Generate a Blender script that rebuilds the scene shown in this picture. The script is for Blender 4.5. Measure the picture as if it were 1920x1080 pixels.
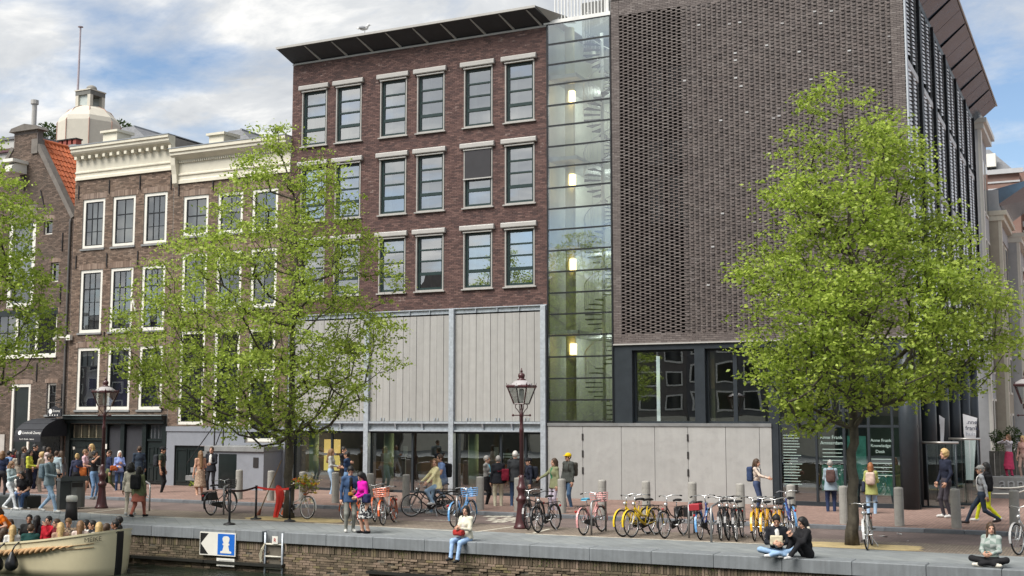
import bpy, math, random
import numpy as np
from mathutils import Vector, Matrix
for o in list(bpy.data.objects): bpy.data.objects.remove(o)
SC = bpy.context.scene
COL = SC.collection
R = math.radians

# ---------------------------------------------------------------- camera
# solved from the photograph: facade lines run along X (vanishing left), facade plane Y = 0, street Z = 0
F, PX, PY = 2272.0, 960.0, 540.0
YAW, PITCH, EYE = R(26.1), math.atan(240 / 2272), 2.95
FW = np.array([-math.sin(YAW) * math.cos(PITCH), math.cos(YAW) * math.cos(PITCH), math.sin(PITCH)])
RT = np.array([math.cos(YAW), math.sin(YAW), 0.0])
UP = np.cross(RT, FW)
CAMP = np.array([0.0, -40.69, EYE])
cam = bpy.data.cameras.new('camera')
camo = bpy.data.objects.new('camera', cam); COL.objects.link(camo)
camo.location = CAMP
camo.rotation_euler = (math.pi / 2 + PITCH, 0, YAW)
cam.sensor_width = 36.0
cam.lens = F / 1920 * 36.0
cam.clip_start = 0.3
cam.clip_end = 3000
SC.camera = camo

# ---------------------------------------------------------------- sky: nishita with broken cloud
SUN_EL, SUN_AZ = R(52), R(205)          # azimuth of the sun measured from +Y towards +X: behind and left of the camera
w = bpy.data.worlds.new('World'); SC.world = w; w.use_nodes = True
nt = w.node_tree; nt.nodes.clear()
def wn(t, **k):
    n = nt.nodes.new(t)
    for a, b in k.items(): setattr(n, a, b)
    return n
def wl(a, b): nt.links.new(a, b)
sky = wn('ShaderNodeTexSky', sky_type='NISHITA', sun_disc=False, sun_elevation=SUN_EL, sun_rotation=SUN_AZ, air_density=1.0, dust_density=0.6, ozone_density=1.6)
gain = wn('ShaderNodeVectorMath', operation='SCALE'); gain.inputs['Scale'].default_value = 0.078
wl(sky.outputs[0], gain.inputs[0])
tc = wn('ShaderNodeTexCoord')
sep = wn('ShaderNodeSeparateXYZ'); wl(tc.outputs['Generated'], sep.inputs[0])
def wm(op, a, b=None):
    n = wn('ShaderNodeMath', operation=op)
    for i, v in enumerate((a, b)):
        if v is None: continue
        if isinstance(v, (int, float)): n.inputs[i].default_value = v
        else: wl(v, n.inputs[i])
    return n.outputs[0]
zz = wm('ADD', wm('MAXIMUM', sep.outputs[2], 0.0), 0.22)
cmb = wn('ShaderNodeCombineXYZ')
wl(wm('DIVIDE', sep.outputs[0], zz), cmb.inputs[0]); wl(wm('DIVIDE', sep.outputs[1], zz), cmb.inputs[1])
mp = wn('ShaderNodeMapping'); wl(cmb.outputs[0], mp.inputs[0])
mp.inputs['Location'].default_value = (0.35, 6.27, 1.3)
mp.inputs['Rotation'].default_value = (0, 0, R(26))
mp.inputs['Scale'].default_value = (0.85, 1.25, 1.0)
def wnoise(scale, det, rough, dist=0.0):
    n = wn('ShaderNodeTexNoise'); wl(mp.outputs[0], n.inputs['Vector'])
    n.inputs['Scale'].default_value = scale; n.inputs['Detail'].default_value = det
    n.inputs['Roughness'].default_value = rough; n.inputs['Distortion'].default_value = dist
    return n.outputs[0]
def wramp(fac, stops):
    r = wn('ShaderNodeValToRGB'); wl(fac, r.inputs[0]); e = r.color_ramp.elements
    while len(e) < len(stops): e.new(0.5)
    for q, (p, c) in zip(e, stops): q.position = p; q.color = c if len(c) == 4 else (*c, 1)
    return r.outputs[0]
cover = wramp(wnoise(2.0, 9, 0.58, 0.25), [(0.35, (0, 0, 0)), (0.53, (1, 1, 1))])
shade = wramp(wnoise(4.4, 8, 0.6, 0.4), [(0.33, (0.31, 0.325, 0.345)), (0.5, (0.39, 0.40, 0.41)), (0.64, (0.55, 0.545, 0.53))])
mix = wn('ShaderNodeMix', data_type='RGBA')
wl(cover, mix.inputs['Factor']); wl(gain.outputs[0], mix.inputs['A']); wl(shade, mix.inputs['B'])
bg = wn('ShaderNodeBackground'); bg.inputs['Strength'].default_value = 1.0
# the sky texture is scaled by 0.078 before the clouds are mixed over it, so the background itself stays at 1
wl(mix.outputs['Result'], bg.inputs['Color'])
out = wn('ShaderNodeOutputWorld'); wl(bg.outputs[0], out.inputs[0])

# ---------------------------------------------------------------- sun: bright through thin cloud, soft shadows
sl = bpy.data.lights.new('sun', 'SUN'); sl.energy = 3.0; sl.angle = R(38); sl.color = (1.0, 0.955, 0.89)
so = bpy.data.objects.new('sun', sl); COL.objects.link(so)
sd = Vector((math.sin(SUN_AZ) * math.cos(SUN_EL), math.cos(SUN_AZ) * math.cos(SUN_EL), math.sin(SUN_EL)))
so.rotation_euler = sd.to_track_quat('Z', 'Y').to_euler(); so.location = (-60, -60, 60)
SC.view_settings.view_transform = 'Standard'; SC.view_settings.look = 'None'
SC.view_settings.exposure = 1.0; SC.view_settings.gamma = 1.0; SC.view_settings.use_curve_mapping = False
SC.cycles.max_bounces = 6; SC.cycles.diffuse_bounces = 2; SC.cycles.glossy_bounces = 3
SC.cycles.transmission_bounces = 4; SC.cycles.transparent_max_bounces = 10
SC.cycles.caustics_reflective = False; SC.cycles.caustics_refractive = False

# ---------------------------------------------------------------- pixel -> place (pixels of the 1920x1080 photograph)
def ray(x, y): return FW + RT * (x - PX) / F - UP * (y - PY) / F
def onz(x, y, z=0.0):
    r = ray(x, y); return CAMP + r * ((z - CAMP[2]) / r[2])
def ony(x, y, Y=0.0):
    r = ray(x, y); return CAMP + r * ((Y - CAMP[1]) / r[1])
def onx(x, y, X=0.0):
    r = ray(x, y); return CAMP + r * ((X - CAMP[0]) / r[0])
def project(p):
    d = np.asarray(p, float) - CAMP; z = d @ FW
    return PX + F * (d @ RT) / z, PY - F * (d @ UP) / z
def height_at(p, y):
    a, b = -2.0, 60.0
    for _ in range(50):
        m = (a + b) / 2
        if project((p[0], p[1], m))[1] > y: a = m
        else: b = m
    return a
def view_dir(p):
    v = np.array([p[0] - CAMP[0], p[1] - CAMP[1]]); v /= np.linalg.norm(v)
    return v, np.array([v[1], -v[0]])          # away from the camera, to the right
def facing(p, deg):
    """rotation about Z so that local +Y looks: 0 to the camera, 90 to the right of the view, 180 away"""
    v, r = view_dir(p); a = R(deg)
    d = -v * math.cos(a) + r * math.sin(a)
    return math.atan2(-d[0], d[1])

# ---------------------------------------------------------------- scene helpers
def tag(o, label=None, cat=None, group=None, kind=None):
    if label: o['label'] = label
    if cat: o['category'] = cat
    if group: o['group'] = group
    if kind: o['kind'] = kind
    return o
def empty(name, loc=(0, 0, 0), rz=0.0):
    o = bpy.data.objects.new(name, None); o.empty_display_size = 0.1
    o.location = loc; o.rotation_euler = (0, 0, rz); COL.objects.link(o); return o
def thing(name, label, cat, loc=(0, 0, 0), rz=0.0, group=None):
    return tag(empty(name, loc, rz), label, cat, group)
def link(name, me, parent=None, loc=(0, 0, 0)):
    o = bpy.data.objects.new(name, me); COL.objects.link(o); o.location = loc
    if parent is not None: o.parent = parent
    return o
def children(o): return [c for c in bpy.data.objects if c.parent == o]
def copy_tree(o, parent=None):
    c = o.copy(); COL.objects.link(c); c.parent = parent
    for ch in o.children: copy_tree(ch, c)
    return c

class MB:
    """collects shapes; build() links them as one mesh object"""
    def __init__(s, org=(0, 0, 0)):
        s.v = []; s.f = []; s.m = []; s.org = org; s.mi = 0
    def add(s, vs, fs):
        n = len(s.v); s.v += [tuple(p) for p in vs]
        for f in fs: s.f.append(tuple(i + n for i in f)); s.m.append(s.mi)
        return s
    def box(s, x0, x1, y0, y1, z0, z1):
        return s.add([(x0, y0, z0), (x1, y0, z0), (x1, y1, z0), (x0, y1, z0), (x0, y0, z1), (x1, y0, z1), (x1, y1, z1), (x0, y1, z1)],
                     [(0, 3, 2, 1), (4, 5, 6, 7), (0, 1, 5, 4), (1, 2, 6, 5), (2, 3, 7, 6), (3, 0, 4, 7)])
    def bbox(s, x0, x1, y0, y1, z0, z1, b=0.01):
        """box with chamfered vertical and top edges"""
        vs = []
        for z, i in ((z0, 0), (z1 - b, 0), (z1, b)):
            for (x, y, sx, sy) in ((x0, y0, 1, 1), (x1, y0, -1, 1), (x1, y1, -1, -1), (x0, y1, 1, -1)):
                vs.append((x + sx * i, y + sy * i, z))
        fs = [(0, 3, 2, 1), (8, 9, 10, 11)]
        for l in (0, 4):
            for k in range(4): fs.append((l + k, l + (k + 1) % 4, l + 4 + (k + 1) % 4, l + 4 + k))
        return s.add(vs, fs)
    def quad(s, a, b, c, d): return s.add([a, b, c, d], [(0, 1, 2, 3)])
    def frame(s, p0, p1):
        a = Vector(p1) - Vector(p0); a.normalize()
        u = a.orthogonal().normalized(); return a, u, a.cross(u)
    def tube(s, p0, p1, r0, r1=None, n=8, cap=True):
        return s.path([p0, p1], [r0, r0 if r1 is None else r1], n, cap)
    def path(s, pts, rad, n=8, cap=True, closed=False):
        pts = [Vector(p) for p in pts]; m = len(pts)
        if not hasattr(rad, '__len__'): rad = [rad] * m
        vs = []; u = None
        for i, p in enumerate(pts):
            if closed: t = pts[(i + 1) % m] - pts[i - 1]
            else: t = pts[min(i + 1, m - 1)] - pts[max(i - 1, 0)]
            t = t.normalized() if t.length > 1e-9 else Vector((0, 0, 1))
            if u is None: u = t.orthogonal().normalized()
            else:
                u = u - t * u.dot(t); u = u.normalized() if u.length > 1e-6 else t.orthogonal().normalized()
            b = t.cross(u)
            for k in range(n):
                a = 2 * math.pi * k / n
                vs.append(p + (u * math.cos(a) + b * math.sin(a)) * rad[i])
        fs = []
        for i in range(m if closed else m - 1):
            j = (i + 1) % m
            for k in range(n):
                fs.append((i * n + k, i * n + (k + 1) % n, j * n + (k + 1) % n, j * n + k))
        if cap and not closed:
            fs.append(tuple(range(n - 1, -1, -1))); fs.append(tuple((m - 1) * n + k for k in range(n)))
        return s.add(vs, fs)
    def lathe(s, prof, c=(0, 0, 0), n=16, cap=True):
        vs = []; fs = []
        for r, z in prof:
            for k in range(n):
                a = 2 * math.pi * k / n
                vs.append((c[0] + r * math.cos(a), c[1] + r * math.sin(a), c[2] + z))
        for i in range(len(prof) - 1):
            for k in range(n):
                fs.append((i * n + k, i * n + (k + 1) % n, (i + 1) * n + (k + 1) % n, (i + 1) * n + k))
        if cap:
            fs.append(tuple(range(n - 1, -1, -1))); fs.append(tuple((len(prof) - 1) * n + k for k in range(n)))
        return s.add(vs, fs)
    def prism(s, poly, axis, a0, a1):
        """poly of 2-D points extruded along axis ('x': poly is (y,z); 'y': (x,z); 'z': (x,y))"""
        def P(p, a): return {'x': (a, p[0], p[1]), 'y': (p[0], a, p[1]), 'z': (p[0], p[1], a)}[axis]
        n = len(poly); vs = [P(p, a0) for p in poly] + [P(p, a1) for p in poly]
        fs = [tuple(range(n)), tuple(range(2 * n - 1, n - 1, -1))]
        for k in range(n): fs.append((k, n + k, n + (k + 1) % n, (k + 1) % n))
        return s.add(vs, fs)
    def ball(s, c, r, n=10, m=7, sc=(1, 1, 1)):
        prof = []
        vs = []; fs = []
        for i in range(m + 1):
            t = math.pi * i / m
            for k in range(n):
                a = 2 * math.pi * k / n
                vs.append((c[0] + r * sc[0] * math.sin(t) * math.cos(a), c[1] + r * sc[1] * math.sin(t) * math.sin(a), c[2] - r * sc[2] * math.cos(t)))
        for i in range(m):
            for k in range(n): fs.append((i * n + k, i * n + (k + 1) % n, (i + 1) * n + (k + 1) % n, (i + 1) * n + k))
        return s.add(vs, fs)
    def mesh(s, name, mats, smooth=False):
        me = bpy.data.meshes.new(name)
        o = s.org
        me.from_pydata([(p[0] - o[0], p[1] - o[1], p[2] - o[2]) for p in s.v], [], s.f)
        for m in (mats if isinstance(mats, (list, tuple)) else [mats]): me.materials.append(m)
        if any(s.m): me.polygons.foreach_set('material_index', s.m)
        if smooth: me.polygons.foreach_set('use_smooth', [True] * len(s.f))
        me.update(); return me
    def build(s, name, mats, parent=None, smooth=False):
        return link(name, s.mesh(name, mats, smooth), parent)

# ---------------------------------------------------------------- materials
MATS = {}
def nodes(name):
    m = bpy.data.materials.new(name); m.use_nodes = True
    t = m.node_tree; b = t.nodes['Principled BSDF']
    return m, t, b
def _c(c): return (c[0], c[1], c[2], 1.0)
def pm(name, c, rough=0.6, metal=0.0, var=0.12, scale=3.0, bump=0.0, bscale=60.0, spec=0.4, island=0.0, streak=0.0, coat=0.0, emit=0.0, dirt=0.0):
    """painted/plain surface: base colour with blotchy variation, optional relief, per-piece variation and vertical streaks"""
    if name in MATS: return MATS[name]
    m, t, b = nodes(name); N = t.nodes; L = t.links
    co = N.new('ShaderNodeTexCoord')
    n1 = N.new('ShaderNodeTexNoise'); L.new(co.outputs['Object'], n1.inputs['Vector'])
    n1.inputs['Scale'].default_value = scale; n1.inputs['Detail'].default_value = 6; n1.inputs['Roughness'].default_value = 0.65
    mr = N.new('ShaderNodeMapRange'); L.new(n1.outputs[0], mr.inputs[0])
    mr.inputs[1].default_value = 0.3; mr.inputs[2].default_value = 0.7; mr.inputs[3].default_value = 1 - var; mr.inputs[4].default_value = 1 + var
    fac = mr.outputs[0]
    def mul(a, b_):
        q = N.new('ShaderNodeMath'); q.operation = 'MULTIPLY'; L.new(a, q.inputs[0]); L.new(b_, q.inputs[1]); return q.outputs[0]
    if island:
        ge = N.new('ShaderNodeNewGeometry'); oi = N.new('ShaderNodeObjectInfo')
        ad = N.new('ShaderNodeMath'); ad.operation = 'ADD'; L.new(ge.outputs['Random Per Island'], ad.inputs[0]); L.new(oi.outputs['Random'], ad.inputs[1])
        fr = N.new('ShaderNodeMath'); fr.operation = 'FRACT'; L.new(ad.outputs[0], fr.inputs[0])
        m2 = N.new('ShaderNodeMapRange'); L.new(fr.outputs[0], m2.inputs[0]); m2.inputs[3].default_value = 1 - island; m2.inputs[4].default_value = 1 + island
        fac = mul(fac, m2.outputs[0])
    if streak:
        mpn = N.new('ShaderNodeMapping'); L.new(co.outputs['Object'], mpn.inputs[0]); mpn.inputs['Scale'].default_value = (3.0, 3.0, 0.12)
        n3 = N.new('ShaderNodeTexNoise'); L.new(mpn.outputs[0], n3.inputs['Vector']); n3.inputs['Scale'].default_value = 3; n3.inputs['Detail'].default_value = 5
        m3 = N.new('ShaderNodeMapRange'); L.new(n3.outputs[0], m3.inputs[0]); m3.inputs[1].default_value = .35; m3.inputs[2].default_value = .65
        m3.inputs[3].default_value = 1 - streak; m3.inputs[4].default_value = 1 + streak * .5
        fac = mul(fac, m3.outputs[0])
    vm = N.new('ShaderNodeVectorMath'); vm.operation = 'SCALE'; vm.inputs[0].default_value = c[:3]; L.new(fac, vm.inputs['Scale'])
    colr = vm.outputs[0]
    if dirt:
        n4 = N.new('ShaderNodeTexNoise'); L.new(co.outputs['Object'], n4.inputs['Vector']); n4.inputs['Scale'].default_value = 1.3; n4.inputs['Detail'].default_value = 9; n4.inputs['Roughness'].default_value = .75
        m4 = N.new('ShaderNodeMapRange'); L.new(n4.outputs[0], m4.inputs[0]); m4.inputs[1].default_value = .52; m4.inputs[2].default_value = .72; m4.inputs[4].default_value = dirt
        mx = N.new('ShaderNodeMix'); mx.data_type = 'RGBA'; L.new(m4.outputs[0], mx.inputs['Factor']); L.new(colr, mx.inputs['A']); mx.inputs['B'].default_value = (.055, .05, .038, 1)
        colr = mx.outputs['Result']
    L.new(colr, b.inputs['Base Color'])
    b.inputs['Roughness'].default_value = rough; b.inputs['Metallic'].default_value = metal
    b.inputs['Specular IOR Level'].default_value = spec; b.inputs['Coat Weight'].default_value = coat
    if bump:
        n2 = N.new('ShaderNodeTexNoise'); L.new(co.outputs['Object'], n2.inputs['Vector']); n2.inputs['Scale'].default_value = bscale; n2.inputs['Detail'].default_value = 4
        bp = N.new('ShaderNodeBump'); L.new(n2.outputs[0], bp.inputs['Height']); bp.inputs['Strength'].default_value = bump; bp.inputs['Distance'].default_value = 0.01
        L.new(bp.outputs[0], b.inputs['Normal'])
    if emit:
        b.inputs['Emission Color'].default_value = _c(c); b.inputs['Emission Strength'].default_value = emit
    MATS[name] = m; return m

def brickmat(name, stops, stain=0.25, stain_col=(.35, .32, .3), light=0.0, rough=0.85):
    """per-brick colour from a ramp, large soft stains and lime bloom over the wall"""
    m, t, b = nodes(name); N = t.nodes; L = t.links
    ge = N.new('ShaderNodeNewGeometry'); oi = N.new('ShaderNodeObjectInfo')
    ad = N.new('ShaderNodeMath'); ad.operation = 'ADD'; L.new(ge.outputs['Random Per Island'], ad.inputs[0]); L.new(oi.outputs['Random'], ad.inputs[1])
    fr = N.new('ShaderNodeMath'); fr.operation = 'FRACT'; L.new(ad.outputs[0], fr.inputs[0])
    rp = N.new('ShaderNodeValToRGB'); L.new(fr.outputs[0], rp.inputs[0]); e = rp.color_ramp.elements
    while len(e) < len(stops): e.new(.5)
    for q, (p, c) in zip(e, stops): q.position = p; q.color = _c(c)
    n1 = N.new('ShaderNodeTexNoise'); L.new(ge.outputs['Position'], n1.inputs['Vector']); n1.inputs['Scale'].default_value = .55; n1.inputs['Detail'].default_value = 8; n1.inputs['Roughness'].default_value = .7
    r1 = N.new('ShaderNodeMapRange'); L.new(n1.outputs[0], r1.inputs[0]); r1.inputs[1].default_value = .45; r1.inputs[2].default_value = .68; r1.inputs[4].default_value = stain
    mx = N.new('ShaderNodeMix'); mx.data_type = 'RGBA'; L.new(r1.outputs[0], mx.inputs['Factor']); L.new(rp.outputs[0], mx.inputs['A']); mx.inputs['B'].default_value = _c(stain_col)
    res = mx.outputs['Result']
    if light:
        n2 = N.new('ShaderNodeTexNoise'); L.new(ge.outputs['Position'], n2.inputs['Vector']); n2.inputs['Scale'].default_value = .9; n2.inputs['Detail'].default_value = 10; n2.inputs['Roughness'].default_value = .8
        r2 = N.new('ShaderNodeMapRange'); L.new(n2.outputs[0], r2.inputs[0]); r2.inputs[1].default_value = .56; r2.inputs[2].default_value = .72; r2.inputs[4].default_value = light
        m2 = N.new('ShaderNodeMath'); m2.operation = 'MULTIPLY'; L.new(r2.outputs[0], m2.inputs[0])
        gt = N.new('ShaderNodeMath'); gt.operation = 'GREATER_THAN'; gt.inputs[1].default_value = .72; L.new(fr.outputs[0], gt.inputs[0]); L.new(gt.outputs[0], m2.inputs[1])
        m5 = N.new('ShaderNodeMix'); m5.data_type = 'RGBA'; L.new(m2.outputs[0], m5.inputs['Factor']); L.new(res, m5.inputs['A']); m5.inputs['B'].default_value = (.5, .46, .42, 1)
        res = m5.outputs['Result']
    L.new(res, b.inputs['Base Color']); b.inputs['Roughness'].default_value = rough; b.inputs['Specular IOR Level'].default_value = .3
    n3 = N.new('ShaderNodeTexNoise'); L.new(ge.outputs['Position'], n3.inputs['Vector']); n3.inputs['Scale'].default_value = 90
    bp = N.new('ShaderNodeBump'); L.new(n3.outputs[0], bp.inputs['Height']); bp.inputs['Strength'].default_value = .35; bp.inputs['Distance'].default_value = .006; L.new(bp.outputs[0], b.inputs['Normal'])
    MATS[name] = m; return m

def glassmat(name, tint=(.8, .9, .88), refl=0.12, edge=0.75, rough=0.0, wave=0.0):
    """window glass: tinted see-through with a mirror layer that strengthens at grazing angles; wave bends the mirror image a little as real panes do"""
    m = bpy.data.materials.new(name); m.use_nodes = True; t = m.node_tree; N = t.nodes; L = t.links; N.clear()
    tr = N.new('ShaderNodeBsdfTransparent'); tr.inputs[0].default_value = _c(tint)
    gl = N.new('ShaderNodeBsdfGlossy'); gl.inputs['Roughness'].default_value = rough; gl.inputs['Color'].default_value = (.95, .97, .98, 1)
    fr = N.new('ShaderNodeFresnel'); fr.inputs[0].default_value = 1.5
    mr = N.new('ShaderNodeMapRange'); L.new(fr.outputs[0], mr.inputs[0]); mr.inputs[1].default_value = .04; mr.inputs[2].default_value = .6; mr.inputs[3].default_value = refl; mr.inputs[4].default_value = edge
    if wave:
        ge = N.new('ShaderNodeNewGeometry'); n = N.new('ShaderNodeTexNoise'); L.new(ge.outputs['Position'], n.inputs['Vector']); n.inputs['Scale'].default_value = .9; n.inputs['Detail'].default_value = 1
        bp = N.new('ShaderNodeBump'); L.new(n.outputs[0], bp.inputs['Height']); bp.inputs['Strength'].default_value = 1.0; bp.inputs['Distance'].default_value = wave; L.new(bp.outputs[0], gl.inputs['Normal'])
    mx = N.new('ShaderNodeMixShader'); L.new(mr.outputs[0], mx.inputs[0]); L.new(tr.outputs[0], mx.inputs[1]); L.new(gl.outputs[0], mx.inputs[2])
    o = N.new('ShaderNodeOutputMaterial'); L.new(mx.outputs[0], o.inputs[0]); MATS[name] = m; return m

def pavemat(name, c1, c2, cm, bw, bh, rot=0.0, rough=.85, mortar=.008, offset=.5, var=.25, bump=.5):
    m, t, b = nodes(name); N = t.nodes; L = t.links
    ge = N.new('ShaderNodeNewGeometry'); mp_ = N.new('ShaderNodeMapping'); L.new(ge.outputs['Position'], mp_.inputs[0]); mp_.inputs['Rotation'].default_value = (0, 0, rot)
    br = N.new('ShaderNodeTexBrick'); L.new(mp_.outputs[0], br.inputs['Vector'])
    br.inputs['Color1'].default_value = _c(c1); br.inputs['Color2'].default_value = _c(c2); br.inputs['Mortar'].default_value = _c(cm)
    br.inputs['Scale'].default_value = 1.0; br.inputs['Brick Width'].default_value = bw; br.inputs['Row Height'].default_value = bh; br.inputs['Mortar Size'].default_value = mortar; br.offset = offset
    n1 = N.new('ShaderNodeTexNoise'); L.new(ge.outputs['Position'], n1.inputs['Vector']); n1.inputs['Scale'].default_value = .8; n1.inputs['Detail'].default_value = 9; n1.inputs['Roughness'].default_value = .72
    mr = N.new('ShaderNodeMapRange'); L.new(n1.outputs[0], mr.inputs[0]); mr.inputs[1].default_value = .3; mr.inputs[2].default_value = .7; mr.inputs[3].default_value = 1 - var; mr.inputs[4].default_value = 1 + var
    vm = N.new('ShaderNodeVectorMath'); vm.operation = 'SCALE'; L.new(br.outputs[0], vm.inputs[0]); L.new(mr.outputs[0], vm.inputs['Scale']); L.new(vm.outputs[0], b.inputs['Base Color'])
    b.inputs['Roughness'].default_value = rough; b.inputs['Specular IOR Level'].default_value = .35
    bp = N.new('ShaderNodeBump'); L.new(br.outputs[1], bp.inputs['Height']); bp.invert = True; bp.inputs['Strength'].default_value = bump; bp.inputs['Distance'].default_value = .008; L.new(bp.outputs[0], b.inputs['Normal'])
    MATS[name] = m; return m

WHITE = pm('white_paint', (.70, .685, .62), .45, var=.05, dirt=.12)
CREAM = pm('cream_paint', (.62, .585, .48), .5, var=.06, dirt=.18)
BLACKP = pm('black_green_paint', (.012, .018, .018), .3, var=.2, coat=.3)
DARKGREEN = pm('dark_green_frame', (.018, .035, .034), .35, var=.15)
ANTHRA = pm('anthracite_steel', (.03, .037, .044), .38, var=.15, metal=.2)
ALU = pm('grey_aluminium', (.38, .37, .35), .4, var=.06, dirt=.1)
GALV = pm('galvanised_steel', (.42, .46, .50), .42, metal=.35, var=.22, scale=9)
CONC = pm('concrete', (.335, .335, .325), .8, var=.10, scale=1.2, bump=.35, bscale=25, island=.04, streak=.03, dirt=.2)
STONE = pm('grey_stone', (.20, .205, .205), .75, var=.2, scale=2.5, bump=.3, bscale=30, island=.14, dirt=.2)
IRON = pm('wall_anchor_iron', (.02, .018, .018), .6)
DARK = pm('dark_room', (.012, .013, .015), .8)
G_TOWER = glassmat('window_glass_tower', (.80, .87, .86), .50, .88, wave=.0)
G_OLD = glassmat('window_glass_old', (.8, .85, .85), .26, .8, wave=.0022)
G_SHOP = glassmat('shop_glass', (.70, .82, .79), .30, .82, wave=.0018)
G_STAIR = glassmat('stair_glass', (.86, .94, .89), .27, .85, wave=.001)
G_GREEN = glassmat('green_screen_glass', (.55, .82, .76), .30, .8, wave=.002)
G_CLEAR = glassmat('clear_glass', (.86, .94, .92), .08, .6)
# ================================================================ ground, road, quay, canal
ZR = -0.10                                   # roadway and quay lie a kerb's height below the pavement
QF = float(onz(900, 1018, ZR)[1])            # front edge of the quay coping
KB = float(onz(1100, 966, 0)[1])             # kerb between pavement and roadway
LINE = float(onz(900, 996, ZR)[1])           # white line between roadway and quay slabs
CB = QF + 0.62                               # back of the coping stones
WZ = -1.17                                   # water level
rnd = random.Random(5)
M_PAVE = pavemat('pavement_clinker', (.215, .135, .11), (.275, .18, .148), (.14, .115, .10), .205, .105, rot=R(90), var=.2)
M_ROAD = pavemat('road_clinker', (.155, .115, .105), (.205, .15, .135), (.10, .09, .083), .21, .07, var=.22)
M_PARK = pavemat('parking_clinker', (.17, .135, .105), (.235, .19, .15), (.11, .10, .085), .21, .07, rot=R(90), var=.25)
M_SLAB = pavemat('quay_slabs', (.175, .19, .195), (.215, .23, .23), (.13, .138, .14), .6, .3, rot=R(45), var=.18, mortar=.006)
def sheet(name, x0, x1, y0, y1, z, m, kind='structure'):
    return tag(MB().quad((x0, y0, z), (x1, y0, z), (x1, y1, z), (x0, y1, z)).build(name, m), kind=kind)
sheet('pavement', -320, 320, KB, 420, 0.0, M_PAVE)
sheet('road', -320, 320, LINE + 2.0, KB - .17, ZR, M_ROAD)
sheet('parking_strip', -320, 320, LINE, LINE + 2.0, ZR, M_PARK)
sheet('quay_paving', -320, 320, CB, LINE, ZR, M_SLAB)
# kerb of single stones
kerb = tag(empty('kerb', (0, KB, 0)), kind='structure')
M_KERB = pm('kerb_stone', (.15, .16, .175), .8, var=.2, island=.18, bump=.2)
kme = MB().bbox(-.494, .494, -.17, .0, -.13, .004, .012).mesh('kerb_stone', M_KERB)
for i in range(48): link('kerb_stone', kme, kerb, (-42 + i * 1.0, 0, 0))
MB((0, KB, 0)).box(-320, -42.5, KB - .17, KB, -.13, .004).box(5.5, 320, KB - .17, KB, -.13, .004).build('far_kerb', M_KERB, kerb)
M_GUT = pm('gutter_dark', (.10, .09, .085), .85, var=.25)
tag(MB().quad((-45, KB - .36, ZR + .004), (8, KB - .36, ZR + .004), (8, KB - .17, ZR + .004), (-45, KB - .17, ZR + .004)).build('gutter', M_GUT), kind='structure')
# painted marks
M_PAINT = pm('road_paint', (.58, .55, .46), .75, var=.3, scale=6)
def ground_line(name, pts, wd, z=ZR + .005):
    ps = [onz(x, y, ZR) for x, y in pts]; mb = MB()
    for a, b in zip(ps, ps[1:]):
        d = b - a; d /= np.linalg.norm(d); n = np.array([-d[1], d[0], 0]) * wd / 2
        mb.quad(*[(q[0], q[1], z) for q in (a - n, b - n, b + n, a + n)])
    return tag(mb.build(name, M_PAINT), kind='structure')
ground_line('painted_line', [(240, 968.5), (520, 976)], .09)
ground_line('painted_line', [(590, 981), (890, 998)], .09)
ground_line('painted_line', [(985, 1001), (1445, 1021)], .09)
ground_line('painted_line', [(165, 962), (242, 969)], .07)
ground_line('painted_line', [(165, 962), (236, 953)], .07)
ground_line('painted_line', [(888, 998), (968, 987)], .08)
ground_line('painted_line', [(1000, 1000), (1030, 992)], .08)
mb = MB()
for i in range(9):                             # worn give-way blocks
    for j in range(4):
        if (i + j) % 2 or rnd.random() < .12: continue
        c = onz(915 + i * 6.4 + j * 3, 968.5 + j * 3.4, ZR)
        mb.quad(*[(c[0] + a, c[1] + b, ZR + .005) for a, b in ((-.1, -.2), (.1, -.2), (.1, .2), (-.1, .2))])
tag(mb.build('road_marking', M_PAINT), kind='structure')
mb = MB()
for i in range(5):
    c = onz(803 + i * 13, 975 + i * .4, ZR); mb.quad(*[(c[0] + a, c[1] + b, ZR + .005) for a, b in ((-.13, -.05), (.13, -.05), (.13, .05), (-.13, .05))])
tag(mb.build('road_marking', M_PAINT), kind='structure')
# sandy tree pits
M_SAND = pm('tree_pit_sand', (.42, .33, .17), .9, var=.25, scale=5, bump=.6, bscale=40)
def pit(cpx, cpy, hw, hd):
    c = onz(cpx, cpy, ZR); n = 26; vs = [(c[0], c[1], ZR + .006)]; r2 = random.Random(int(cpx))
    for k in range(n):
        a = 2 * math.pi * k / n; q = .92 + .16 * r2.random()
        ca, sa = math.cos(a), math.sin(a); s_ = (abs(ca) ** 4 + abs(sa) ** 4) ** -.25
        vs.append((c[0] + hw * ca * s_ * q, c[1] + hd * sa * s_ * q, ZR + .006))
    tag(MB().add(vs, [(0, k + 1, (k + 1) % n + 1) for k in range(n)]).build('tree_pit', M_SAND), kind='structure')
pit(555, 974, 1.75, 0.62); pit(1610, 1024, 1.45, 0.62)
# litter-free far surfaces
sheet('far_bank_paving', -320, 320, -400, -38.6, ZR, M_SLAB)
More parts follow.
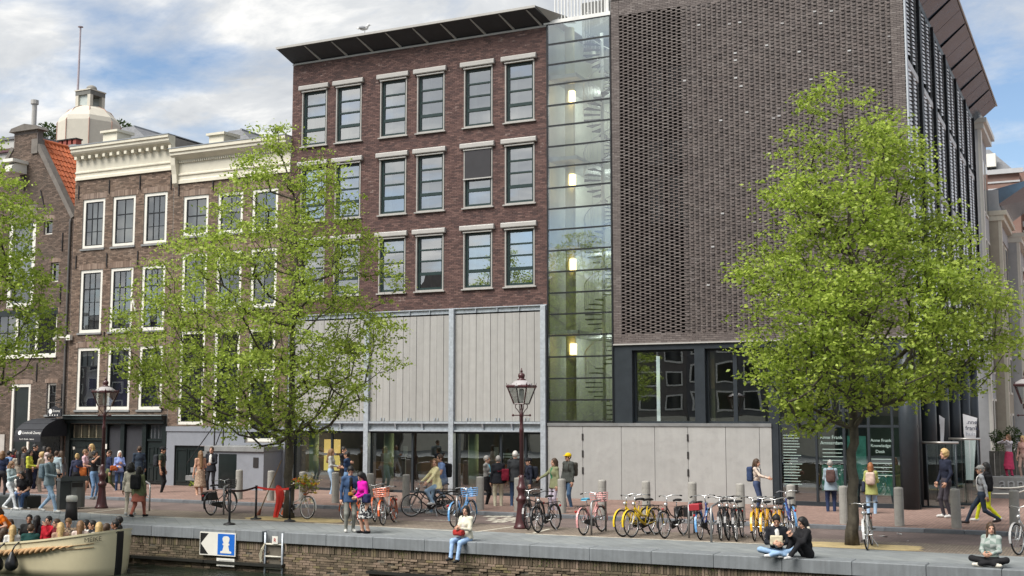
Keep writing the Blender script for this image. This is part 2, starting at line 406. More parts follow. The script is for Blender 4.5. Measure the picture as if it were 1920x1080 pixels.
# ---- quay wall
TX = [-60, -24.2]                              # stretch hidden behind the boat and beyond
qw = thing('quay_wall', 'canal quay wall of stained brown brick under grey stone coping', 'wall', (0, QF, ZR))
O_ = (0, QF, ZR)
M_MORT = pm('quay_mortar', (.13, .115, .09), .9, var=.3)
mb = MB(O_); mb.box(-300, 300, QF + .10, CB + .4, -2.2, ZR - .29); mb.build('wall_core', M_MORT, qw)
LADX = float(ony(511, 1030, QF)[0])            # the ladder stands in a notch of the coping
M_COPE = pm('coping_stone', (.175, .19, .20), .72, var=.16, scale=1.6, bump=.25, bscale=30, island=.10, dirt=.25, streak=.15)
x = -30.0
while x < 3:
    wd = 1.42 + rnd.random() * .1
    a, b = x, x + wd - .012
    for (p, q) in ([(a, b)] if (b < LADX - .36 or a > LADX + .36) else [(a, LADX - .36), (LADX + .36, b)]):
        if q - p < .08: continue
        MB((0, QF, ZR)).bbox(p, q, QF, CB, ZR - .27, ZR + .012, .016).build('coping_stone', M_COPE, qw)
    x += wd
MB(O_).box(-320, -30.02, QF, CB, ZR - .27, ZR + .012).box(3.1, 320, QF, CB, ZR - .27, ZR + .012).build('far_coping', M_COPE, qw)
MB(O_).box(LADX - .35, LADX + .35, QF + .2, CB, ZR - .4, ZR + .004).build('notch_stone', M_COPE, qw)
M_QB = brickmat('quay_brick', [(0, (.085, .065, .045)), (.35, (.14, .105, .075)), (.6, (.20, .15, .105)), (.85, (.25, .185, .14)), (1, (.17, .14, .07))], stain=.75, stain_col=(.045, .05, .025), light=.15)
M_QB2 = MATS['quay_brick']
def brick_mesh(l, h, d, seed):
    r2 = random.Random(seed); j = lambda: (r2.random() - .5) * .006
    mb = MB(); b = .006
    vs = []
    for y, i in ((.06, 0), (-d + b, 0), (-d, b)):
        for sx, sz in ((-1, -1), (1, -1), (1, 1), (-1, 1)):
            vs.append((sx * (l / 2 - i) + j(), y + j() * (1 if y < 0 else 0), sz * (h / 2 - i) + j()))
    fs = [(8, 9, 10, 11)]
    for l_ in (0, 4):
        for k in range(4): fs.append((l_ + k, l_ + (k + 1) % 4, l_ + 4 + (k + 1) % 4, l_ + 4 + k))
    return mb.add(vs, fs).mesh('brick', M_QB)
bm = [brick_mesh(.205, .052, .0 + .012 * k, 10 + k) for k in range(5)]
stuff = MB(O_); cnt = 0
CH = .0625; zt = ZR - .285
for k in range(460):                           # upright course right under the coping
    xx = -30 + k * .074
    if abs(xx - LADX) < .34: continue
    d = rnd.uniform(.0, .02); stuff.box(xx - .031, xx + .031, QF + .085 - d, QF + .16, zt - .205 + rnd.uniform(-.004, .004), zt)
for row in range(15):
    z = zt - .215 - (row + .5) * CH
    off = .11 if row % 2 else 0
    for k in range(150):
        xx = -30 + off + k * .217 + rnd.uniform(-.006, .006)
        if abs(xx - LADX) < .26: continue
        if rnd.random() < .015: continue
        if -16.5 < xx < -11.4 and row < 13 and cnt < 300:
            o = link('brick', bm[rnd.randrange(5)], qw, (xx, .085, z - ZR)); cnt += 1
        else:
            d = rnd.uniform(.0, .022); stuff.box(xx - .1025, xx + .1025, QF + .085 - d, QF + .16, z - .026, z + .026)
tag(stuff.build('brick_courses', M_QB, qw), kind='stuff')
M_TIM = pm('wet_black_timber', (.018, .018, .015), .5, var=.3, bump=.4)
for i in range(9):
    a = -30 + i * 2.6
    if a < LADX + .5 and a + 2.6 > LADX - .5:
        MB(O_).box(a, LADX - .55, QF - .06, QF + .09, -1.0, -.93).build('waler', M_TIM, qw); continue
    MB(O_).box(a, a + 2.57, QF - .06, QF + .09, -1.0, -.93).build('waler', M_TIM, qw)
# tufts of weed in the wall joints
M_WEED = pm('weed', (.10, .14, .03), .8, var=.3, island=.4)
weed = MB(O_)
for cx in [-24.5, -21.6, -19.2, -17.6, -17.4, -16.0, -14.1, -13.9, -12.2, -11.0, -9.6, -8.2]:
    for k in range(70):
        px_ = cx + rnd.gauss(0, .22); pz = zt - abs(rnd.gauss(0, .14)) + .02; l = rnd.uniform(.03, .09); a = rnd.uniform(-1, 1); y = QF + .075
        weed.add([(px_ - .008, y, pz), (px_ + .008, y, pz), (px_ + a * .05, y - rnd.uniform(.01, .06), pz + l * rnd.uniform(-.6, 1))], [(0, 1, 2)])
tag(weed.build('weed_tufts', M_WEED, qw), kind='stuff')
# ---- water
m, t, b = nodes('canal_water'); N = t.nodes; L = t.links
b.inputs['Base Color'].default_value = (.018, .024, .016, 1); b.inputs['Roughness'].default_value = .06; b.inputs['IOR'].default_value = 1.33
ge = N.new('ShaderNodeNewGeometry'); mp_ = N.new('ShaderNodeMapping'); L.new(ge.outputs['Position'], mp_.inputs[0]); mp_.inputs['Scale'].default_value = (1, 2.2, 1)
n1 = N.new('ShaderNodeTexNoise'); L.new(mp_.outputs[0], n1.inputs['Vector']); n1.inputs['Scale'].default_value = 2.2; n1.inputs['Detail'].default_value = 5
bp = N.new('ShaderNodeBump'); L.new(n1.outputs[0], bp.inputs['Height']); bp.inputs['Strength'].default_value = .9; bp.inputs['Distance'].default_value = .12; L.new(bp.outputs[0], b.inputs['Normal'])
sheet('canal_water', -320, 320, -38.9, QF + .3, WZ, m)
fq = thing('far_quay_wall', 'brick quay wall of the opposite bank behind the viewer', 'wall', (0, -38.7, ZR))
MB((0, -38.7, ZR)).box(-320, 320, -39.0, -38.65, -2.2, ZR - .006).build('wall_core', M_QB, fq)
# ================================================================ buildings
def cells(mb, x0, x1, z0, z1, holes, y0, y1):
    """wall slab with rectangular openings"""
    xs = sorted({x0, x1, *[min(max(h[i], x0), x1) for h in holes for i in (0, 1)]})
    zs = sorted({z0, z1, *[min(max(h[i], z0), z1) for h in holes for i in (2, 3)]})
    for a, b in zip(xs, xs[1:]):
        run = None
        for c, d in zip(zs, zs[1:]):
            mx_, mz_ = (a + b) / 2, (c + d) / 2
            if any(h[0] < mx_ < h[1] and h[2] < mz_ < h[3] for h in holes):
                if run: mb.box(a, b, y0, y1, *run); run = None
            else: run = (run[0], d) if run else (c, d)
        if run: mb.box(a, b, y0, y1, *run)
def brick_rows(mb, x0, x1, z0, z1, holes, yf=0.0, proud=.012, bl=.21, ch=.0625, j=.010, seed=1, slope=None):
    """running-bond brick fronts standing proud of the mortar; slope(z)->(x0,x1) clips gables"""
    r = random.Random(seed); n = int(round((z1 - z0) / ch)); ch = (z1 - z0) / n
    for i in range(n):
        za = z0 + i * ch + j / 2; zb = za + ch - j; zm = (za + zb) / 2
        a0, a1 = (x0, x1) if slope is None else slope(zm)
        segs = [(a0, a1)]
        for h in holes:
            if h[2] < zm < h[3]:
                ns = []
                for a, b in segs:
                    if h[1] <= a or h[0] >= b: ns.append((a, b)); continue
                    if h[0] > a: ns.append((a, h[0]))
                    if h[1] < b: ns.append((h[1], b))
                segs = ns
        off = (bl / 2 if i % 2 else 0)
        for a, b in segs:
            k = math.floor((a - off - x0) / bl)
            while True:
                p = x0 + off + k * bl; q = p + bl; k += 1
                if p >= b: break
                p_, q_ = max(p, a) + j / 2, min(q, b) - j / 2
                if q_ - p_ < .03: continue
                y = yf - proud + r.uniform(-.004, .004)
                mb.add([(p_, yf + .004, za), (q_, yf + .004, za), (q_, yf + .004, zb), (p_, yf + .004, zb), (p_, y, za), (q_, y, za), (q_, y, zb), (p_, y, zb)],
                       [(4, 5, 6, 7), (0, 1, 5, 4), (1, 2, 6, 5), (2, 3, 7, 6), (3, 0, 4, 7)])
_pane = {}
def pane(parent, x0, x1, y, z0, z1, mat, org, name='pane'):
    key = mat.name
    if key not in _pane: _pane[key] = MB().quad((-.5, 0, -.5), (.5, 0, -.5), (.5, 0, .5), (-.5, 0, .5)).mesh('pane', mat)
    o = link(name, _pane[key], parent, ((x0 + x1) / 2 - org[0], y - org[1], (z0 + z1) / 2 - org[2]))
    o.scale = (x1 - x0, 1, z1 - z0); return o
def ring(mb, x0, x1, z0, z1, w, y0, y1):
    mb.box(x0, x1, y0, y1, z0, z0 + w); mb.box(x0, x1, y0, y1, z1 - w, z1)
    mb.box(x0, x0 + w, y0, y1, z0 + w, z1 - w); mb.box(x1 - w, x1, y0, y1, z0 + w, z1 - w); return mb
C_NAVY = pm('navy_curtain', (.022, .024, .045), .9, var=.3, scale=2, streak=.3)
C_PALE = pm('pale_blind', (.42, .42, .40), .9, var=.1)
C_GREY = pm('grey_blind', (.16, .165, .18), .9, var=.15)
C_PURP = pm('violet_curtain', (.05, .045, .11), .9, var=.25, streak=.4)
SASH = pm('black_sash', (.016, .018, .02), .35, var=.1)
def sash_window(root, org, x0, x1, z0, z1, cols=3, rows=(.36, .32, .32), curtain=None, glass=None, sash=None, sill=True, fw=.14, yb=.03, label=None):
    """white box frame, dark sashes with glazing bars, one glass pane per light, stone sill, curtain behind"""
    win = ring(MB(org), x0, x1, z0, z1, fw, yb, yb + .12).build('window', WHITE, root)
    a, b, c, d = x0 + fw, x1 - fw, z0 + fw, z1 - fw
    sm = MB(org); s_ = .045; ys, ye = yb + .03, yb + .075
    ring(sm, a, b, c, d, s_, ys, ye)
    a += s_; b -= s_; c += s_; d -= s_
    zs = [d]; hh = (d - c)
    for r_ in rows: zs.append(zs[-1] - r_ * hh)
    for i, z in enumerate(zs[1:-1]): sm.box(a, b, ys, ye, z - (.028 if i == 0 else .014), z + (.028 if i == 0 else .014))
    xs = [a + (b - a) * k / cols for k in range(cols + 1)]
    for x in xs[1:-1]: sm.box(x - .013, x + .013, ys + .002, ye - .002, c, d)
    sm.build('sash', sash or SASH, win)
    for i in range(len(zs) - 1):
        for k in range(cols):
            o = pane(win, xs[k], xs[k + 1], yb + .052, zs[i + 1], zs[i], glass or G_OLD, org)
            o.rotation_euler = (R(rnd.uniform(-.5, .5)), 0, R(rnd.uniform(-.5, .5)))
    MB(org).box(x0 - .02, x1 + .02, .34, .36, z0 - .02, z1 + .02).build('curtain', curtain or C_NAVY, win)
    if sill: MB(org).bbox(x0 - .06, x1 + .06, -.07, yb + .06, z0 - .085, z0 - .002, .01).build('sill', STONE, win)
    return win
def anchors(root, org, pts, l=.75):
    for x, z in pts: MB(org).box(x - .022, x + .022, -.055, -.016, z - l / 2, z + l / 2).box(x - .03, x + .03, -.062, -.012, z - .04, z + .04).build('wall_anchor', IRON, root)
def soldier_arch(mb, x0, x1, z, h=.25):
    n = int((x1 - x0 + .24) / .066)
    for k in range(n):
        p = x0 - .12 + (x1 - x0 + .24) * k / n; t = (k + .5) / n - .5; dz = .05 * (1 - 4 * t * t)
        mb.box(p + .004, p + (x1 - x0 + .24) / n - .004, -.016, .0, z + .01, z + h + dz)
M_MORTAR = pm('grey_mortar', (.22, .205, .185), .9, var=.15)
M_MORTD = pm('dark_mortar', (.165, .14, .13), .9, var=.15)
B_OLD = brickmat('old_brown_brick', [(0, (.085, .06, .046)), (.35, (.14, .098, .074)), (.7, (.19, .132, .098)), (1, (.26, .19, .145))], stain=.45, stain_col=(.15, .125, .10), light=.2)
B_OLD2 = brickmat('old_grey_brown_brick', [(0, (.075, .056, .045)), (.5, (.12, .087, .068)), (1, (.18, .132, .105))], stain=.5, stain_col=(.11, .095, .08), light=.2)
B_ARCH = brickmat('arch_brick', [(0, (.15, .105, .08)), (.5, (.21, .15, .115)), (1, (.28, .21, .165))], stain=.2)
B_RED = brickmat('tower_red_brick', [(0, (.065, .042, .040)), (.3, (.092, .055, .050)), (.55, (.112, .066, .059)), (.8, (.132, .078, .068)), (1, (.165, .10, .087))], stain=.22, stain_col=(.10, .06, .058), light=.55)
B_MOD = brickmat('corner_grey_brick', [(0, (.098, .082, .077)), (.4, (.124, .104, .097)), (.8, (.146, .124, .115)), (1, (.18, .157, .147))], stain=.25, stain_col=(.12, .09, .085), light=.0, rough=.62)
B_HEAD = brickmat('glint_painted_header_brick', [(0, (.072, .06, .058)), (.5, (.105, .088, .082)), (.9, (.135, .11, .102)), (.984, (.15, .13, .125)), (.99, (.42, .42, .42))], stain=.2, stain_col=(.09, .075, .07), rough=.42)  # pale end of the ramp paints white glints onto a few bricks

# ---------------------------------------------------------------- canal house with three window bays (white cornice, dark shop floor)
XA, XB, XC, XD, XE, XF = -42.4, -36.5, -30.2, -18.47, -15.87, -5.49
O = (XA, 0, 0)
h1 = thing('canal_house', 'brown brick canal house with cream modillion cornice above a black wooden shop front', 'house', O)
wins = []
W1 = [(-41.86, -40.52), (-40.04, -38.7), (-38.2, -36.86)]
rowz = [(10.53, 12.82), (6.69, 9.56), (3.22, 6.02)]
holes = [(a, b, c, d) for (a, b) in W1 for (c, d) in rowz]
mb = MB(O); cells(mb, XA, XB, 2.6, 15.2, holes, 0, .34); mb.box(XA, XA + .3, .34, 9, 2.6, 15.2); mb.box(XB - .3, XB, .34, 9, 2.6, 15.2); mb.box(XA, XB, 8.7, 9, 2.6, 15.2); mb.build('wall', M_MORTAR, h1)
mb = MB(O); brick_rows(mb, XA, XB, 2.98, 13.75, [(a - .0, b + .0, c - .0, d + .25) for a, b, c, d in holes], seed=3); tag(mb.build('brick_courses', B_OLD, h1), kind='stuff')
mb = MB(O)
for a, b, c, d in holes: soldier_arch(mb, a, b, d, .22)
tag(mb.build('brick_arches', B_ARCH, h1), kind='stuff')
cur = [[C_PALE, C_PALE, C_GREY], [C_NAVY] * 3, [C_PURP] * 3]
for r_, (c, d) in enumerate(rowz):
    for k, (a, b) in enumerate(W1):
        if r_ == 0 and k == 1: sash_window(h1, O, a, b, c, d, 2, (.34, .34, .32), curtain=C_PALE)
        elif r_ == 0: sash_window(h1, O, a, b, c, d, 3, (.38, .31, .31), curtain=cur[0][k])
        elif r_ == 1: sash_window(h1, O, a, b, c, d, 3, (.28, .24, .24, .24), curtain=C_NAVY)
        else:
            w_ = sash_window(h1, O, a, b, c, d, 1, (.27, .73), curtain=C_PURP)
            MB(O).box(a + .16, b - .16, .13, .15, d - .85, d - .16).build('slatted_blind', C_GREY, w_)
            for q in (1, 2): MB(O).box(a + .15 + (b - a - .3) * q / 3 - .012, a + .15 + (b - a - .3) * q / 3 + .012, .075, .13, d - .85, d - .16).build('glazing_bar', SASH, w_)
# cornice
prof = [(.0, 13.74), (-.09, 13.74), (-.09, 13.86), (-.05, 13.90), (-.05, 14.02), (-.10, 14.06), (-.10, 14.12), (-.04, 14.16), (-.04, 14.74), (-.16, 14.80), (-.36, 14.92), (-.42, 15.0), (-.42, 15.10), (-.48, 15.14), (-.48, 15.26), (0, 15.32)]
MB(O).prism(prof, 'x', XA + .05, XB - .01).build('cornice', CREAM, h1)
for k in range(14):
    x = XA + .28 + k * .43
    MB(O).bbox(x - .075, x + .075, -.33, -.045, 14.66, 14.80, .01).build('modillion', CREAM, h1)
MB(O).box(XA, XB, -.5, 9, 15.26, 15.30).build('flat_roof', pm('zinc', (.26, .28, .30), .5, metal=.3), h1)
M_SLATE = pm('slate_roof', (.15, .155, .165), .7, var=.25, scale=8, bump=.3)
def attic(xr, px_, py_, xa, xb, zb_, h):
    p = onx(px_, py_, xr); ya, zr_ = p[1], p[2]
    MB(O).add([(xa, ya - .7, zb_), (xb, ya - .7, zb_), (xr - .35, ya, zr_), (xr + .35, ya, zr_), (xa, 9, zb_), (xb, 9, zb_), (xr - .35, 9, zr_), (xr + .35, 9, zr_)], [(0, 1, 3, 2), (1, 5, 7, 3), (0, 2, 6, 4), (2, 3, 7, 6)]).build('attic_roof', M_SLATE, h)
    MB(O).tube((xr + .35, ya, zr_), (xr + .35, 9, zr_), .06, .06, 6).build('ridge', MATS['zinc'], h)
attic(-41.5, 240, 238, XA + .05, XA + 3.4, 15.3, h1)
# attic dormer head with white pediment
for x0 in (-40.9,):
    MB(O).box(x0, x0 + .85, .1, 1.0, 15.3, 15.88).prism([(.0, 15.86), (1.1, 15.86), (1.1, 16.0), (.0, 15.96)], 'x', x0 - .1, x0 + .95).build('dormer', CREAM, h1)
anchors(h1, O, [(-42.15, 13.2), (-40.28, 13.3), (-38.45, 13.35), (-36.65, 13.2), (-42.15, 9.95), (-40.28, 9.95), (-38.45, 9.95), (-40.28, 6.4), (-38.45, 6.4), (-36.72, 6.5)], .62)
# black shop front
MB(O).prism([(.12, 2.62), (-.18, 2.62), (-.18, 2.75), (-.30, 2.80), (-.30, 2.93), (-.34, 2.96), (.12, 3.04)], 'x', XA + .1, XB - .04).build('shop_cornice', BLACKP, h1)
MB(O).box(XA + .08, XB - .02, -.36, .05, 2.965, 3.0).build('shop_cornice_lead', pm('lead', (.28, .32, .32), .5, var=.15), h1)
MB(O).box(XA + .1, XB - .05, .14, .30, 0, 2.62).build('shop_front_board', BLACKP, h1)
for x in (-42.25, -40.0, -39.0, -37.75, -36.62): MB(O).box(x - .11, x + .11, -.04, .14, 0, 2.62).build('pilaster', BLACKP, h1)
for (a, b, nm) in ((-42.14, -40.11, 'double_door'), (-37.6, -36.73, 'double_door')):
    dd = MB(O).box(a, b, .06, .138, .06, 1.86).build(nm, BLACKP, h1)
    for q in range(2):
        w_ = (b - a) / 2
        for zc, zd in ((.15, .75), (.88, 1.62)):
            ring(MB(O), a + q * w_ + .07, a + (q + 1) * w_ - .07, zc, zd, .05, .03, .058).build('door_panel', BLACKP, dd)
    MB(O).box(a, b, .0, .14, 1.87, 1.95).build('transom_bar', BLACKP, h1)
    n = 4 if b - a > 1.5 else 3
    for q in range(n):
        pa = a + .12 + (b - a - .24) * q / n
        pane(h1, pa + .02, pa + (b - a - .24) / n - .02, .10, 2.0, 2.55, G_OLD, O, 'transom_pane')
    MB(O).box(a + .1, b - .1, .118, .136, 1.98, 2.56).build('transom_curtain', pm('warm_curtain', (.30, .25, .17), .9, streak=.5) if b - a > 1.5 else C_GREY, h1)
for a, b in ((-39.86, -39.13), (-38.86, -37.88)): MB(O).box(a, b, .085, .138, .35, 2.5).build('shutter_panel', pm('matt_dark_panel', (.028, .03, .036), .7), h1)
MB(O).box(-41.98, -41.86, .03, .058, 1.45, 1.62).build('notice', WHITE, h1)
MB(O).box(-40.02, -39.86, -.06, -.042, 1.5, 1.72).build('notice', WHITE, h1)
# security camera on the corner
cam1 = thing('security_camera', 'white security camera on an arm at the corner of the two brick houses', 'camera', (-42.3, -.06, 6.5))
MB().box(-.1, .14, -.16, 0, -.12, .12).build('bracket', WHITE, cam1); MB().tube((0, -.1, 0), (-.55, -.32, .0), .035).build('arm', WHITE, cam1)
MB().lathe([(.07, .06), (.1, .03), (.1, -.08), (.06, -.17), (.001, -.18)], (-.58, -.34, 0), 12).build('dome', WHITE, cam1, True)
# raking flag poles
for px_a, px_b, lab in (((301, 765), (284, 668), 'pale leaning flag pole at the lower windows of the canal house with violet curtains'), ((273, 650), (247, 556), 'pale leaning flag pole at the middle windows of the brown canal house')):
    p = ony(*px_a, -.12); q = ony(*px_b, -1.25)
    fp = thing('flag_pole', lab, 'flag pole', tuple(p))
    MB(tuple(p)).tube(p, q, .045, .035, 10).build('pole', WHITE, fp, True)
    MB(tuple(p)).ball(q, .06).build('finial', WHITE, fp, True)
    MB(tuple(p)).tube(p + np.array([0, .14, -.05]), p, .03, .05, 8).build('wall_socket', IRON, fp)

# ---------------------------------------------------------------- canal house with the grey plinth
O = (XB, 0, 0)
h2 = thing('canal_house', 'light brown brick canal house on a grey painted plinth with stone stoop', 'house', O)
W2 = [(-35.93, -34.55), (-34.03, -32.68), (-32.2, -30.85)]
rowz = [(10.72, 12.5), (7.48, 9.96), (2.57, 6.6)]
holes = [(a, b, c, d) for (a, b) in W2 for (c, d) in rowz]; holes[-1] = (-32.2, -30.85, 1.9, 6.6)
mb = MB(O); cells(mb, XB, XC, 0, 14.6, holes + [(-36.05, -33.95, -.1, 1.75)], 0, .34); mb.box(XC - .3, XC, .34, 9, 0, 14.6); mb.box(XB, XC, 8.7, 9, 0, 14.6); mb.build('wall', M_MORTAR, h2)
mb = MB(O); brick_rows(mb, XB + .02, XC, 2.53, 13.1, [(a, b, c, d + .25) for a, b, c, d in holes], seed=4); tag(mb.build('brick_courses', B_OLD, h2), kind='stuff')
mb = MB(O)
for a, b, c, d in holes: soldier_arch(mb, a, b, d, .22)
tag(mb.build('brick_arches', B_ARCH, h2), kind='stuff')
for r_, (c, d) in enumerate(rowz):
    for k, (a, b) in enumerate(W2):
        if r_ == 0: sash_window(h2, O, a, b, c, d, 2, (.5, .5), curtain=(C_PALE, C_GREY, C_GREY)[k])
        elif r_ == 1: sash_window(h2, O, a, b, c, d, 2, (.4, .6), curtain=C_NAVY)
        elif k < 2: sash_window(h2, O, a, b, c, d, 2, (.3, .35, .35), curtain=C_NAVY, sill=False)
        else:
            sash_window(h2, O, a, b, 4.75, d, 2, (1.0,), curtain=C_NAVY, sill=False)
            MB(O).box(a, b, -.03, .17, 4.52, 4.75).build('door_lintel', WHITE, h2)
            dr = ring(MB(O), a, b, 1.9, 4.52, .13, .03, .17).build('front_door', WHITE, h2)
            MB(O).box(a + .13, b - .13, .08, .15, 1.95, 4.39).build('door_leaf', BLACKP, dr)
            for zc, zd in ((2.15, 3.0), (3.15, 4.2)): ring(MB(O), a + .28, b - .28, zc, zd, .05, .05, .078).build('door_panel', BLACKP, dr)
prof = [(.0, 13.08), (-.08, 13.08), (-.08, 13.22), (-.05, 13.26), (-.05, 13.4), (-.10, 13.44), (-.10, 13.5), (-.04, 13.54), (-.04, 14.05), (-.12, 14.1), (-.30, 14.22), (-.40, 14.3), (-.40, 14.4), (-.46, 14.44), (-.46, 14.58), (0, 14.64)]
MB(O).prism(prof, 'x', XB + .06, XC - .02).build('cornice', CREAM, h2)
dent = MB(O)
for k in range(52): dent.box(XB + .25 + k * .115, XB + .31 + k * .115, -.13, -.04, 13.99, 14.10)
dent.build('dentils', CREAM, h2)
MB(O).prism([(.0, 12.95), (-.16, 13.1), (-.2, 13.5), (-.3, 13.9), (-.34, 14.2), (0, 14.2)], 'x', XB + .03, XB + .28).build('console', CREAM, h2)
MB(O).box(XB, XC, -.48, 9, 14.585, 14.62).build('flat_roof', MATS['zinc'], h2)
attic(-35.2, 440, 244, XB + .1, XB + 3.4, 14.62, h2)
MB(O).box(-34.7, -33.9, .1, 1.0, 14.62, 15.12).prism([(.0, 15.1), (1.1, 15.1), (1.1, 15.26), (.0, 15.2)], 'x', -34.8, -33.8).build('dormer', CREAM, h2)
anchors(h2, O, [(-36.2, 12.85), (-34.3, 12.95), (-32.45, 12.95), (-30.5, 12.9), (-36.2, 10.3), (-34.3, 10.3), (-36.2, 6.9), (-34.3, 6.9)], .62)
GREYP = pm('grey_plinth_paint', (.22, .235, .265), .6, var=.06, dirt=.15)
mb = MB(O); cells(mb, XB + .05, XC - .02, 0, 2.45, [(-36.0, -34.0, -.1, 1.7), (-32.28, -30.78, 1.85, 2.6)], -.06, -.016); mb.box(XB + .03, XC - .02, -.1, -.018, 2.3, 2.5); mb.build('plinth', GREYP, h2)
bd = MB(O).box(-36.0, -34.0, .02, .1, 0.02, 1.68).build('basement_door', BLACKP, h2)
for q in range(3): ring(MB(O), -35.93 + q * .64, -35.36 + q * .64, .15, 1.55, .05, -.008, .018).build('door_panel', BLACKP, bd)
# stoop: stone landing with two-sided steps, dark doorway below
st = (-33.5, -.06)
MB(O).box(-33.1, -30.35, -1.25, -.064, 0, 1.52).build('stoop_block', GREYP, h2)
MB(O).bbox(-33.3, -30.3, -1.33, -.066, 1.53, 1.74, .02).build('stoop_slab', STONE, h2)
MB(O).box(-32.6, -31.7, -1.262, -1.254, .05, 1.42).build('stoop_door', BLACKP, h2)
MB(O).box(-30.85, -30.6, -1.275, -1.254, .9, 1.3).build('meter_box', IRON, h2)
for k in range(4): MB(O).bbox(-33.32 - .26 * (k + 1), -33.11 - .26 * k, -1.2, -.1, 1.30 - .33 * k, 1.50 - .33 * k, .01).build('step', STONE, h2)
rail = MB(O)
for x in (-32.9, -32.45): rail.tube((x, -1.2, 1.74), (x, -1.2, 2.75), .03)
rail.tube((-32.9, -1.2, 2.6), (-34.35, -1.15, 1.0), .02).tube((-32.45, -1.2, 2.6), (-33.9, -.3, 1.0), .02)
rail.build('railing', IRON, h2)

# ---------------------------------------------------------------- gabled house with the orange tiled roof
XL = -49.2; O = (XL, 0, 0)
h3 = thing('gabled_house', 'dark brown brick house with neck gable and orange pantile roof', 'house', O)
holes3 = [(-46.55, -44.8, 8.0, 12.85), (-44.3, -43.75, 11.37, 12.06), (-43.75, -43.25, 9.12, 10.02), (-48.4, -43.22, 5.74, 7.75), (-45.95, -44.72, 0, 4.43), (-43.7, -43.12, 3.0, 4.45), (-48.0, -47.2, 11.3, 12.0)]
def gab(z):
    if z < 12.0: return (XL, XA - .02)
    if z < 15.6: t = (z - 12) / 3.6; return (XL + t * 2.75, XA - .15 - t * 2.45)
    return (-46.45, -45.0)
mb = MB(O); cells(mb, XL, XA, 0, 12.0, holes3, 0, .34)
mb.prism([(XL, 12), (XA - .1, 12), (-44.95, 15.6), (-44.95, 16.45), (-46.5, 16.45), (-46.5, 15.6)], 'y', .0, .34); mb.box(XA - .3, XA - .01, .34, 9, 0, 12); mb.build('wall', M_MORTD, h3)
mb = MB(O); brick_rows(mb, XL, XA - .02, 0, 16.3, [(a, b, c, d + (.2 if d < 12.5 else 0)) for a, b, c, d in holes3], seed=7, slope=gab); tag(mb.build('brick_courses', B_OLD2, h3), kind='stuff')
mb = MB(O)
for a, b, c, d in holes3[1:]: soldier_arch(mb, a, b, d, .17)
tag(mb.build('brick_arches', B_ARCH, h3), kind='stuff')
# orange pantiles, one mesh of real tiles
ORANGE = pm('orange_pantile', (.50, .13, .045), .6, var=.16, scale=4, island=.16)
tiles = MB(O); A_ = Vector((-45.2, .34, 16.0)); B_ = Vector((XA - .12, .34, 12.0)); sl_ = B_ - A_; nrm = Vector((-sl_.z, 0, sl_.x)).normalized()
if nrm.z < 0: nrm = -nrm
ROWS = 14; DSTONE = pm('dark_gable_stone', (.15, .135, .12), .8, var=.25)
for i in range(ROWS):
    p0 = A_ + sl_ * (i / ROWS); p1 = A_ + sl_ * ((i + 1.12) / ROWS)
    for k in range(34):
        y0 = .34 + k * .235
        prof_ = [(0, .035), (.05, .06), (.10, .045), (.16, .0), (.21, .0), (.235, .03)]
        vs = []
        for yy, hh in prof_: vs.append(p0 + Vector((0, y0 - .34 + yy, 0)) + nrm * (hh * .8)); vs.append(p1 + Vector((0, y0 - .34 + yy, 0)) + nrm * (hh + .03)); vs.append(p1 + Vector((0, y0 - .34 + yy, 0)) + nrm * (hh * .3 - .01))
        fs = []
        for q in range(5): fs += [(3 * q, 3 * q + 1, 3 * q + 4, 3 * q + 3), (3 * q + 1, 3 * q + 2, 3 * q + 5, 3 * q + 4)]
        tiles.add(vs, fs)
rf = MB(O).prism([(XL + .1, 11.9), (XA - .12, 11.9), (-45.2, 15.95), (-46.3, 15.95)], 'y', .345, 8.8).build('roof', M_SLATE, h3)
tag(tiles.build('roof_tiles', ORANGE, rf), kind='stuff')
MB(O).path([(-45.2, .34, 16.05), (-45.2, 8.6, 16.05)], .09, 8).build('ridge', ORANGE, rf)
MB(O).prism([(XA - .15, 12.0), (XA + .02, 12.1), (-44.78, 15.75), (-45.0, 15.65)], 'y', -.06, .3).build('gable_coping', DSTONE, h3)
MB(O).prism([(XL, 12.0), (XL - .15, 12.1), (-46.62, 15.75), (-46.45, 15.65)], 'y', -.06, .3).build('gable_coping', DSTONE, h3)
MB(O).prism([(-46.7, 16.45), (-44.75, 16.45), (-44.9, 16.62), (-45.7, 16.78), (-46.55, 16.62)], 'y', -.16, .5).build('gable_cap', DSTONE, h3)
MB(O).box(-45.25, -44.85, -.08, .34, 15.3, 16.0).build('shoulder_stone', DSTONE, h3)
MB(O).prism([(-.9, 14.35), (.0, 14.35), (.0, 14.85), (-.7, 14.75), (-.9, 14.6)], 'x', -46.0, -45.55).box(-46.1, -45.45, -.95, .0, 14.8, 14.95).build('hoist_beam', WHITE, h3)
MB(O).tube((-46.9, 1.5, 14), (-46.9, 1.5, 18.4), .12, .12, 10).tube((-46.9, 1.5, 18.25), (-46.9, 1.5, 18.45), .19, .19, 10).build('flue_pipe', ALU, h3)
MB(O).box(XA - .2, XA - .1, -.1, .3, 11.85, 11.98).tube((XA - .16, -.08, 0.4), (XA - .16, -.08, 11.9), .05, .05, 8).build('rainwater_pipe', pm('dull_zinc_pipe', (.10, .095, .09), .6), h3)
big = ring(MB(O), -46.55, -44.8, 8.0, 12.85, .22, .02, .2).box(-46.33, -45.02, .03, .19, 10.25, 10.5).build('window', WHITE, h3)
pane(big, -46.3, -45.05, .1, 10.5, 12.63, G_OLD, O); pane(big, -46.3, -45.05, .1, 8.22, 10.25, G_OLD, O)
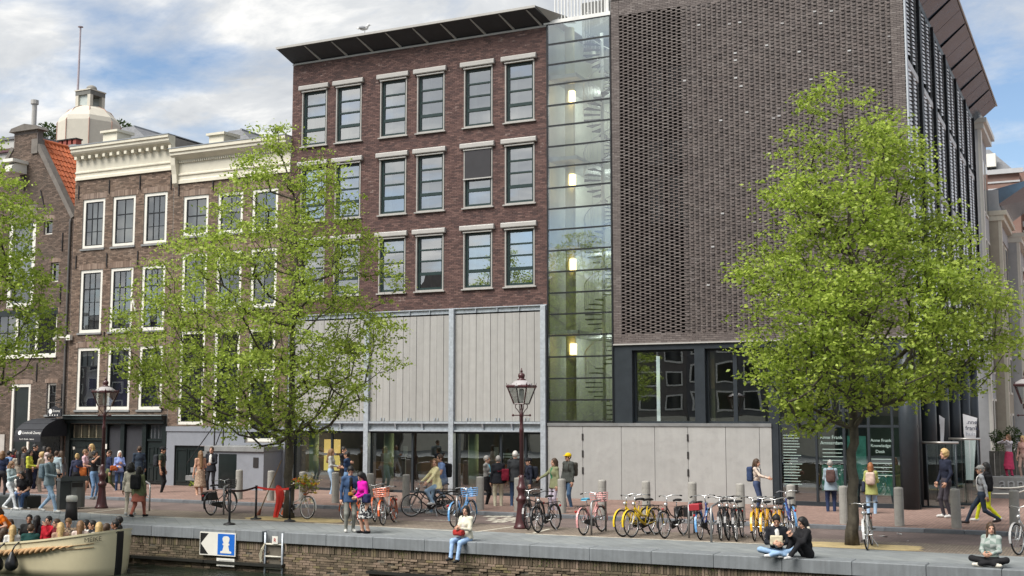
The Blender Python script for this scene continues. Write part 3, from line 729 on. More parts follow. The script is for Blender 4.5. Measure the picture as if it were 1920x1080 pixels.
MB(O).box(-46.4, -44.95, .3, .335, 9.5, 12.75).build('curtain', C_PALE, big); MB(O).box(-46.4, -44.95, .3, .335, 8.0, 9.48).build('dark_room', DARK, big)
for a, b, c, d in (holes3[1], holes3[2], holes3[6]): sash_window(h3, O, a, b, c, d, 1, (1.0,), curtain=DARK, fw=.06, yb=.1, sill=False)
n = 4
for k in range(n):
    a = -48.4 + k * (5.18 / n)
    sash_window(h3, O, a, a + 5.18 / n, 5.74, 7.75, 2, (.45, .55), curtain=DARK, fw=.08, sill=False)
MB(O).box(-48.5, -43.15, -.08, .06, 5.62, 5.735).build('long_sill', WHITE, h3)
MB(O).box(-48.45, -43.18, -.02, .05, 7.62, 7.9).build('window_head', BLACKP, h3)
dr = ring(MB(O), -45.95, -44.72, 0, 4.43, .14, .02, .2).build('front_door', WHITE, h3); MB(O).box(-45.81, -44.86, .1, .16, 0, 4.29).build('door_leaf', BLACKP, dr)
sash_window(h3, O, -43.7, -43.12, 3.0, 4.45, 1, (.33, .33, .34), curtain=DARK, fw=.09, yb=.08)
anchors(h3, O, [(-45.65, 14.0), (-43.05, 10.95), (-43.05, 8.5), (-46.5, 5.0), (-44.35, 4.95)], .85)
MB(O).add([(-44.6, -.06, 13.5), (-44.55, -.06, 13.5), (-44.2, -.06, 12.5), (-44.25, -.06, 12.5), (-44.6, -.016, 13.5), (-44.55, -.016, 13.5), (-44.2, -.016, 12.5), (-44.25, -.016, 12.5)], [(0, 1, 2, 3), (0, 4, 5, 1), (1, 5, 6, 2), (3, 2, 6, 7), (0, 3, 7, 4)]).build('wall_anchor', IRON, h3)
# shop under the awning
MB(O).box(-44.6, -42.5, -.05, .02, 0, 2.35).build('shop_front_board', BLACKP, h3)
MB(O).box(-44.4, -42.7, -.07, -.052, .9, 2.1).build('shop_window', pm('dark_shop_window', (.02, .022, .025), .08, spec=.6), h3)
MB(O).box(-47.0, -46.2, -.07, -.02, .2, 2.1).build('menu_board', pm('menu_board', (.40, .38, .35), .7), h3)
aw = thing('awning', 'black half-round shop awning with white lettering beside the dark shop front', 'awning', (-43.6, -.05, 2.3))
OA = (-43.6, -.05, 2.3); AX0, AX1 = -43.95, -42.32
CAN = pm('black_canvas', (.02, .022, .027), .75, var=.2)
arc = [(-.02 - 1.5 * math.sin(a * math.pi / 2 / 8), 2.05 + .8 * math.cos(a * math.pi / 2 / 8)) for a in range(9)]
mb = MB(OA)
for (y0, z0), (y1, z1) in zip(arc, arc[1:]):
    mb.add([(AX0, y0, z0), (AX1, y0, z0), (AX1, y1, z1), (AX0, y1, z1)], [(0, 1, 2, 3)])
for xx in (AX0, AX1): mb.add([(xx, -.02, 2.05)] + [(xx, y, z) for y, z in arc], [(0, i + 1, i + 2) for i in range(8)])
mb.build('canopy', CAN, aw)
mb = MB(OA); mb.box(AX0, AX1, -1.53, -1.505, 1.82, 2.05); mb.build('valance', CAN, aw)
for i in (2, 4, 6): MB(OA).tube((AX0, arc[i][0], arc[i][1]), (AX1, arc[i][0], arc[i][1]), .018, .018, 6).build('rib', CAN, aw)
LET = pm('white_lettering', (.75, .75, .72), .6, var=.02)
def text(s, size, mat, parent, loc, rot=(math.pi / 2, 0, 0), name='lettering', align='LEFT', ext=.002, sx=1.0):
    cu = bpy.data.curves.new('t', 'FONT'); cu.body = s; cu.size = size; cu.align_x = align; cu.extrude = ext; cu.resolution_u = 3
    ob = bpy.data.objects.new('t', cu); me = bpy.data.meshes.new_from_object(ob); bpy.data.objects.remove(ob); bpy.data.curves.remove(cu)
    me.name = name; me.materials.append(mat); o = link(name, me, parent, loc); o.rotation_euler = rot; o.scale = (sx, 1, 1); return o
def disc(mb, c, r, axis='y', n=16, t=.004):
    vs = [(c[0] + r * math.cos(2 * math.pi * k / n), c[1], c[2] + r * math.sin(2 * math.pi * k / n)) for k in range(n)] if axis == 'y' else [(c[0], c[1] + r * math.cos(2 * math.pi * k / n), c[2] + r * math.sin(2 * math.pi * k / n)) for k in range(n)]
    return mb.add(vs, [tuple(range(n))])
tl = math.atan2(arc[6][0] - arc[8][0], arc[6][1] - arc[8][1])
text('Lunchcafé Zoomy', .155, LET, aw, (-43.48 + 43.6, -1.50 + .05, 2.16 - 2.3), (math.pi / 2 - .22, 0, 0))
o = disc(MB(), (0, 0, 0), .10).build('round_logo', LET, aw); o.location = (-43.63 + 43.6, -1.50 + .05, 2.21 - 2.3); o.rotation_euler = (-.22, 0, 0)
text('Food - Drinks - Sweets', .095, LET, aw, (-43.6 + 43.6, -1.536 + .05, 1.9 - 2.3))
hs = thing('hanging_sign', 'small black hanging shop sign with round white logo on an iron bracket', 'sign', (-43.1, -.05, 3.1))
OH = (-43.1, -.05, 3.1); HY = -.75
MB(OH).prism([(-42.76, 2.93), (-42.76, 3.28), (-42.55, 3.31), (-42.33, 3.4), (-42.12, 3.31), (-41.92, 3.28), (-41.92, 2.93), (-42.33, 2.89)], 'y', HY - .03, HY + .03).build('board', CAN, hs)
disc(MB(OH), (-42.58, HY - .034, 3.15), .11).build('round_logo', LET, hs)
text('Zoomy', .15, LET, hs, (-42.44 + 43.1, HY - .034 + .05, 3.13 - 3.1)); 
for k in range(4): disc(MB(OH), (-42.6 + k * .15, HY - .034, 2.99), .033, n=8).build('icon', LET, hs)
MB(OH).tube((-42.9, HY, 3.55), (-41.8, HY, 3.55), .02).tube((-42.6, HY, 3.55), (-42.7, -.05, 3.75), .02).tube((-42.66, HY, 3.28), (-42.66, HY, 3.55), .012).tube((-42.05, HY, 3.28), (-42.05, HY, 3.55), .012).tube((-42.7, -.06, 3.4), (-42.7, -.06, 4.4), .03).build('bracket', IRON, hs)

# ---------------------------------------------------------------- red brick building (three rows of six windows over steel cladding)
O = (XC, 0, 0); ZB, ZT = 7.06, 17.62
bt = thing('brick_building', 'tall red brick building with flared dark roof and grey steel-clad lower floors', 'building', O)
WX = [-29.68, -27.98, -25.84, -24.12, -22.0, -20.22]; WW = 1.245
WZs = [(14.08, 16.45), (10.92, 13.22), (7.78, 10.0)]
holes = [(x, x + WW, c, d) for x in WX for c, d in WZs]
mb = MB(O); cells(mb, XC, XD, ZB, ZT, holes, 0, .34); mb.box(XC, XC + .3, .34, 12, 0, ZT); mb.box(XC, XD, 11.7, 12, 0, ZT); mb.box(XD - .3, XD, .34, 12, ZB, ZT); mb.build('wall', M_MORTD, bt)
mb = MB(O); brick_rows(mb, XC, XD, ZB, ZT, holes, seed=11)
for i in range(int((ZT - ZB) / .0625)):            # returns on the visible left flank are not seen; right flank is behind the stair tower
    pass
tag(mb.build('brick_courses', B_RED, bt), kind='stuff')
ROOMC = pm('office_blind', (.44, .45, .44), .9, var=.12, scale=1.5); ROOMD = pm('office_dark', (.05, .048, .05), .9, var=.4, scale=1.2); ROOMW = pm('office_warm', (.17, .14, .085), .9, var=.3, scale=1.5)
SURR = pm('aluminium_surround', (.33, .32, .30), .45, var=.08)
BLIND = pm('lowered_screen', (.035, .034, .038), .8, var=.1)
for ri, (c, d) in enumerate(WZs):
    for k, x in enumerate(WX):
        win = ring(MB(O), x, x + WW, c, d, .05, -.04, .18).build('window', SURR, bt)
        a, b, e, f = x + .05, x + WW - .05, c + .05, d - .05
        fr = MB(O); ring(fr, a, b, e, f, .095, .06, .15)
        zb_ = e + .64
        fr.box(a + .095, b - .095, .05, .15, zb_ - .06, zb_ + .06)
        h3_ = (f - .095 - zb_ - .06) / 3
        zl = [zb_ + .06, zb_ + .06 + h3_, zb_ + .06 + 2 * h3_, f - .095]
        for z in zl[1:3]: fr.box(a + .095, b - .095, .06, .15, z - .03, z + .03)
        fr.build('frame', DARKGREEN, win)
        pane(win, a + .08, b - .08, .10, e + .08, zb_ - .05, G_TOWER, O)
        for q in range(3): pane(win, a + .08, b - .08, .11, zl[q], zl[q + 1], G_TOWER, O).rotation_euler = (R(rnd.uniform(-.3, .3)), 0, R(rnd.uniform(-.3, .3)))
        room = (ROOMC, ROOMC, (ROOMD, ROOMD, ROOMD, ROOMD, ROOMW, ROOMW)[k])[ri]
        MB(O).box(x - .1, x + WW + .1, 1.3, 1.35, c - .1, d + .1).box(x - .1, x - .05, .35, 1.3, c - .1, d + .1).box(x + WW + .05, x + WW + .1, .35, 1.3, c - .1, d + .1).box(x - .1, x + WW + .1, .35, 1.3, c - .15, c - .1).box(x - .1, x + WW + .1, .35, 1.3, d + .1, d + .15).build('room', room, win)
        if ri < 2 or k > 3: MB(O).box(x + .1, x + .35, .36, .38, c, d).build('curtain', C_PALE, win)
        MB(O).bbox(x - .07, x + WW + .07, -.10, .06, c - .05, c - .003, .008).build('sill', SURR, win)
        MB(O).prism([(-.012, d + .02), (-.13, d + .02), (-.15, d + .05), (-.15, d + .18), (-.12, d + .22), (-.012, d + .22)], 'x', x - .13, x + WW + .10).build('sunblind_box', ALU, win)
        MB(O).box(x + .0, x + WW - .0, -.10, -.075, d - .06, d - .015).build('blind_rail', SURR, win)
        if ri == 1 and k == 4:
            MB(O).box(x + .06, x + WW - .06, -.075, -.065, d - 1.16, d + .02).build('lowered_screen', BLIND, win); MB(O).box(x + .0, x + WW - .0, -.10, -.06, d - 1.21, d - 1.165).build('screen_bar', ALU, win)
# pot plants on two sills (leaf blades in terracotta pots)
TERRA = pm('terracotta', (.35, .12, .06), .7); LEAFD = pm('house_plant_leaf', (.03, .07, .03), .5, island=.4)
def pot_plant(x, z, s, lab, seed):
    t_ = thing('pot_plant', lab, 'plant', (x, .33, z)); r_ = random.Random(seed)
    MB().lathe([(.07 * s, 0), (.11 * s, .2 * s), (.125 * s, .2 * s), (.125 * s, .24 * s), (.1 * s, .24 * s)], n=12).build('pot', TERRA, t_, True)
    mb = MB()
    for k in range(26):
        a = r_.uniform(0, 6.28); l = r_.uniform(.25, .5) * s; tx, ty = math.cos(a) * l * .6, math.sin(a) * l * .25
        p0 = Vector((0, 0, .22 * s)); p2 = Vector((tx, ty, .22 * s + l * r_.uniform(.6, 1.1))); p1 = (p0 + p2) / 2 + Vector((0, 0, .07)); wv = Vector((-.03 * s, .02, 0))
        mb.add([p0, p1 + wv, p2, p1 - wv], [(0, 1, 2, 3)])
    mb.build('leaves', LEAFD, t_)
pot_plant(-21.3, 7.86, 1.25, 'slender house plant in terracotta pot inside the lowest fifth window', 1)
pot_plant(-19.62, 7.86, 1.5, 'bushy house plant in terracotta pot inside the last lowest window by the glass stairs', 2)
# flared roof
YO = -.8; ZO = float(ony(518, 92, YO)[2])
SOFF = pm('dark_soffit', (.022, .023, .027), .55, var=.2)
roofp = MB(O); xl0, xr0 = XC - .05, XD + .2; xl1, xr1 = float(ony(518, 92, YO)[0]), float(ony(1003, 10, YO)[0])
roofp.add([(xl0, -.02, ZT + .12), (xr0, -.02, ZT + .12), (xr1, YO, ZO), (xl1, YO, ZO), (xl0, -.02, ZT + .2), (xr0, -.02, ZT + .2), (xr1, YO, ZO + .06), (xl1, YO, ZO + .06)], [(0, 1, 2, 3), (7, 6, 5, 4), (0, 3, 7, 4), (1, 5, 6, 2)])
roofp.add([(xl0, -.02, ZT + .12), (xl1, YO, ZO), (xl1, 12.5, ZO), (xl0, 12, ZT + .12)], [(0, 1, 2, 3)])
rf = roofp.build('roof', SOFF, bt)
MB(O).box(xl1 - .01, xr1 + .01, YO - .03, YO + .02, ZO - .02, ZO + .07).build('roof_edge', ALU, rf)
MB(O).add([(xr1, YO, ZO + .06), (xr0 + .55, .1, ZT + .35), (xr0, .0, ZT + .12), (xr1, YO, ZO - .02)], [(0, 1, 2, 3)]).add([(xr1, YO, ZO + .06), (xr0 + .55, .1, ZT + .35), (xr0 + .4, 1.5, ZT + .5), (xr1, 1.5, ZO + .06)], [(0, 1, 2, 3)]).build('roof_end', ALU, rf)
MB(O).box(XC + .1, XD, .0, 12, ZT, ZT + .14).build('roof_base', SOFF, rf)
MB(O).quad((xl1, YO, ZO + .062), (xr1, YO, ZO + .062), (xr1, 12, ZO + .4), (xl1, 12, ZO + .4)).build('roof_sheet', ALU, rf)
for px_ in (600, 650, 698, 751, 802, 854, 909.6, 963.6, 1015):
    x = ony(px_, 150, 0)[0]; dx = -.3
    MB(O).add([(x, -.02, ZT + .04), (x, -.02, ZT + .24), (x + dx, YO + .06, ZO), (x + dx, YO + .06, ZO - .05), (x + .05, -.02, ZT + .04), (x + .05, -.02, ZT + .24), (x + .05 + dx, YO + .06, ZO), (x + .05 + dx, YO + .06, ZO - .05)],
              [(0, 1, 2, 3), (4, 7, 6, 5), (0, 3, 7, 4), (1, 5, 6, 2), (2, 6, 7, 3)]).build('roof_bracket', SURR, rf)
MB(O).box(XC, XD, -.05, -.014, ZT - .0, ZT + .07).build('eaves_trim', SURR, bt)
# steel-clad storeys
PLANK = pm('cladding_plank', (.345, .34, .325), .55, var=.06, island=.055, streak=.06, metal=.1)
posts = [-29.95, -26.27, -22.45, -18.6]
MB(O).box(XC, XD, -.02, .2, 6.86, 7.05).build('head_beam', GALV, bt); MB(O).box(XC, XD, -.10, .0, 7.02, 7.055).build('head_flange', GALV, bt)
MB(O).box(XC, XD, .05, .1, 2.72, 6.86).build('cladding_backing', DARK, bt)
for i, x in enumerate(posts): MB(O).bbox(x - .1, x + .1, -.16, .06, 0, 7.02, .01).build('post', GALV, bt)
for i in range(3):
    a, b = posts[i] + .1, posts[i + 1] - .1; n = 12; w_ = (b - a) / n
    for k in range(n):
        y = -.03 + (.012 if k % 2 else 0)
        MB(O).box(a + k * w_ + .007, a + (k + 1) * w_ - .007, y, .04, 2.75, 6.80).build('plank', PLANK, bt)
    for k in range(1, 4):
        x = a + (b - a) * k / 4
        MB(O).box(x - .012, x + .012, -.09, -.021, 6.87, 7.02).build('stiffener', GALV, bt)
    for k in (2, 6, 10):
        x = a + k * w_
        for s_ in (-1, 1): MB(O).box(x + s_ * .07 - .02, x + s_ * .07 + .02, -.06, -.031, 2.78, 2.88).build('clip', GALV, bt)
    MB(O).box(a, b, -.12, .1, 2.66, 2.74).box(a, b, .02, .06, 2.42, 2.66).box(a, b, -.10, .1, 2.36, 2.42).build('channel_beam', GALV, bt)
    for k in (1, 2):
        x = a + (b - a) * k / 3; MB(O).prism([(-.11, 2.66), (.02, 2.66), (.02, 2.42), (-.03, 2.42)], 'x', x - .03, x + .03).build('beam_bracket', GALV, bt)
    # glazing of the ground floor
    fr = MB(O); fr.box(a, b, .10, .2, 2.28, 2.36); fr.box(a, b, .10, .2, 0, .09)
    ml = [a, a + (b - a) * .52, b] if i != 2 else [a, a + (b - a) * .52, a + (b - a) * .80, b]
    for x in ml: fr.box(x - .04, x + .04, .11, .21, 0, 2.36)
    fr.build('window_frame', ANTHRA, bt)
    for p, q in zip(ml, ml[1:]): pane(bt, p + .04, q - .04, .16, .09, 2.28, G_SHOP, O, 'glass_pane')
# lobby behind the glass
LAMPC = pm('ceiling_lamp_glow', (1, .85, .55), .5, emit=1.5, var=0)
LOB = pm('lobby_wall', (.055, .052, .05), .8, var=.4, scale=.8); LOBF = pm('lobby_floor', (.05, .05, .048), .4)
MB(O).box(XC + .3, XD, 6.0, 6.1, 0, 2.6).box(XC + .3, XD, .25, 6, 2.42, 2.6).build('lobby_wall', LOB, bt)
MB(O).box(XC + .3, XD, .22, 6, .0, .02).build('lobby_floor', LOBF, bt)
for x in (-28.3, -24.3, -20.5):
    pl_ = bpy.data.lights.new('lobby_lamp_light', 'POINT'); pl_.energy = 28; pl_.color = (1, .85, .6); pl_.shadow_soft_size = .2; po_ = bpy.data.objects.new('lobby_lamp_light', pl_); COL.objects.link(po_); po_.parent = bt; po_.location = (x - XC, 1.6, 2.1)
    MB(O).bbox(x - .2, x + .2, 1.5, 1.7, 2.3, 2.4, .01).build('ceiling_lamp', LAMPC, bt)
GREENC = pm('pale_green_column', (.36, .44, .27), .6, var=.06)
for x in (-29.35, -25.75, -21.95, -18.85): MB(O).lathe([(.2, 0), (.2, 2.42)], (x, .75, 0), 16).build('column', GREENC, bt, True)
LAMPY = pm('lobby_lamp_glow', (1.0, .62, .2), .5, emit=.55, var=.3, scale=2)
MB(O).box(-28.85, -28.15, .75, .9, 1.45, 2.0).build('lamp_panel', LAMPY, bt); MB(O).box(-28.85, -28.15, .75, .9, .75, 1.35).build('lamp_panel', pm('lobby_lamp_low', (1.0, .70, .2), .5, emit=.45, var=.3, scale=2), bt)
for x, y, s_ in ((-25.0, 3.0, 1.2), (-23.6, 2.2, .9), (-21.0, 2.5, 1.3), (-27.2, 2.6, 1.1)): MB(O).bbox(x - s_ / 2, x + s_ / 2, y, y + .5, 0, 1.05, .03).build('lobby_desk', pm('lobby_wood', (.10, .05, .03), .5, var=.3), bt)
for x in (-24.9, -20.9):
    MB(O).box(x - .014, x + .014, .62, .65, .02, 1.45).box(x - .09, x + .09, .6, .62, 1.45, 1.78).box(x - .2, x + .2, .6, .66, .02, .03).build('notice_stand', ALU, bt)
MB(O).box(-20.6, -19.6, .30, .305, 1.50, 1.56).box(-20.6, -19.7, .30, .305, 1.40, 1.46).build('door_sticker', LET, bt)

# ---------------------------------------------------------------- glass stair tower
O = (XD, 0, 0); SX0, SX1 = XD + .04, XE - .03
stt = thing('glass_stair_tower', 'narrow glazed stair tower with horizontal glass panes between red and grey brick', 'stair tower', O)
zs0, zs1, NP = 2.74, 17.70, 19; ph = (zs1 - zs0) / NP
for k in range(NP):
    pane(stt, SX0, SX1, -.02, zs0 + k * ph + .02, zs0 + (k + 1) * ph - .02, G_STAIR, O, 'glass_pane').rotation_euler = (R(rnd.uniform(-.25, .25)), 0, R(rnd.uniform(-.15, .15)))
for k in range(NP + 1):
    z = zs0 + k * ph; MB(O).box(SX0, SX1, -.045, .06, z - .028, z + .028).build('glazing_bar', SASH, stt)
for x in (XD - .0, XE - .05): MB(O).box(x, x + .05, -.05, .1, zs0, zs1).build('edge_bar', SASH, stt)
INW = pm('stair_wall', (.68, .69, .60), .85, var=.05); INF = pm('stair_floor', (.45, .46, .44), .7)
MB(O).box(XD, XE, 4.4, 4.5, 2.4, 17.9).box(XD - .02, XD + .03, .1, 4.4, 2.4, 17.9).box(XE - .03, XE + .02, .1, 4.4, 2.4, 17.9).build('stair_wall', INW, stt)
for z in (2.64, 5.95, 9.2, 12.45, 15.6):
    MB(O).box(XD + .04, XD + 1.15, .12, 4.38, z, z + .14).box(XD + 1.15, XE - .04, 3.0, 4.38, z, z + .14).build('landing', INF, stt)
pane(stt, XD, XE, 2.2, 15.6, 20.0, G_CLEAR, O, 'added_glass_roof').rotation_euler = (math.pi / 2, 0, 0)  # glass roof added so that sky light reaches the stairs
MB(O).lathe([(.19, 0), (.19, 15.1)], (XD + .62, .75, 2.6), 16).build('column', pm('cream_column', (.58, .55, .36), .6, var=.04), stt, True)
STG = pm('stair_lamp_glow', (1.0, .72, .3), .5, emit=2.6, var=0)
for z in (5.2, 8.35, 11.55, 14.75):
    pl_ = bpy.data.lights.new('stair_lamp_light', 'POINT'); pl_.energy = 24; pl_.color = (.96, 1, .97); pl_.shadow_soft_size = .3; po_ = bpy.data.objects.new('stair_lamp_light', pl_); COL.objects.link(po_); po_.parent = stt; po_.location = (1.3, 2.6, z + .5)
    lp = MB(O).bbox(XD + .72, XD + .92, .40, .58, z, z + .42, .02).build('wall_lamp', STG, stt)
SPR = pm('white_stair_rail', (.62, .62, .60), .5); TRD = pm('stair_tread', (.10, .105, .105), .6)
CX, CY = XD + 1.62, 1.55
tr = MB(O); rl = MB(O)
for k in range(86):
    a = k * R(24); z = 2.85 + k * .17; c1, s1 = math.cos(a), math.sin(a); c2, s2 = math.cos(a + R(26)), math.sin(a + R(26)); r0, r1 = .08, .72
    vs = [(CX + r0 * c1, CY + r0 * s1, z), (CX + r1 * c1, CY + r1 * s1, z), (CX + r1 * c2, CY + r1 * s2, z), (CX + r0 * c2, CY + r0 * s2, z)]
    tr.add(vs + [(p[0], p[1], p[2] - .04) for p in vs], [(0, 1, 2, 3), (7, 6, 5, 4), (0, 4, 5, 1), (1, 5, 6, 2), (2, 6, 7, 3), (3, 7, 4, 0)])
    for q in (0, .5):
        aa = a + R(24) * q; rl.tube((CX + r1 * math.cos(aa), CY + r1 * math.sin(aa), z + q * .17), (CX + r1 * math.cos(aa), CY + r1 * math.sin(aa), z + .95 + q * .17), .009, .009, 4, False)
rl.path([(CX + .72 * math.cos(k * R(12)), CY + .72 * math.sin(k * R(12)), 3.8 + k * .085) for k in range(172)], .022, 6)
rl.tube((CX, CY, 2.7), (CX, CY, 17.6), .07)
tag(tr.build('spiral_treads', TRD, stt), kind='stuff'); rl.build('spiral_railing', SPR, stt, True)
# roof rail with plant room behind
rr = MB(O); zr = 17.86
for k in range(17): x = XD + .35 + k * .135; rr.box(x - .02, x + .02, -.02, .02, zr, zr + .95)
rr.box(XD + .25, XE - .1, -.03, .03, zr + .93, zr + 1.0); rr.box(XD - .1, XE, -.06, .12, zr - .16, zr - .02); rr.box(XE - .18, XE - .06, -.05, .07, zr - .1, zr + 1.25)
rr.build('roof_railing', SPR, stt)
MB(O).box(XD + .2, XE - .4, 3.0, 6.0, zr, zr + 1.6).build('plant_room', pm('plant_room', (.13, .13, .125), .7), stt)

# ---------------------------------------------------------------- corner museum building
O = (XE, 0, 0); ZC0, ZC1 = 5.52, 18.25
cb = thing('corner_building', 'modern grey brick corner building with perforated brick screen and dark steel ground floor', 'building', O)
HX0, HX1, HZ0, HZ1 = -15.54, -13.12, 5.86, 17.62; PX1 = -5.93
mb = MB(O); cells(mb, XE, XF, ZC0, ZC1, [(HX0, HX1, HZ0, HZ1)], .0, .3); mb.box(XE, XF - .4, 11.7, 12, 0, ZC1); mb.box(XE + .0, XE + .3, .3, 12, ZC0, ZC1); mb.build('wall', pm('warm_grey_mortar', (.105, .092, .087), .9, var=.12), cb)
mb = MB(O); PER = .373; cn = int(round((HZ1 - HZ0) / .0637)); ch = (HZ1 - HZ0) / cn
brick_rows(mb, XE, HX0, ZC0, ZC1, [], seed=21); brick_rows(mb, PX1, XF, ZC0, ZC1, [], seed=22)
brick_rows(mb, HX0, PX1, ZC0, HZ0, [], seed=23); brick_rows(mb, HX0, PX1, HZ1, ZC1, [], seed=24)
hd = MB(O); r2 = random.Random(9)
for i in range(cn):
    za = HZ0 + i * ch + .005; zb = za + ch - .010; zc_ = zb - .014; off = PER / 2 if i % 2 else 0
    k = -1
    while True:
        x = HX0 + off + k * PER; k += 1
        if x > PX1: break
        hx0, hx1 = x, x + .118                     # header / opening
        s0, s1 = x + .118, x + PER                 # stretcher
        a, b = max(s0, HX0) + .004, min(s1, PX1) - .004
        if b - a > .02:
            y1 = .10 if a < HX1 else .004; zt_b = zc_ if a < HX1 else zb; y = -.012 + r2.uniform(-.003, .003)
            mb.add([(a, y1, za), (b, y1, za), (b, y1, zt_b), (a, y1, zt_b), (a, y, za), (b, y, za), (b, y, zt_b), (a, y, zt_b)], [(4, 5, 6, 7), (0, 1, 5, 4), (1, 2, 6, 5), (2, 3, 7, 6), (3, 0, 4, 7)] + ([(3, 2, 1, 0)] if y1 > .05 else []))
        a, b = max(hx0, HX0) + .004, min(hx1, PX1) - .004
        if b - a > .03 and a > HX1 - .02:
            y = -.012 - r2.uniform(.025, .05); tw = r2.uniform(-.004, .004)
            hd.add([(a, .004, za), (b, .004, za), (b, .004, zb), (a, .004, zb), (a, y + tw, za), (b, y - tw, za), (b, y - tw, zb), (a, y + tw, zb)], [(4, 5, 6, 7), (0, 1, 5, 4), (1, 2, 6, 5), (2, 3, 7, 6), (3, 0, 4, 7)])
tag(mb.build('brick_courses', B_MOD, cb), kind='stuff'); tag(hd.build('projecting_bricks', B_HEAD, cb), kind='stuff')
# room behind the perforated screen: dark, a strip of window at three floors
MB(O).box(HX0 - .1, HX1 + .1, .62, .66, HZ0 - .1, HZ1 + .1).box(HX0 - .1, HX0 - .06, .3, .62, HZ0, HZ1).box(HX1 + .06, HX1 + .1, .3, .62, HZ0, HZ1).build('screen_backing', DARK, cb)
for z0_, z1_ in ((14.0, 15.6), (9.9, 11.6), (12.0, 12.9)):
    for a, b in ((-14.6, -14.05), (-13.85, -13.25)): MB(O).box(a, b, .58, .61, z0_, z1_).build('window_strip', pm('pale_window_strip', (.35, .36, .37), .3), cb)
MB(O).box(XE, XF, -.06, .02, ZC0 - .05, ZC0 - .002).build('wall_foot_trim', ALU, cb)
MB(O).box(XE, XF, -.05, .35, ZC1, ZC1 + .1).build('parapet', ALU, cb)
MB(O).box(XE, XF, .3, 12, ZC1 - .2, ZC1).build('roof', SOFF, cb)
# steel and glass band
MB(O).box(XE, XF + .1, .02, .34, 5.28, 5.47).build('steel_beam', ANTHRA, cb)
for a, b in ((-15.87, -15.18), (-12.87, -12.5), (-10.28, -9.95)): MB(O).box(a, b, .0, .22, 2.7, 5.28).build('steel_column', ANTHRA, cb)
for a, b in ((-15.18, -12.87), (-12.5, -11.5), (-11.5, -10.28)):
    f_ = ring(MB(O), a, b, 2.7, 5.28, .07, .24, .34).build('window_frame', ANTHRA, cb)
    pane(f_, a + .06, b - .06, .29, 2.76, 5.22, G_SHOP, O, 'glass_pane')
MB(O).box(XE, XF - .3, 5.0, 5.1, 0, 5.4).box(XE, -10.2, .4, 5, 2.58, 2.66).build('interior_wall', pm('interior_olive', (.16, .17, .12), .85, var=.25, scale=.6), cb)
MB(O).box(XE, XF - .3, .36, 5.1, 5.3, 5.46).build('interior_ceiling', pm('interior_ceiling', (.10, .10, .10), .8), cb)
MB(O).box(-12.45, -12.3, .5, 3, 2.7, 5.2).build('interior_partition', pm('interior_ochre', (.36, .32, .16), .85), cb)
MB(O).box(-12.42, -12.28, .44, .49, 3.9, 4.95).build('picture_frame', pm('gilt', (.38, .26, .12), .5), cb)
# concrete wall of cast panels
jx = [-18.46, -17.07, -15.59, -14.34, -13.13, -11.79, -10.62, -10.2]
for a, b in zip(jx, jx[1:]):
    MB(O).box(a + .008, b - .008, -.05, .3, .0, 2.58).build('concrete_panel', CONC, cb)
MB(O).box(-18.47, -10.2, .0, .28, .02, 2.57).build('joint_backing', DARK, cb)
MB(O).box(-18.47, -10.2, -.08, .34, 2.59, 2.70).build('concrete_coping', STONE, cb)
for x in (-17.07, -13.13):
    for z in (1.0, 1.6, 2.2): MB(O).box(x - .03, x + .03, -.075, -.052, z - .12, z + .12).build('hinge', IRON, cb)
# glazed front at the corner, printed glass
gm = [-9.95, -8.74, -7.84, -7.05, -6.3, XF - .05]
fr = MB(O); fr.box(-9.98, XF, .04, .16, .0, .14); fr.box(-9.98, XF, .04, .16, 2.58, 2.66); fr.box(-9.98, XF, .04, .16, 5.2, 5.28)
for x in gm: fr.box(x - .035, x + .035, .03, .17, .14, 5.2)
fr.build('window_frame', ANTHRA, cb)
MB(O).box(-10.2, -9.98, -.02, .2, 0, 2.7).build('steel_column', ANTHRA, cb)
for i, (a, b) in enumerate(zip(gm, gm[1:])):
    pane(cb, a + .03, b - .03, .10, .14, 2.58, G_SHOP if i == 0 else G_GREEN, O, 'glass_pane'); pane(cb, a + .03, b - .03, .10, 2.66, 5.2, G_SHOP, O, 'glass_pane')
PR = pm('window_print', (.33, .44, .40), .6, var=.05)
def lines(x, z, n, w_, g=.1, seed=1):
    r_ = random.Random(seed); m_ = MB(O)
    for k in range(n): m_.box(x, x + w_ * r_.uniform(.7, 1), .085, .09, z - k * g, z - k * g + .02)
    m_.build('printed_text', PR, cb)
lines(-9.85, 2.3, 18, .62, .095, 3); lines(-8.55, 1.85, 4, .85, .12, 4); lines(-7.0, 1.55, 5, .72, .13, 5)
text('Anne Frank', .155, PR, cb, (-8.62 - XE, .088, 2.2)); text('Amsterdam', .155, PR, cb, (-8.62 - XE, .088, 2.02))
text('Anne Frank', .14, PR, cb, (-7.0 - XE, .088, 2.12)); text('Knowledge', .14, PR, cb, (-7.0 - XE, .088, 1.95)); text('Desk', .14, PR, cb, (-6.85 - XE, .088, 1.76))
for a, b, c, d, m_ in ((-8.6, -7.9, .5, 1.35, (.20, .42, .36)), (-6.95, -6.35, .4, 1.1, (.18, .38, .30)), (-7.75, -7.15, .9, 2.3, (.22, .44, .39)), (-9.85, -9.45, .95, 1.35, (.45, .47, .47))):
    MB(O).box(a, b, .115, .12, c, d).build('window_poster', pm('poster_%d' % int(-a * 100), m_, .6, var=.35, scale=5), cb)
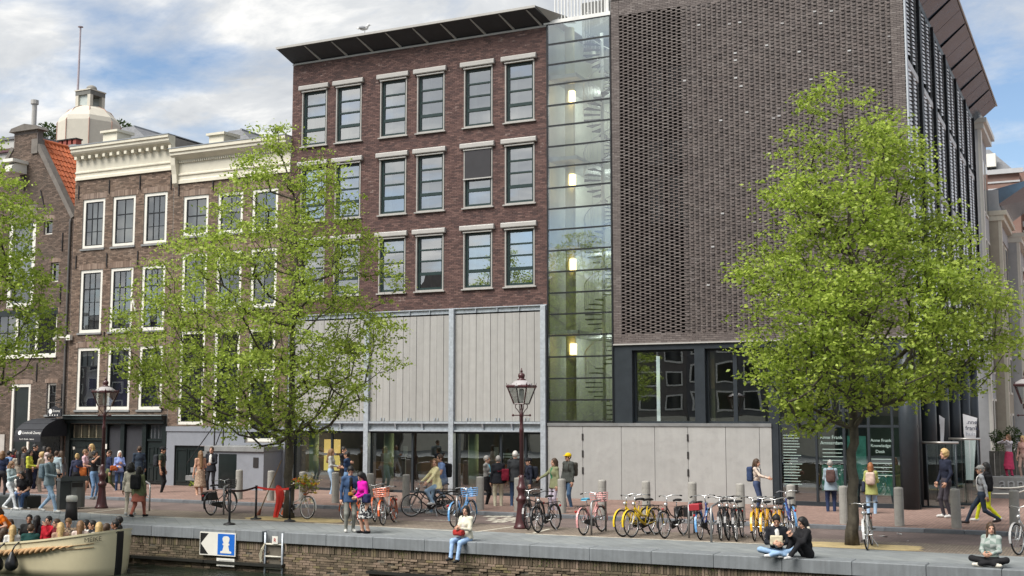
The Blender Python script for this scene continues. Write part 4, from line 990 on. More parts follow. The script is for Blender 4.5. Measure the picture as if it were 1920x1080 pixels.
# street-side flank: columns below, screens above
FX = XF; BAY = 3.95
SCR = pm('screen_blade', (.80, .81, .82), .45, metal=.0, var=.12, island=.15); OA2 = O
fl = thing('flank_facade', 'tall flank of metal screens and dark glass strips over round dark columns', 'facade', (FX, 0, 0))
O2 = (FX, 0, 0)
MB(O2).box(FX - .5, FX - .42, .3, 24, 5.3, 17.8).build('dark_backing', DARK, fl); pm('dark_glazing', (.012, .014, .018), .05, spec=.6)
MB(O2).box(FX - .55, FX + .06, -.0, 24, 5.28, 5.5).build('floor_edge', ANTHRA, fl)
MB(O2).box(FX - .3, FX + .05, .0, .28, 5.5, ZC1).build('corner_post', pm('pale_steel', (.42, .45, .48), .4, metal=.2), fl)
for i in range(6):
    y0 = .32 + i * BAY
    for y in (y0 + .0, y0 + 1.28, y0 + 2.5): MB(O2).box(FX - .06, FX + .02, y, y + .05, 5.5, 17.75).build('screen_post', MATS['pale_steel'], fl)
    for z in (8.05, 11.3, 14.55): MB(O2).box(FX - .2, FX + .04, y0 + .08, y0 + 2.5, z, z + .22).build('floor_band', pm('white_band', (.55, .56, .57), .5), fl)
    MB(O2).box(FX - .42, FX - .1, y0 + 2.67, y0 + BAY - .02, 5.5, 17.75).box(FX - .1, FX + .13, y0 + 2.56, y0 + 2.66, 5.5, 17.75).build('dark_strip', pm('matt_black_strip', (.01, .011, .013), .6, spec=.15), fl)
    bl_ = MB(O2)
    for (ya, yb_) in ((y0 + .08, y0 + 1.27), (y0 + 1.36, y0 + 2.49)):
        z = 5.6
        while z < 17.6:
            if not any(abs(z - q - .1) < .22 for q in (8.05, 11.3, 14.55)):
                for (p, q, s_) in ((ya, (ya + yb_) / 2, 1), ((ya + yb_) / 2, yb_, -1)):
                    dz = .07 * s_
                    bl_.add([(FX + .05, p, z - dz), (FX + .05, q, z + dz), (FX + .0, q, z + dz + .115), (FX + .0, p, z - dz + .115)], [(0, 1, 2, 3)])
            z += .14
    tag(bl_.build('screen_blades', SCR, fl), kind='stuff')
    if i < 6: MB(O2).lathe([(.29, 0), (.29, 5.3)], (FX - .32, 1.0 + i * BAY, 0), 20).build('column', ANTHRA, fl, True)
MB(O2).lathe([(.29, 0), (.29, 5.3)], (FX - .3, .0 - .05, 0), 20).build('column', ANTHRA, fl, True)
MB(O2).box(FX - 2.6, FX - 2.5, .5, 24, 0, 5.3).build('recessed_wall', pm('recess_dark', (.03, .034, .036), .4), fl)
MB(O2).box(FX - 2.45, FX - 2.4, 1.3, 2.6, .2, 5.0).build('pale_panel', pm('pale_panel', (.45, .44, .38), .7), fl)
# canopy over the flank
cano = MB(O2); SOFM = pm('grey_soffit_panel', (.04, .08, .13), .18, metal=.0, var=.3, scale=1.2, spec=.6)
CE = 1.0
MB(O2).add([(FX - .3, -.7, 17.85), (FX + CE, -.9, 18.95), (FX + CE, 25.6, 18.95), (FX - .3, 24.5, 17.85)], [(0, 1, 2, 3)]).build('canopy_sheet', SOFF, fl)
for i in range(7):
    ya, yb_ = -.6 + i * 3.72, -.6 + (i + 1) * 3.72 - .12
    for q in range(2):
        p, s_ = ya + q * (yb_ - ya) / 2 + .02, ya + (q + 1) * (yb_ - ya) / 2 - .02
        MB(O2).add([(FX - .05, p, 17.99 + .0), (FX + CE - .03, p, 18.86), (FX + CE - .03, s_, 18.86), (FX - .05, s_, 17.99)], [(0, 1, 2, 3)]).build('soffit_panel', SOFM, fl)
    MB(O2).add([(FX - .1, ya - .06, 17.86), (FX + CE - .05, ya - .06, 18.8), (FX + CE - .05, ya, 18.92), (FX - .1, ya, 18.02)], [(0, 1, 2, 3)]).build('canopy_rib', SASH, fl)
MB(O2).tube((FX + CE, -.92, 18.95), (FX + CE, 25.6, 18.95), .05, .05, 6).build('canopy_edge', ALU, fl)
MB(O2).box(FX - .5, FX + .0, .0, 24.2, 17.72, 17.98).build('eaves_beam', ANTHRA, fl)
# ================================================================ background on both flanks
def pblock(root, name, x0, x1, y0, y1, z0, z1, m): return MB(tuple(root.location)).box(x0, x1, y0, y1, z0, z1).build(name, m, root)
# round cream tower behind the canal houses
tp = ony(166, 275, 24.0); zt0 = height_at(tp, 232); k_ = 100.0 / F
dist = float((tp - CAMP) @ FW); mpp = dist / F                       # metres per pixel at that distance
TW = pm('cream_render', (.50, .47, .40), .8, var=.05, dirt=.06); PINK = pm('pink_seam', (.40, .25, .20), .8)
tw = thing('round_tower', 'round cream stair tower with glazed lantern and ball top behind the canal houses', 'tower', (tp[0], tp[1], 0))
Z = lambda y: height_at(tp, y)
MB().lathe([(56 * mpp, 0), (56 * mpp, Z(235)), (53 * mpp, Z(226)), (37 * mpp, Z(210)), (22 * mpp, Z(203)), (18 * mpp, Z(202))], n=8).build('drum', TW, tw)
for a in range(8):
    a_ = R(22.5 + 45 * a - 22.5); c, s = math.cos(a_), math.sin(a_); r_ = 56.6 * mpp
    MB().path([(r_ * c, r_ * s, 0), (r_ * c, r_ * s, Z(235)), (37.8 * mpp * c, 37.8 * mpp * s, Z(210)), (20 * mpp * c, 20 * mpp * s, Z(202))], .035, 4).build('seam', PINK, tw)
lw = 15 * mpp
for sx in (-1, 1):
    for sy in (-1, 1): MB().box(sx * lw - .14, sx * lw + .14, sy * lw - .14, sy * lw + .14, Z(204), Z(176)).build('lantern_post', TW, tw)
MB().box(-lw - .15, lw + .15, -lw - .15, lw + .15, Z(182), Z(174)).build('lantern_head', pm('dark_band', (.13, .13, .12), .7), tw); MB().box(-lw - .2, lw + .2, -lw - .2, lw + .2, Z(174), Z(172)).build('lantern_cap', TW, tw)
for sy in (-1, 1): MB().quad((-lw, sy * lw, Z(203)), (lw, sy * lw, Z(203)), (lw, sy * lw, Z(182)), (-lw, sy * lw, Z(182))).build('lantern_pane', pm('milky_glass', (.42, .46, .44), .2), tw)
MB().ball((.1, 0, Z(167.5)), 10 * mpp, 12, 8, (1, 1, .72)).lathe([(5 * mpp, Z(173)), (7 * mpp, Z(171))], n=10).build('ball', pm('weathered_stone', (.21, .20, .18), .8, var=.3), tw, True)
MB().tube((-lw - .1, -lw, Z(200)), (-lw - .05, -lw, Z(53)), .09, .06, 8).tube((-lw - .05, -lw, Z(53)), (-lw - .05, -lw, Z(52)), .2, .2, 8).build('flag_pole', pm('pole_mauve', (.35, .31, .34), .5), tw)
# chimney with pots
cp_ = ony(131, 290, 7.0); ch_ = thing('chimney', 'brick chimney with four red and white pots behind the cream cornice', 'chimney', (cp_[0], cp_[1], 13.5)); Zc = lambda y: height_at(cp_, y) - 13.5
MB().box(-.75, .75, -.35, .35, 0, Zc(278)).build('stack', B_OLD2, ch_); MB().box(-.85, .85, -.42, .42, Zc(278), Zc(275.5)).build('cap', STONE, ch_)
for k in range(4): MB().box(-.68 + k * .36, -.68 + k * .36 + .22, -.2, .2, Zc(275.5), Zc(264)).build('pot', pm('red_pot', (.25, .06, .045), .7), ch_); MB().box(-.73 + k * .36, -.73 + k * .36 + .32, -.25, .25, Zc(264), Zc(262)).build('pot', IRON, ch_)
# pale rendered house at the far left
pl = ony(20, 260, 9.0); ph_ = thing('rendered_house', 'pale grey rendered house with dark roof line left of the gabled house', 'house', (pl[0] - 5, 9, 0))
zph = height_at(pl, 262)
pblock(ph_, 'wall', pl[0] - 12, pl[0] + 1.6, 9, 16, 0, zph, pm('grey_render', (.42, .42, .40), .85, var=.06)); pblock(ph_, 'roof_edge', pl[0] - 12, pl[0] + 1.75, 8.85, 16, zph - .75, zph - .55, pm('maroon_edge', (.10, .05, .06), .7)); pblock(ph_, 'roof', pl[0] - 12, pl[0] + 1.7, 8.9, 16, zph, zph + .15, M_SLATE)
# ---- side street on the right, beyond the flank
GW = pm('pale_grey_stone', (.40, .41, .42), .75, var=.08, dirt=.1); BR = brickmat('far_brown_brick', [(0, (.17, .105, .085)), (1, (.22, .135, .11))], stain=.3)
def side_house(lab, nm, y0, y1, xf, ytop_px, m, trim, nwin=2, rows=4):
    p = np.array([xf, y0, 0.0]); zt_ = height_at(p, ytop_px); h = thing(nm, lab, 'house', (xf, y0, 0)); og = (xf, y0, 0)
    MB(og).box(xf - 9, xf, y0, y1, 0, zt_).build('wall', m, h)
    MB(og).box(xf - 9, xf + .45, y0 - .1, y1 + .1, zt_ - .25, zt_).box(xf - 9, xf + .3, y0 - .05, y1, zt_ - .55, zt_ - .25).build('cornice', trim, h)
    MB(og).box(xf, xf + .16, y0, y0 + .5, 0, zt_ - .55).build('pilaster', trim, h)
    for r_ in range(rows):
        for k in range(nwin):
            ya = y0 + .8 + k * (y1 - y0 - .8) / nwin; z = 1.0 + r_ * (zt_ - 1.5) / rows
            f_ = MB(og).box(xf, xf + .07, ya, ya + 1.3, z, z + (zt_ - 3) / rows * .75).build('window', WHITE, h); MB(og).box(xf + .072, xf + .08, ya + .12, ya + 1.18, z + .12, z + (zt_ - 3) / rows * .75 - .12).build('pane', MATS['dark_glazing'], f_)
    return h, zt_
side_house('pale grey stone house right behind the screened flank', 'stone_house', 24.7, 29.5, XF + .1, 222, GW, WHITE)
side_house('cream corniced house in the side street between grey and brick houses', 'corniced_house', 29.7, 36, XF + .55, 395, pm('beige_stone', (.38, .34, .27), .8, var=.1), CREAM)
side_house('narrow house with white console cornice in the side street', 'corniced_house', 36.2, 43, XF + 1.05, 437, GW, WHITE)
hb, zb4 = side_house('blue grey painted house in the side street under the white globe lamps', 'painted_house', 43.2, 52, XF + 1.75, 560, pm('blue_grey_paint', (.24, .30, .33), .7), CREAM)
# grey canopy roof and the tall brown brick block with slate roof
q0 = ony(1838, 400, 56.0); q1 = ony(1914, 400, 56.0); zb = height_at(q0, 328); big_ = thing('brick_block', 'tall brown brick block with slate roof closing the side street', 'building', (q0[0], 56, 0))
og = (q0[0], 56, 0)
MB(og).box(q0[0] - 12, q1[0], 56, 70, 0, zb).build('wall', BR, big_)
zs_ = height_at(q0, 262)
MB(og).add([(q0[0] - 12, 56, zb), (q1[0] - .2, 56, zb), (q1[0] - 2.3, 60, zs_), (q0[0] - 12, 60, zs_), (q1[0] - .2, 70, zb), (q1[0] - 2.3, 68, zs_)], [(0, 1, 2, 3), (1, 4, 5, 2)]).build('roof', M_SLATE, big_)
MB(og).box(q0[0] - 12, q1[0] + .3, 55.7, 56, zb - .1, zb + .25).box(q0[0] - 12, q1[0] + .05, 55.93, 56, zb - 1.3, zb - 1.15).box(q0[0] - 12, q1[0] + .05, 55.93, 56, zb - .75, zb - .62).build('cornice', GW, big_)
MB(og).box(q1[0] - 3.0, q1[0] - 1.6, 56.2, 57.5, zb + .6, zb + 1.6).build('dormer', WHITE, big_)
q2 = ony(1905, 400, 62.0); zz2 = height_at(q2, 395)
tb = thing('brick_townhouse', 'brown brick townhouse with pale stone bands at the end of the side street', 'house', (q2[0], 47, 0)); og = (q2[0], 47, 0)
MB(og).box(q2[0] - .4, q2[0] + 12, 58, 72, 0, height_at(q2, 340)).build('wall', BR, tb)
for y_ in (440, 520, 600, 690): z_ = height_at(q2, y_); MB(og).box(q2[0] - .5, q2[0] + 12, 57.8, 58, z_, z_ + .4).build('stone_band', GW, tb)
for y_ in (470, 560, 645):
    for k in range(3): z_ = height_at(q2, y_); f_ = MB(og).box(q2[0] + .3 + k * 2, q2[0] + 1.5 + k * 2, 57.9, 58, z_ - 1.2, z_ + 1).build('window', WHITE, tb); MB(og).box(q2[0] + .42 + k * 2, q2[0] + 1.38 + k * 2, 57.88, 57.9, z_ - 1.1, z_ + .9).build('pane', MATS['dark_glazing'], f_)
cq = [onx(1843, 400, XF + .3), ]
cn = thing('street_canopy', 'grey folded canopy jutting from the upper front of a side street house', 'canopy', (XF + .5, 31, 0)); zc_ = height_at((XF + .5, 33, 0), 372)
MB((XF + .5, 31, 0)).add([(XF + .3, 30, zc_), (XF + .3, 37, zc_), (XF + 2.9, 36, zc_ + .5), (XF + 2.6, 30.5, zc_ + .6), (XF + .3, 30, zc_ - 1.0), (XF + .3, 37, zc_ - 1.2)], [(0, 1, 2, 3), (4, 5, 2, 3), (0, 3, 4), (1, 5, 2)]).build('sheet', SOFM, cn)
MB((XF + .5, 31, 0)).box(XF - .4, XF + .6, 30, 37, zc_ - 2.6, zc_).build('attic', GW, cn)
# low stone wall with raised letters, fence, hedge
lw0 = onz(1858, 934, 0); LWY = lw0[1]
wl_ = thing('low_wall', 'low grey stone wall with raised lettering at the end of the pavement', 'wall', (lw0[0], LWY, 0))
lh = height_at(lw0, 893); lx = lw0[0]
MB((lx, LWY, 0)).bbox(lx, lx + 9, LWY, LWY + .35, 0, lh, .02).build('stone_block', STONE, wl_)
text('anne frank', .62, pm('raised_letter', (.26, .27, .28), .7), wl_, (.28, -.02, lh * .45), name='raised_lettering', ext=.02)
fy = LWY + 5.5
fn = thing('timber_fence', 'dark weathered timber fence under a clipped hedge behind the low wall', 'fence', (lx, fy, 0)); pz = ony(1890, 846, fy)[2]; pz0 = 0
x0_ = ony(1855, 860, fy)[0]
for k in range(36): MB((lx, fy, 0)).box(x0_ + k * .2, x0_ + k * .2 + .185, fy + (.01 if k % 2 else 0), fy + .05, 0, pz).build('plank', pm('weathered_timber', (.10, .095, .085), .85, var=.3, island=.25), fn)
# ================================================================ foliage
def leafmat(name, c1, c2, c3, trans=.5):
    m = bpy.data.materials.new(name); m.use_nodes = True; t = m.node_tree; N = t.nodes; L = t.links; N.clear()
    ge = N.new('ShaderNodeNewGeometry'); rp = N.new('ShaderNodeValToRGB'); L.new(ge.outputs['Random Per Island'], rp.inputs[0]); e = rp.color_ramp.elements; e.new(.5)
    for q, (p, c) in zip(e, ((0, c1), (.5, c2), (1, c3))): q.position = p; q.color = _c(c)
    n = N.new('ShaderNodeTexNoise'); L.new(ge.outputs['Position'], n.inputs['Vector']); n.inputs['Scale'].default_value = .8; n.inputs['Detail'].default_value = 3
    mr = N.new('ShaderNodeMapRange'); L.new(n.outputs[0], mr.inputs[0]); mr.inputs[1].default_value = .3; mr.inputs[2].default_value = .7; mr.inputs[3].default_value = .78; mr.inputs[4].default_value = 1.22
    vm = N.new('ShaderNodeVectorMath'); vm.operation = 'SCALE'; L.new(rp.outputs[0], vm.inputs[0]); L.new(mr.outputs[0], vm.inputs['Scale'])
    p = N.new('ShaderNodeBsdfPrincipled'); L.new(vm.outputs[0], p.inputs['Base Color']); p.inputs['Roughness'].default_value = .45; p.inputs['Specular IOR Level'].default_value = .35
    tr = N.new('ShaderNodeBsdfTranslucent'); L.new(vm.outputs[0], tr.inputs[0])
    mx = N.new('ShaderNodeMixShader'); mx.inputs[0].default_value = trans; L.new(p.outputs[0], mx.inputs[1]); L.new(tr.outputs[0], mx.inputs[2])
    o = N.new('ShaderNodeOutputMaterial'); L.new(mx.outputs[0], o.inputs[0]); return m
LEAF = leafmat('spring_elm_leaf', (.19, .265, .035), (.33, .435, .065), (.49, .58, .12))
LEAF2 = leafmat('dark_leaf', (.035, .065, .015), (.05, .09, .02), (.08, .13, .03), .25)
BARK = pm('elm_bark', (.085, .074, .055), .9, var=.35, scale=5, bump=1.0, bscale=22, streak=.35)
def leaf_mesh(name, pos, nrm_seed, lmin, lmax, mat, droop=.25):
    """each leaf a folded rhomb of two triangles"""
    g = np.random.default_rng(nrm_seed); n = len(pos)
    d = g.normal(size=(n, 3)); d[:, 2] = d[:, 2] * .55 - droop; d /= np.linalg.norm(d, axis=1)[:, None]
    u = g.normal(size=(n, 3)); u[:, 2] += .8; w_ = np.cross(d, u); w_ /= np.linalg.norm(w_, axis=1)[:, None] + 1e-9
    nn = np.cross(w_, d)
    l = g.uniform(lmin, lmax, n)[:, None]; hw = l * g.uniform(.26, .36, n)[:, None]; fold = l * g.uniform(.02, .12, n)[:, None]
    a = pos; c = pos + d * l; b = pos + d * l * .45 + w_ * hw + nn * fold; e = pos + d * l * .45 - w_ * hw + nn * fold
    V = np.stack([a, b, c, e], 1).reshape(-1, 3)
    me = bpy.data.meshes.new(name); me.vertices.add(4 * n); me.vertices.foreach_set('co', V.astype(np.float32).ravel())
    idx = np.arange(n) * 4; tri = np.stack([idx, idx + 1, idx + 2, idx, idx + 2, idx + 3], 1).ravel()
    me.loops.add(6 * n); me.loops.foreach_set('vertex_index', tri.astype(np.int32))
    me.polygons.add(2 * n); me.polygons.foreach_set('loop_start', (np.arange(2 * n) * 3).astype(np.int32)); me.polygons.foreach_set('loop_total', np.full(2 * n, 3, np.int32))
    me.materials.append(mat); me.update(calc_edges=True); me.validate(); return me
from mathutils import noise as mnoise
def grow_tree(label, base, trunk_px, slices, nclus, leaves, seed, r_base, leaf=(.07, .125), gap=.0, sig=.2, tdepth=None, dens=None, trunkz=None):
    """crown clusters fill the outline's volume of revolution; each cluster is joined to the nearest lower branch, limbs thicken by what they carry"""
    g = np.random.default_rng(seed); base = np.asarray(base, float)
    v, r = view_dir(base); v3 = np.array([v[0], v[1], 0]); d0 = float((base - CAMP) @ FW)
    def at(px_, py_, off):                           # point seen at (px,py) lying off metres behind the trunk
        rr_ = ray(px_, py_); return CAMP + rr_ * (d0 + off)
    trunk = [base] + [at(x, y, 0) for x, y in trunk_px]
    ys = np.array([s_[0] for s_ in slices]); xl = np.array([s_[1] for s_ in slices]); xr = np.array([s_[2] for s_ in slices]); mpp = d0 / F
    wts = np.interp(np.linspace(ys[0], ys[-1], 400), ys, (xr - xl)) ** 1.5; yy = np.linspace(ys[0], ys[-1], 400); cdf = np.cumsum(wts) / wts.sum()
    P = []
    while len(P) < nclus:
        y = float(np.interp(g.random(), cdf, yy)); L_, R_ = np.interp(y, ys, xl), np.interp(y, ys, xr)
        rho = math.sqrt(g.random()) ** .8; a = g.random() * 2 * math.pi
        x = (L_ + R_) / 2 + (R_ - L_) / 2 * rho * math.cos(a); off = (R_ - L_) / 2 * mpp * rho * math.sin(a) * .85
        p = at(x, y, off)
        if gap and mnoise.noise(Vector(p) * .8 + Vector((seed, 0, 0))) + .6 * mnoise.noise(Vector(p) * 2.1 + Vector((0, seed, 0))) < gap: continue
        P.append(p)
    P = np.array(P)
    # skeleton
    nodes_ = []; par = []
    for i in range(len(trunk) - 1):
        for t in np.linspace(0, 1, 6)[(0 if i == 0 else 1):]:
            nodes_.append(trunk[i] * (1 - t) + trunk[i + 1] * t + (g.normal(size=3) * .03 if 0 < t < 1 else 0)); par.append(len(par) - 1)
    nt_ = len(nodes_); X = np.zeros((nclus * 8 + nt_, 3)); X[:nt_] = nodes_; n = nt_
    zfork = trunkz if trunkz is not None else base[2] + 2.3
    axis = np.array(trunk); paths = []; ok = X[:nt_, 2] > zfork; okl = list(ok)
    dax = [np.min(np.linalg.norm(axis - p, axis=1)) for p in P]; hzd = [np.linalg.norm(p[:2] - base[:2]) for p in P]
    order = np.argsort(np.array(hzd))
    OK = np.zeros(len(X), bool); OK[:nt_] = ok
    for i in order:
        p = P[i]; D = X[:n] - p; dist_ = np.linalg.norm(D, axis=1); hd_ = np.linalg.norm(D[:, :2], axis=1)
        cost = dist_ + 1.1 * np.maximum(0, X[:n, 2] + .45 * hd_ - p[2]); cost[~OK[:n]] = 1e9
        j = int(np.argmin(cost)); a = X[j].copy(); L_ = np.linalg.norm(p - a); m_ = max(1, min(6, int(L_ / .45)))
        last = j; ids = [j]
        for k in range(1, m_ + 1):
            t = k / m_; q = a * (1 - t) + p * t; q[2] += (-.18 * L_) * math.sin(math.pi * t) * .4; q += g.normal(size=3) * .035 * (k < m_)
            X[n] = q; OK[n] = True; par.append(last); last = n; ids.append(n); n += 1
        paths.append(ids)
    X = X[:n]; load = np.zeros(n); load[[ids[-1] for ids in paths]] = 1
    for i in range(n - 1, 0, -1):
        if par[i] >= 0: load[par[i]] += load[i]
    rad = np.minimum(.0058 * np.maximum(load, 1) ** .5, r_base * .38)
    rad[:nt_] = np.maximum(rad[:nt_], 0)
    tz = X[:nt_, 2]; rad[:nt_] = np.maximum(.012, r_base * (1 - .93 * np.clip((tz - base[2]) / (tz.max() - base[2]), 0, 1) ** .8))
    rad[0] *= 1.22
    if nt_ > 1: rad[1] *= 1.1
    tree = thing('elm_tree', label, 'tree', tuple(base)); ob = tuple(base)
    mb = MB(ob); mb.path([tuple(q) for q in X[:nt_]], list(rad[:nt_]), 12); mb.build('trunk', BARK, tree, True)
    mb = MB(ob)
    for ids in paths:
        rr_ = [min(rad[ids[1]] * 1.15, rad[ids[0]])] + [rad[q] for q in ids[1:]]
        mb.path([tuple(X[q]) for q in ids], rr_, 5 if rr_[0] > .02 else 3, False)
    tag(mb.build('limbs', BARK, tree, True))
    per = leaves // nclus; tips = np.repeat(P, per, axis=0); g2 = np.random.default_rng(seed + 1)
    sg = np.repeat(g2.uniform(.6, 1.35, nclus) * sig, per)[:, None]
    # leaves hang in flat sprays that reach outwards from the limb and droop a little
    ou = P - base; ou[:, 2] = 0; ou /= np.linalg.norm(ou, axis=1)[:, None] + 1e-6; ang = g2.normal(0, .7, nclus); ou = np.stack([ou[:, 0] * np.cos(ang) - ou[:, 1] * np.sin(ang), ou[:, 0] * np.sin(ang) + ou[:, 1] * np.cos(ang), g2.normal(-.12, .22, nclus)], 1)
    ln = np.repeat(g2.uniform(.28, .62, nclus), per); tt = g2.uniform(-.75, 1.0, len(tips)) * ln
    pos = tips + np.repeat(ou, per, axis=0) * tt[:, None] + g2.normal(size=tips.shape) * sg * np.array([.55, .55, .26]) * (1.2 - .5 * np.abs(tt / ln))[:, None]
    # some leaves sit along the twigs
    pos -= np.asarray(ob)
    crown = link('crown', leaf_mesh('crown', pos, seed + 2, leaf[0], leaf[1], LEAF), tree); tag(crown, kind='stuff')
    return tree
T2 = onz(541, 971, ZR); T3 = onz(1598, 1022, ZR)
grow_tree('leafy spring elm beside the barrier posts in front of the canal houses', T2, [(543, 840), (546, 720), (552, 600), (556, 480), (553, 380), (530, 300), (520, 240)],
          [(222, 505, 540), (245, 486, 568), (300, 462, 636), (360, 395, 665), (420, 345, 690), (480, 292, 738), (540, 250, 757), (600, 212, 752), (650, 186, 748), (700, 232, 742), (740, 262, 695), (775, 330, 665), (810, 430, 640), (838, 470, 545)],
          1250, 46000, 3, .152, leaf=(.07, .13), gap=-.06, sig=.24)
grow_tree('bright green spring elm before the grey brick corner building', T3, [(1601, 900), (1600, 780), (1598, 640), (1596, 480), (1590, 330), (1580, 220), (1572, 165)],
          [(142, 1555, 1595), (172, 1515, 1645), (225, 1482, 1688), (280, 1455, 1738), (340, 1432, 1752), (400, 1440, 1792), (450, 1402, 1832), (500, 1378, 1872), (560, 1400, 1892), (610, 1398, 1912), (660, 1394, 1906), (700, 1412, 1884), (735, 1436, 1840), (765, 1452, 1668), (790, 1488, 1580), (812, 1500, 1560)],
          1350, 46000, 8, .148, leaf=(.07, .135), gap=-.05, sig=.24)
T1 = onz(-95, 985, ZR)
grow_tree('spring elm at the left whose branches reach over the gabled house', T1, [(-92, 800), (-88, 650), (-85, 500), (-90, 330), (-95, 210)],
          [(180, -120, -60), (260, -190, -10), (320, -230, 28), (370, -250, 66), (420, -265, 76), (480, -275, 82), (540, -285, 98), (600, -290, 104), (650, -285, 96), (690, -260, 62), (730, -180, 0)],
          720, 28000, 5, .2, leaf=(.075, .14), gap=-.1, sig=.26)
# potted greenery, hedge and distant trees
def far_tree(label, px_, py0, py1, w_px, Y, seed, n=2600, name='tree', mat=None, cat='tree', leaf=(.16, .3), z0=None):
    c = ony(px_, (py0 + py1) / 2, Y); d0 = float((c - CAMP) @ FW); mp2 = d0 / F; zt_, zb_ = height_at(c, py0), height_at(c, py1)
    zg = 0 if z0 is None else z0
    t_ = thing(name, label, cat, (c[0], c[1], zg)); g = np.random.default_rng(seed); q = g.normal(size=(n, 3)); q /= np.linalg.norm(q, axis=1)[:, None]; q *= (g.random(n) ** .4)[:, None]
    lob = np.array([1 + .22 * mnoise.noise(Vector(a) * 2 + Vector((seed, 0, 0))) for a in q])[:, None]
    pos = q * lob * np.array([w_px * mp2 / 2, w_px * mp2 / 2, (zt_ - zb_) / 2]) + np.array([0, 0, (zt_ + zb_) / 2 - zg])
    tag(link('crown', leaf_mesh('crown', pos, seed, leaf[0], leaf[1], mat or LEAF2), t_), kind='stuff')
    MB().tube((0, 0, 0), (0, 0, (zt_ + zb_) / 2 - zg), max(.03, .03 * (zt_ - zg)), .02, 8).build('trunk', BARK, t_)
far_tree('dark leafy tree top between gabled roof and round tower', 90, 232, 300, 62, 34, 21)
far_tree('dark leafy tree top right of the round tower', 225, 228, 290, 50, 34, 22)
far_tree('small clipped ball tree behind the low wall', 1868, 806, 832, 20, LWY + 6.3, 31, 500, 'ball_tree', cat='tree', leaf=(.05, .1))
far_tree('wide clipped ball tree behind the low wall', 1898, 800, 830, 30, LWY + 6.5, 32, 700, 'ball_tree', cat='tree', leaf=(.05, .1))
hx0 = ony(1860, 840, LWY + 5.2); g = np.random.default_rng(4); nh = 2600; hz_ = ony(1890, 848, LWY + 5.7)[2]
pos = np.stack([g.uniform(0, 7, nh), g.uniform(0, .6, nh), g.uniform(-.05, .38, nh)], 1)
hg = tag(link('hedge', leaf_mesh('hedge', pos, 3, .05, .1, LEAF2), None, (hx0[0], LWY + 5.45, hz_)), 'clipped dark green hedge along the top of the timber fence', 'hedge')
# grass tufts at wall foot
g = np.random.default_rng(6)
for (px_, py_, lab) in ((322, 917, 'tuft of green weeds at the foot of the grey plinth'),):
    c = onz(px_, py_, 0); n_ = 260; pos = np.stack([g.normal(0, .32, n_), g.normal(0, .08, n_), np.abs(g.normal(0, .1, n_))], 1)
    tag(link('weed_clump', leaf_mesh('weed_clump', pos, 3, .1, .2, LEAF, -1.2), None, (c[0] + .25, -.3, 0)), lab, 'plant')
# ---- row of houses on the opposite bank, mirrored in the glass
def bank_house(x0, x1, zt_, m, trim, gable, lab):
    h = thing('bank_house', lab, 'house', (x0, -56, ZR), group='row of houses on the opposite bank'); og = (x0, -56, ZR); y = -54.0
    MB(og).box(x0, x1, -64, y, ZR, zt_).build('wall', m, h)
    if gable: MB(og).prism([(x0, zt_), (x1, zt_), ((x0 + x1) / 2 + 1, zt_ + 2.6), ((x0 + x1) / 2 + .8, zt_ + 3.4), ((x0 + x1) / 2 - .8, zt_ + 3.4), ((x0 + x1) / 2 - 1, zt_ + 2.6)], 'y', y - .4, y).build('gable', m, h)
    else: MB(og).box(x0, x1, y, y + .45, zt_ - .7, zt_).build('cornice', trim, h)
    MB(og).box(x0 + .1, x1 - .1, y, y + .12, ZR, 2.9).build('shop_front', trim if gable else BLACKP, h)
    for r_ in range(4):
        for k in range(3):
            w_ = (x1 - x0) / 3; xa = x0 + k * w_ + .32; za = 3.4 + r_ * (zt_ - 4.4) / 4
            f_ = MB(og).box(xa, x0 + (k + 1) * w_ - .32, y, y + .08, za, za + (zt_ - 4.4) / 4 - .75).build('window', WHITE, h); MB(og).box(xa + .14, x0 + (k + 1) * w_ - .46, y + .081, y + .09, za + .14, za + (zt_ - 4.4) / 4 - .89).build('pane', MATS['dark_glazing'], f_)
bm_ = [pm('bank_brick_a', (.17, .15, .14), .9), pm('bank_brick_b', (.13, .125, .13), .9), pm('bank_brick_c', (.22, .20, .185), .9), pm('bank_paint', (.5, .48, .42), .8)]
x = -104.0; r3 = random.Random(12)
while x < 4:
    w_ = r3.uniform(5.4, 7.4); k = r3.randrange(4); gb = r3.random() < .45
    bank_house(x, x + w_ - .02, r3.uniform(11.5, 14.0), bm_[k], (WHITE, CREAM)[r3.randrange(2)], gb, 'narrow canal house of the opposite bank, mirrored in the glass'); x += w_
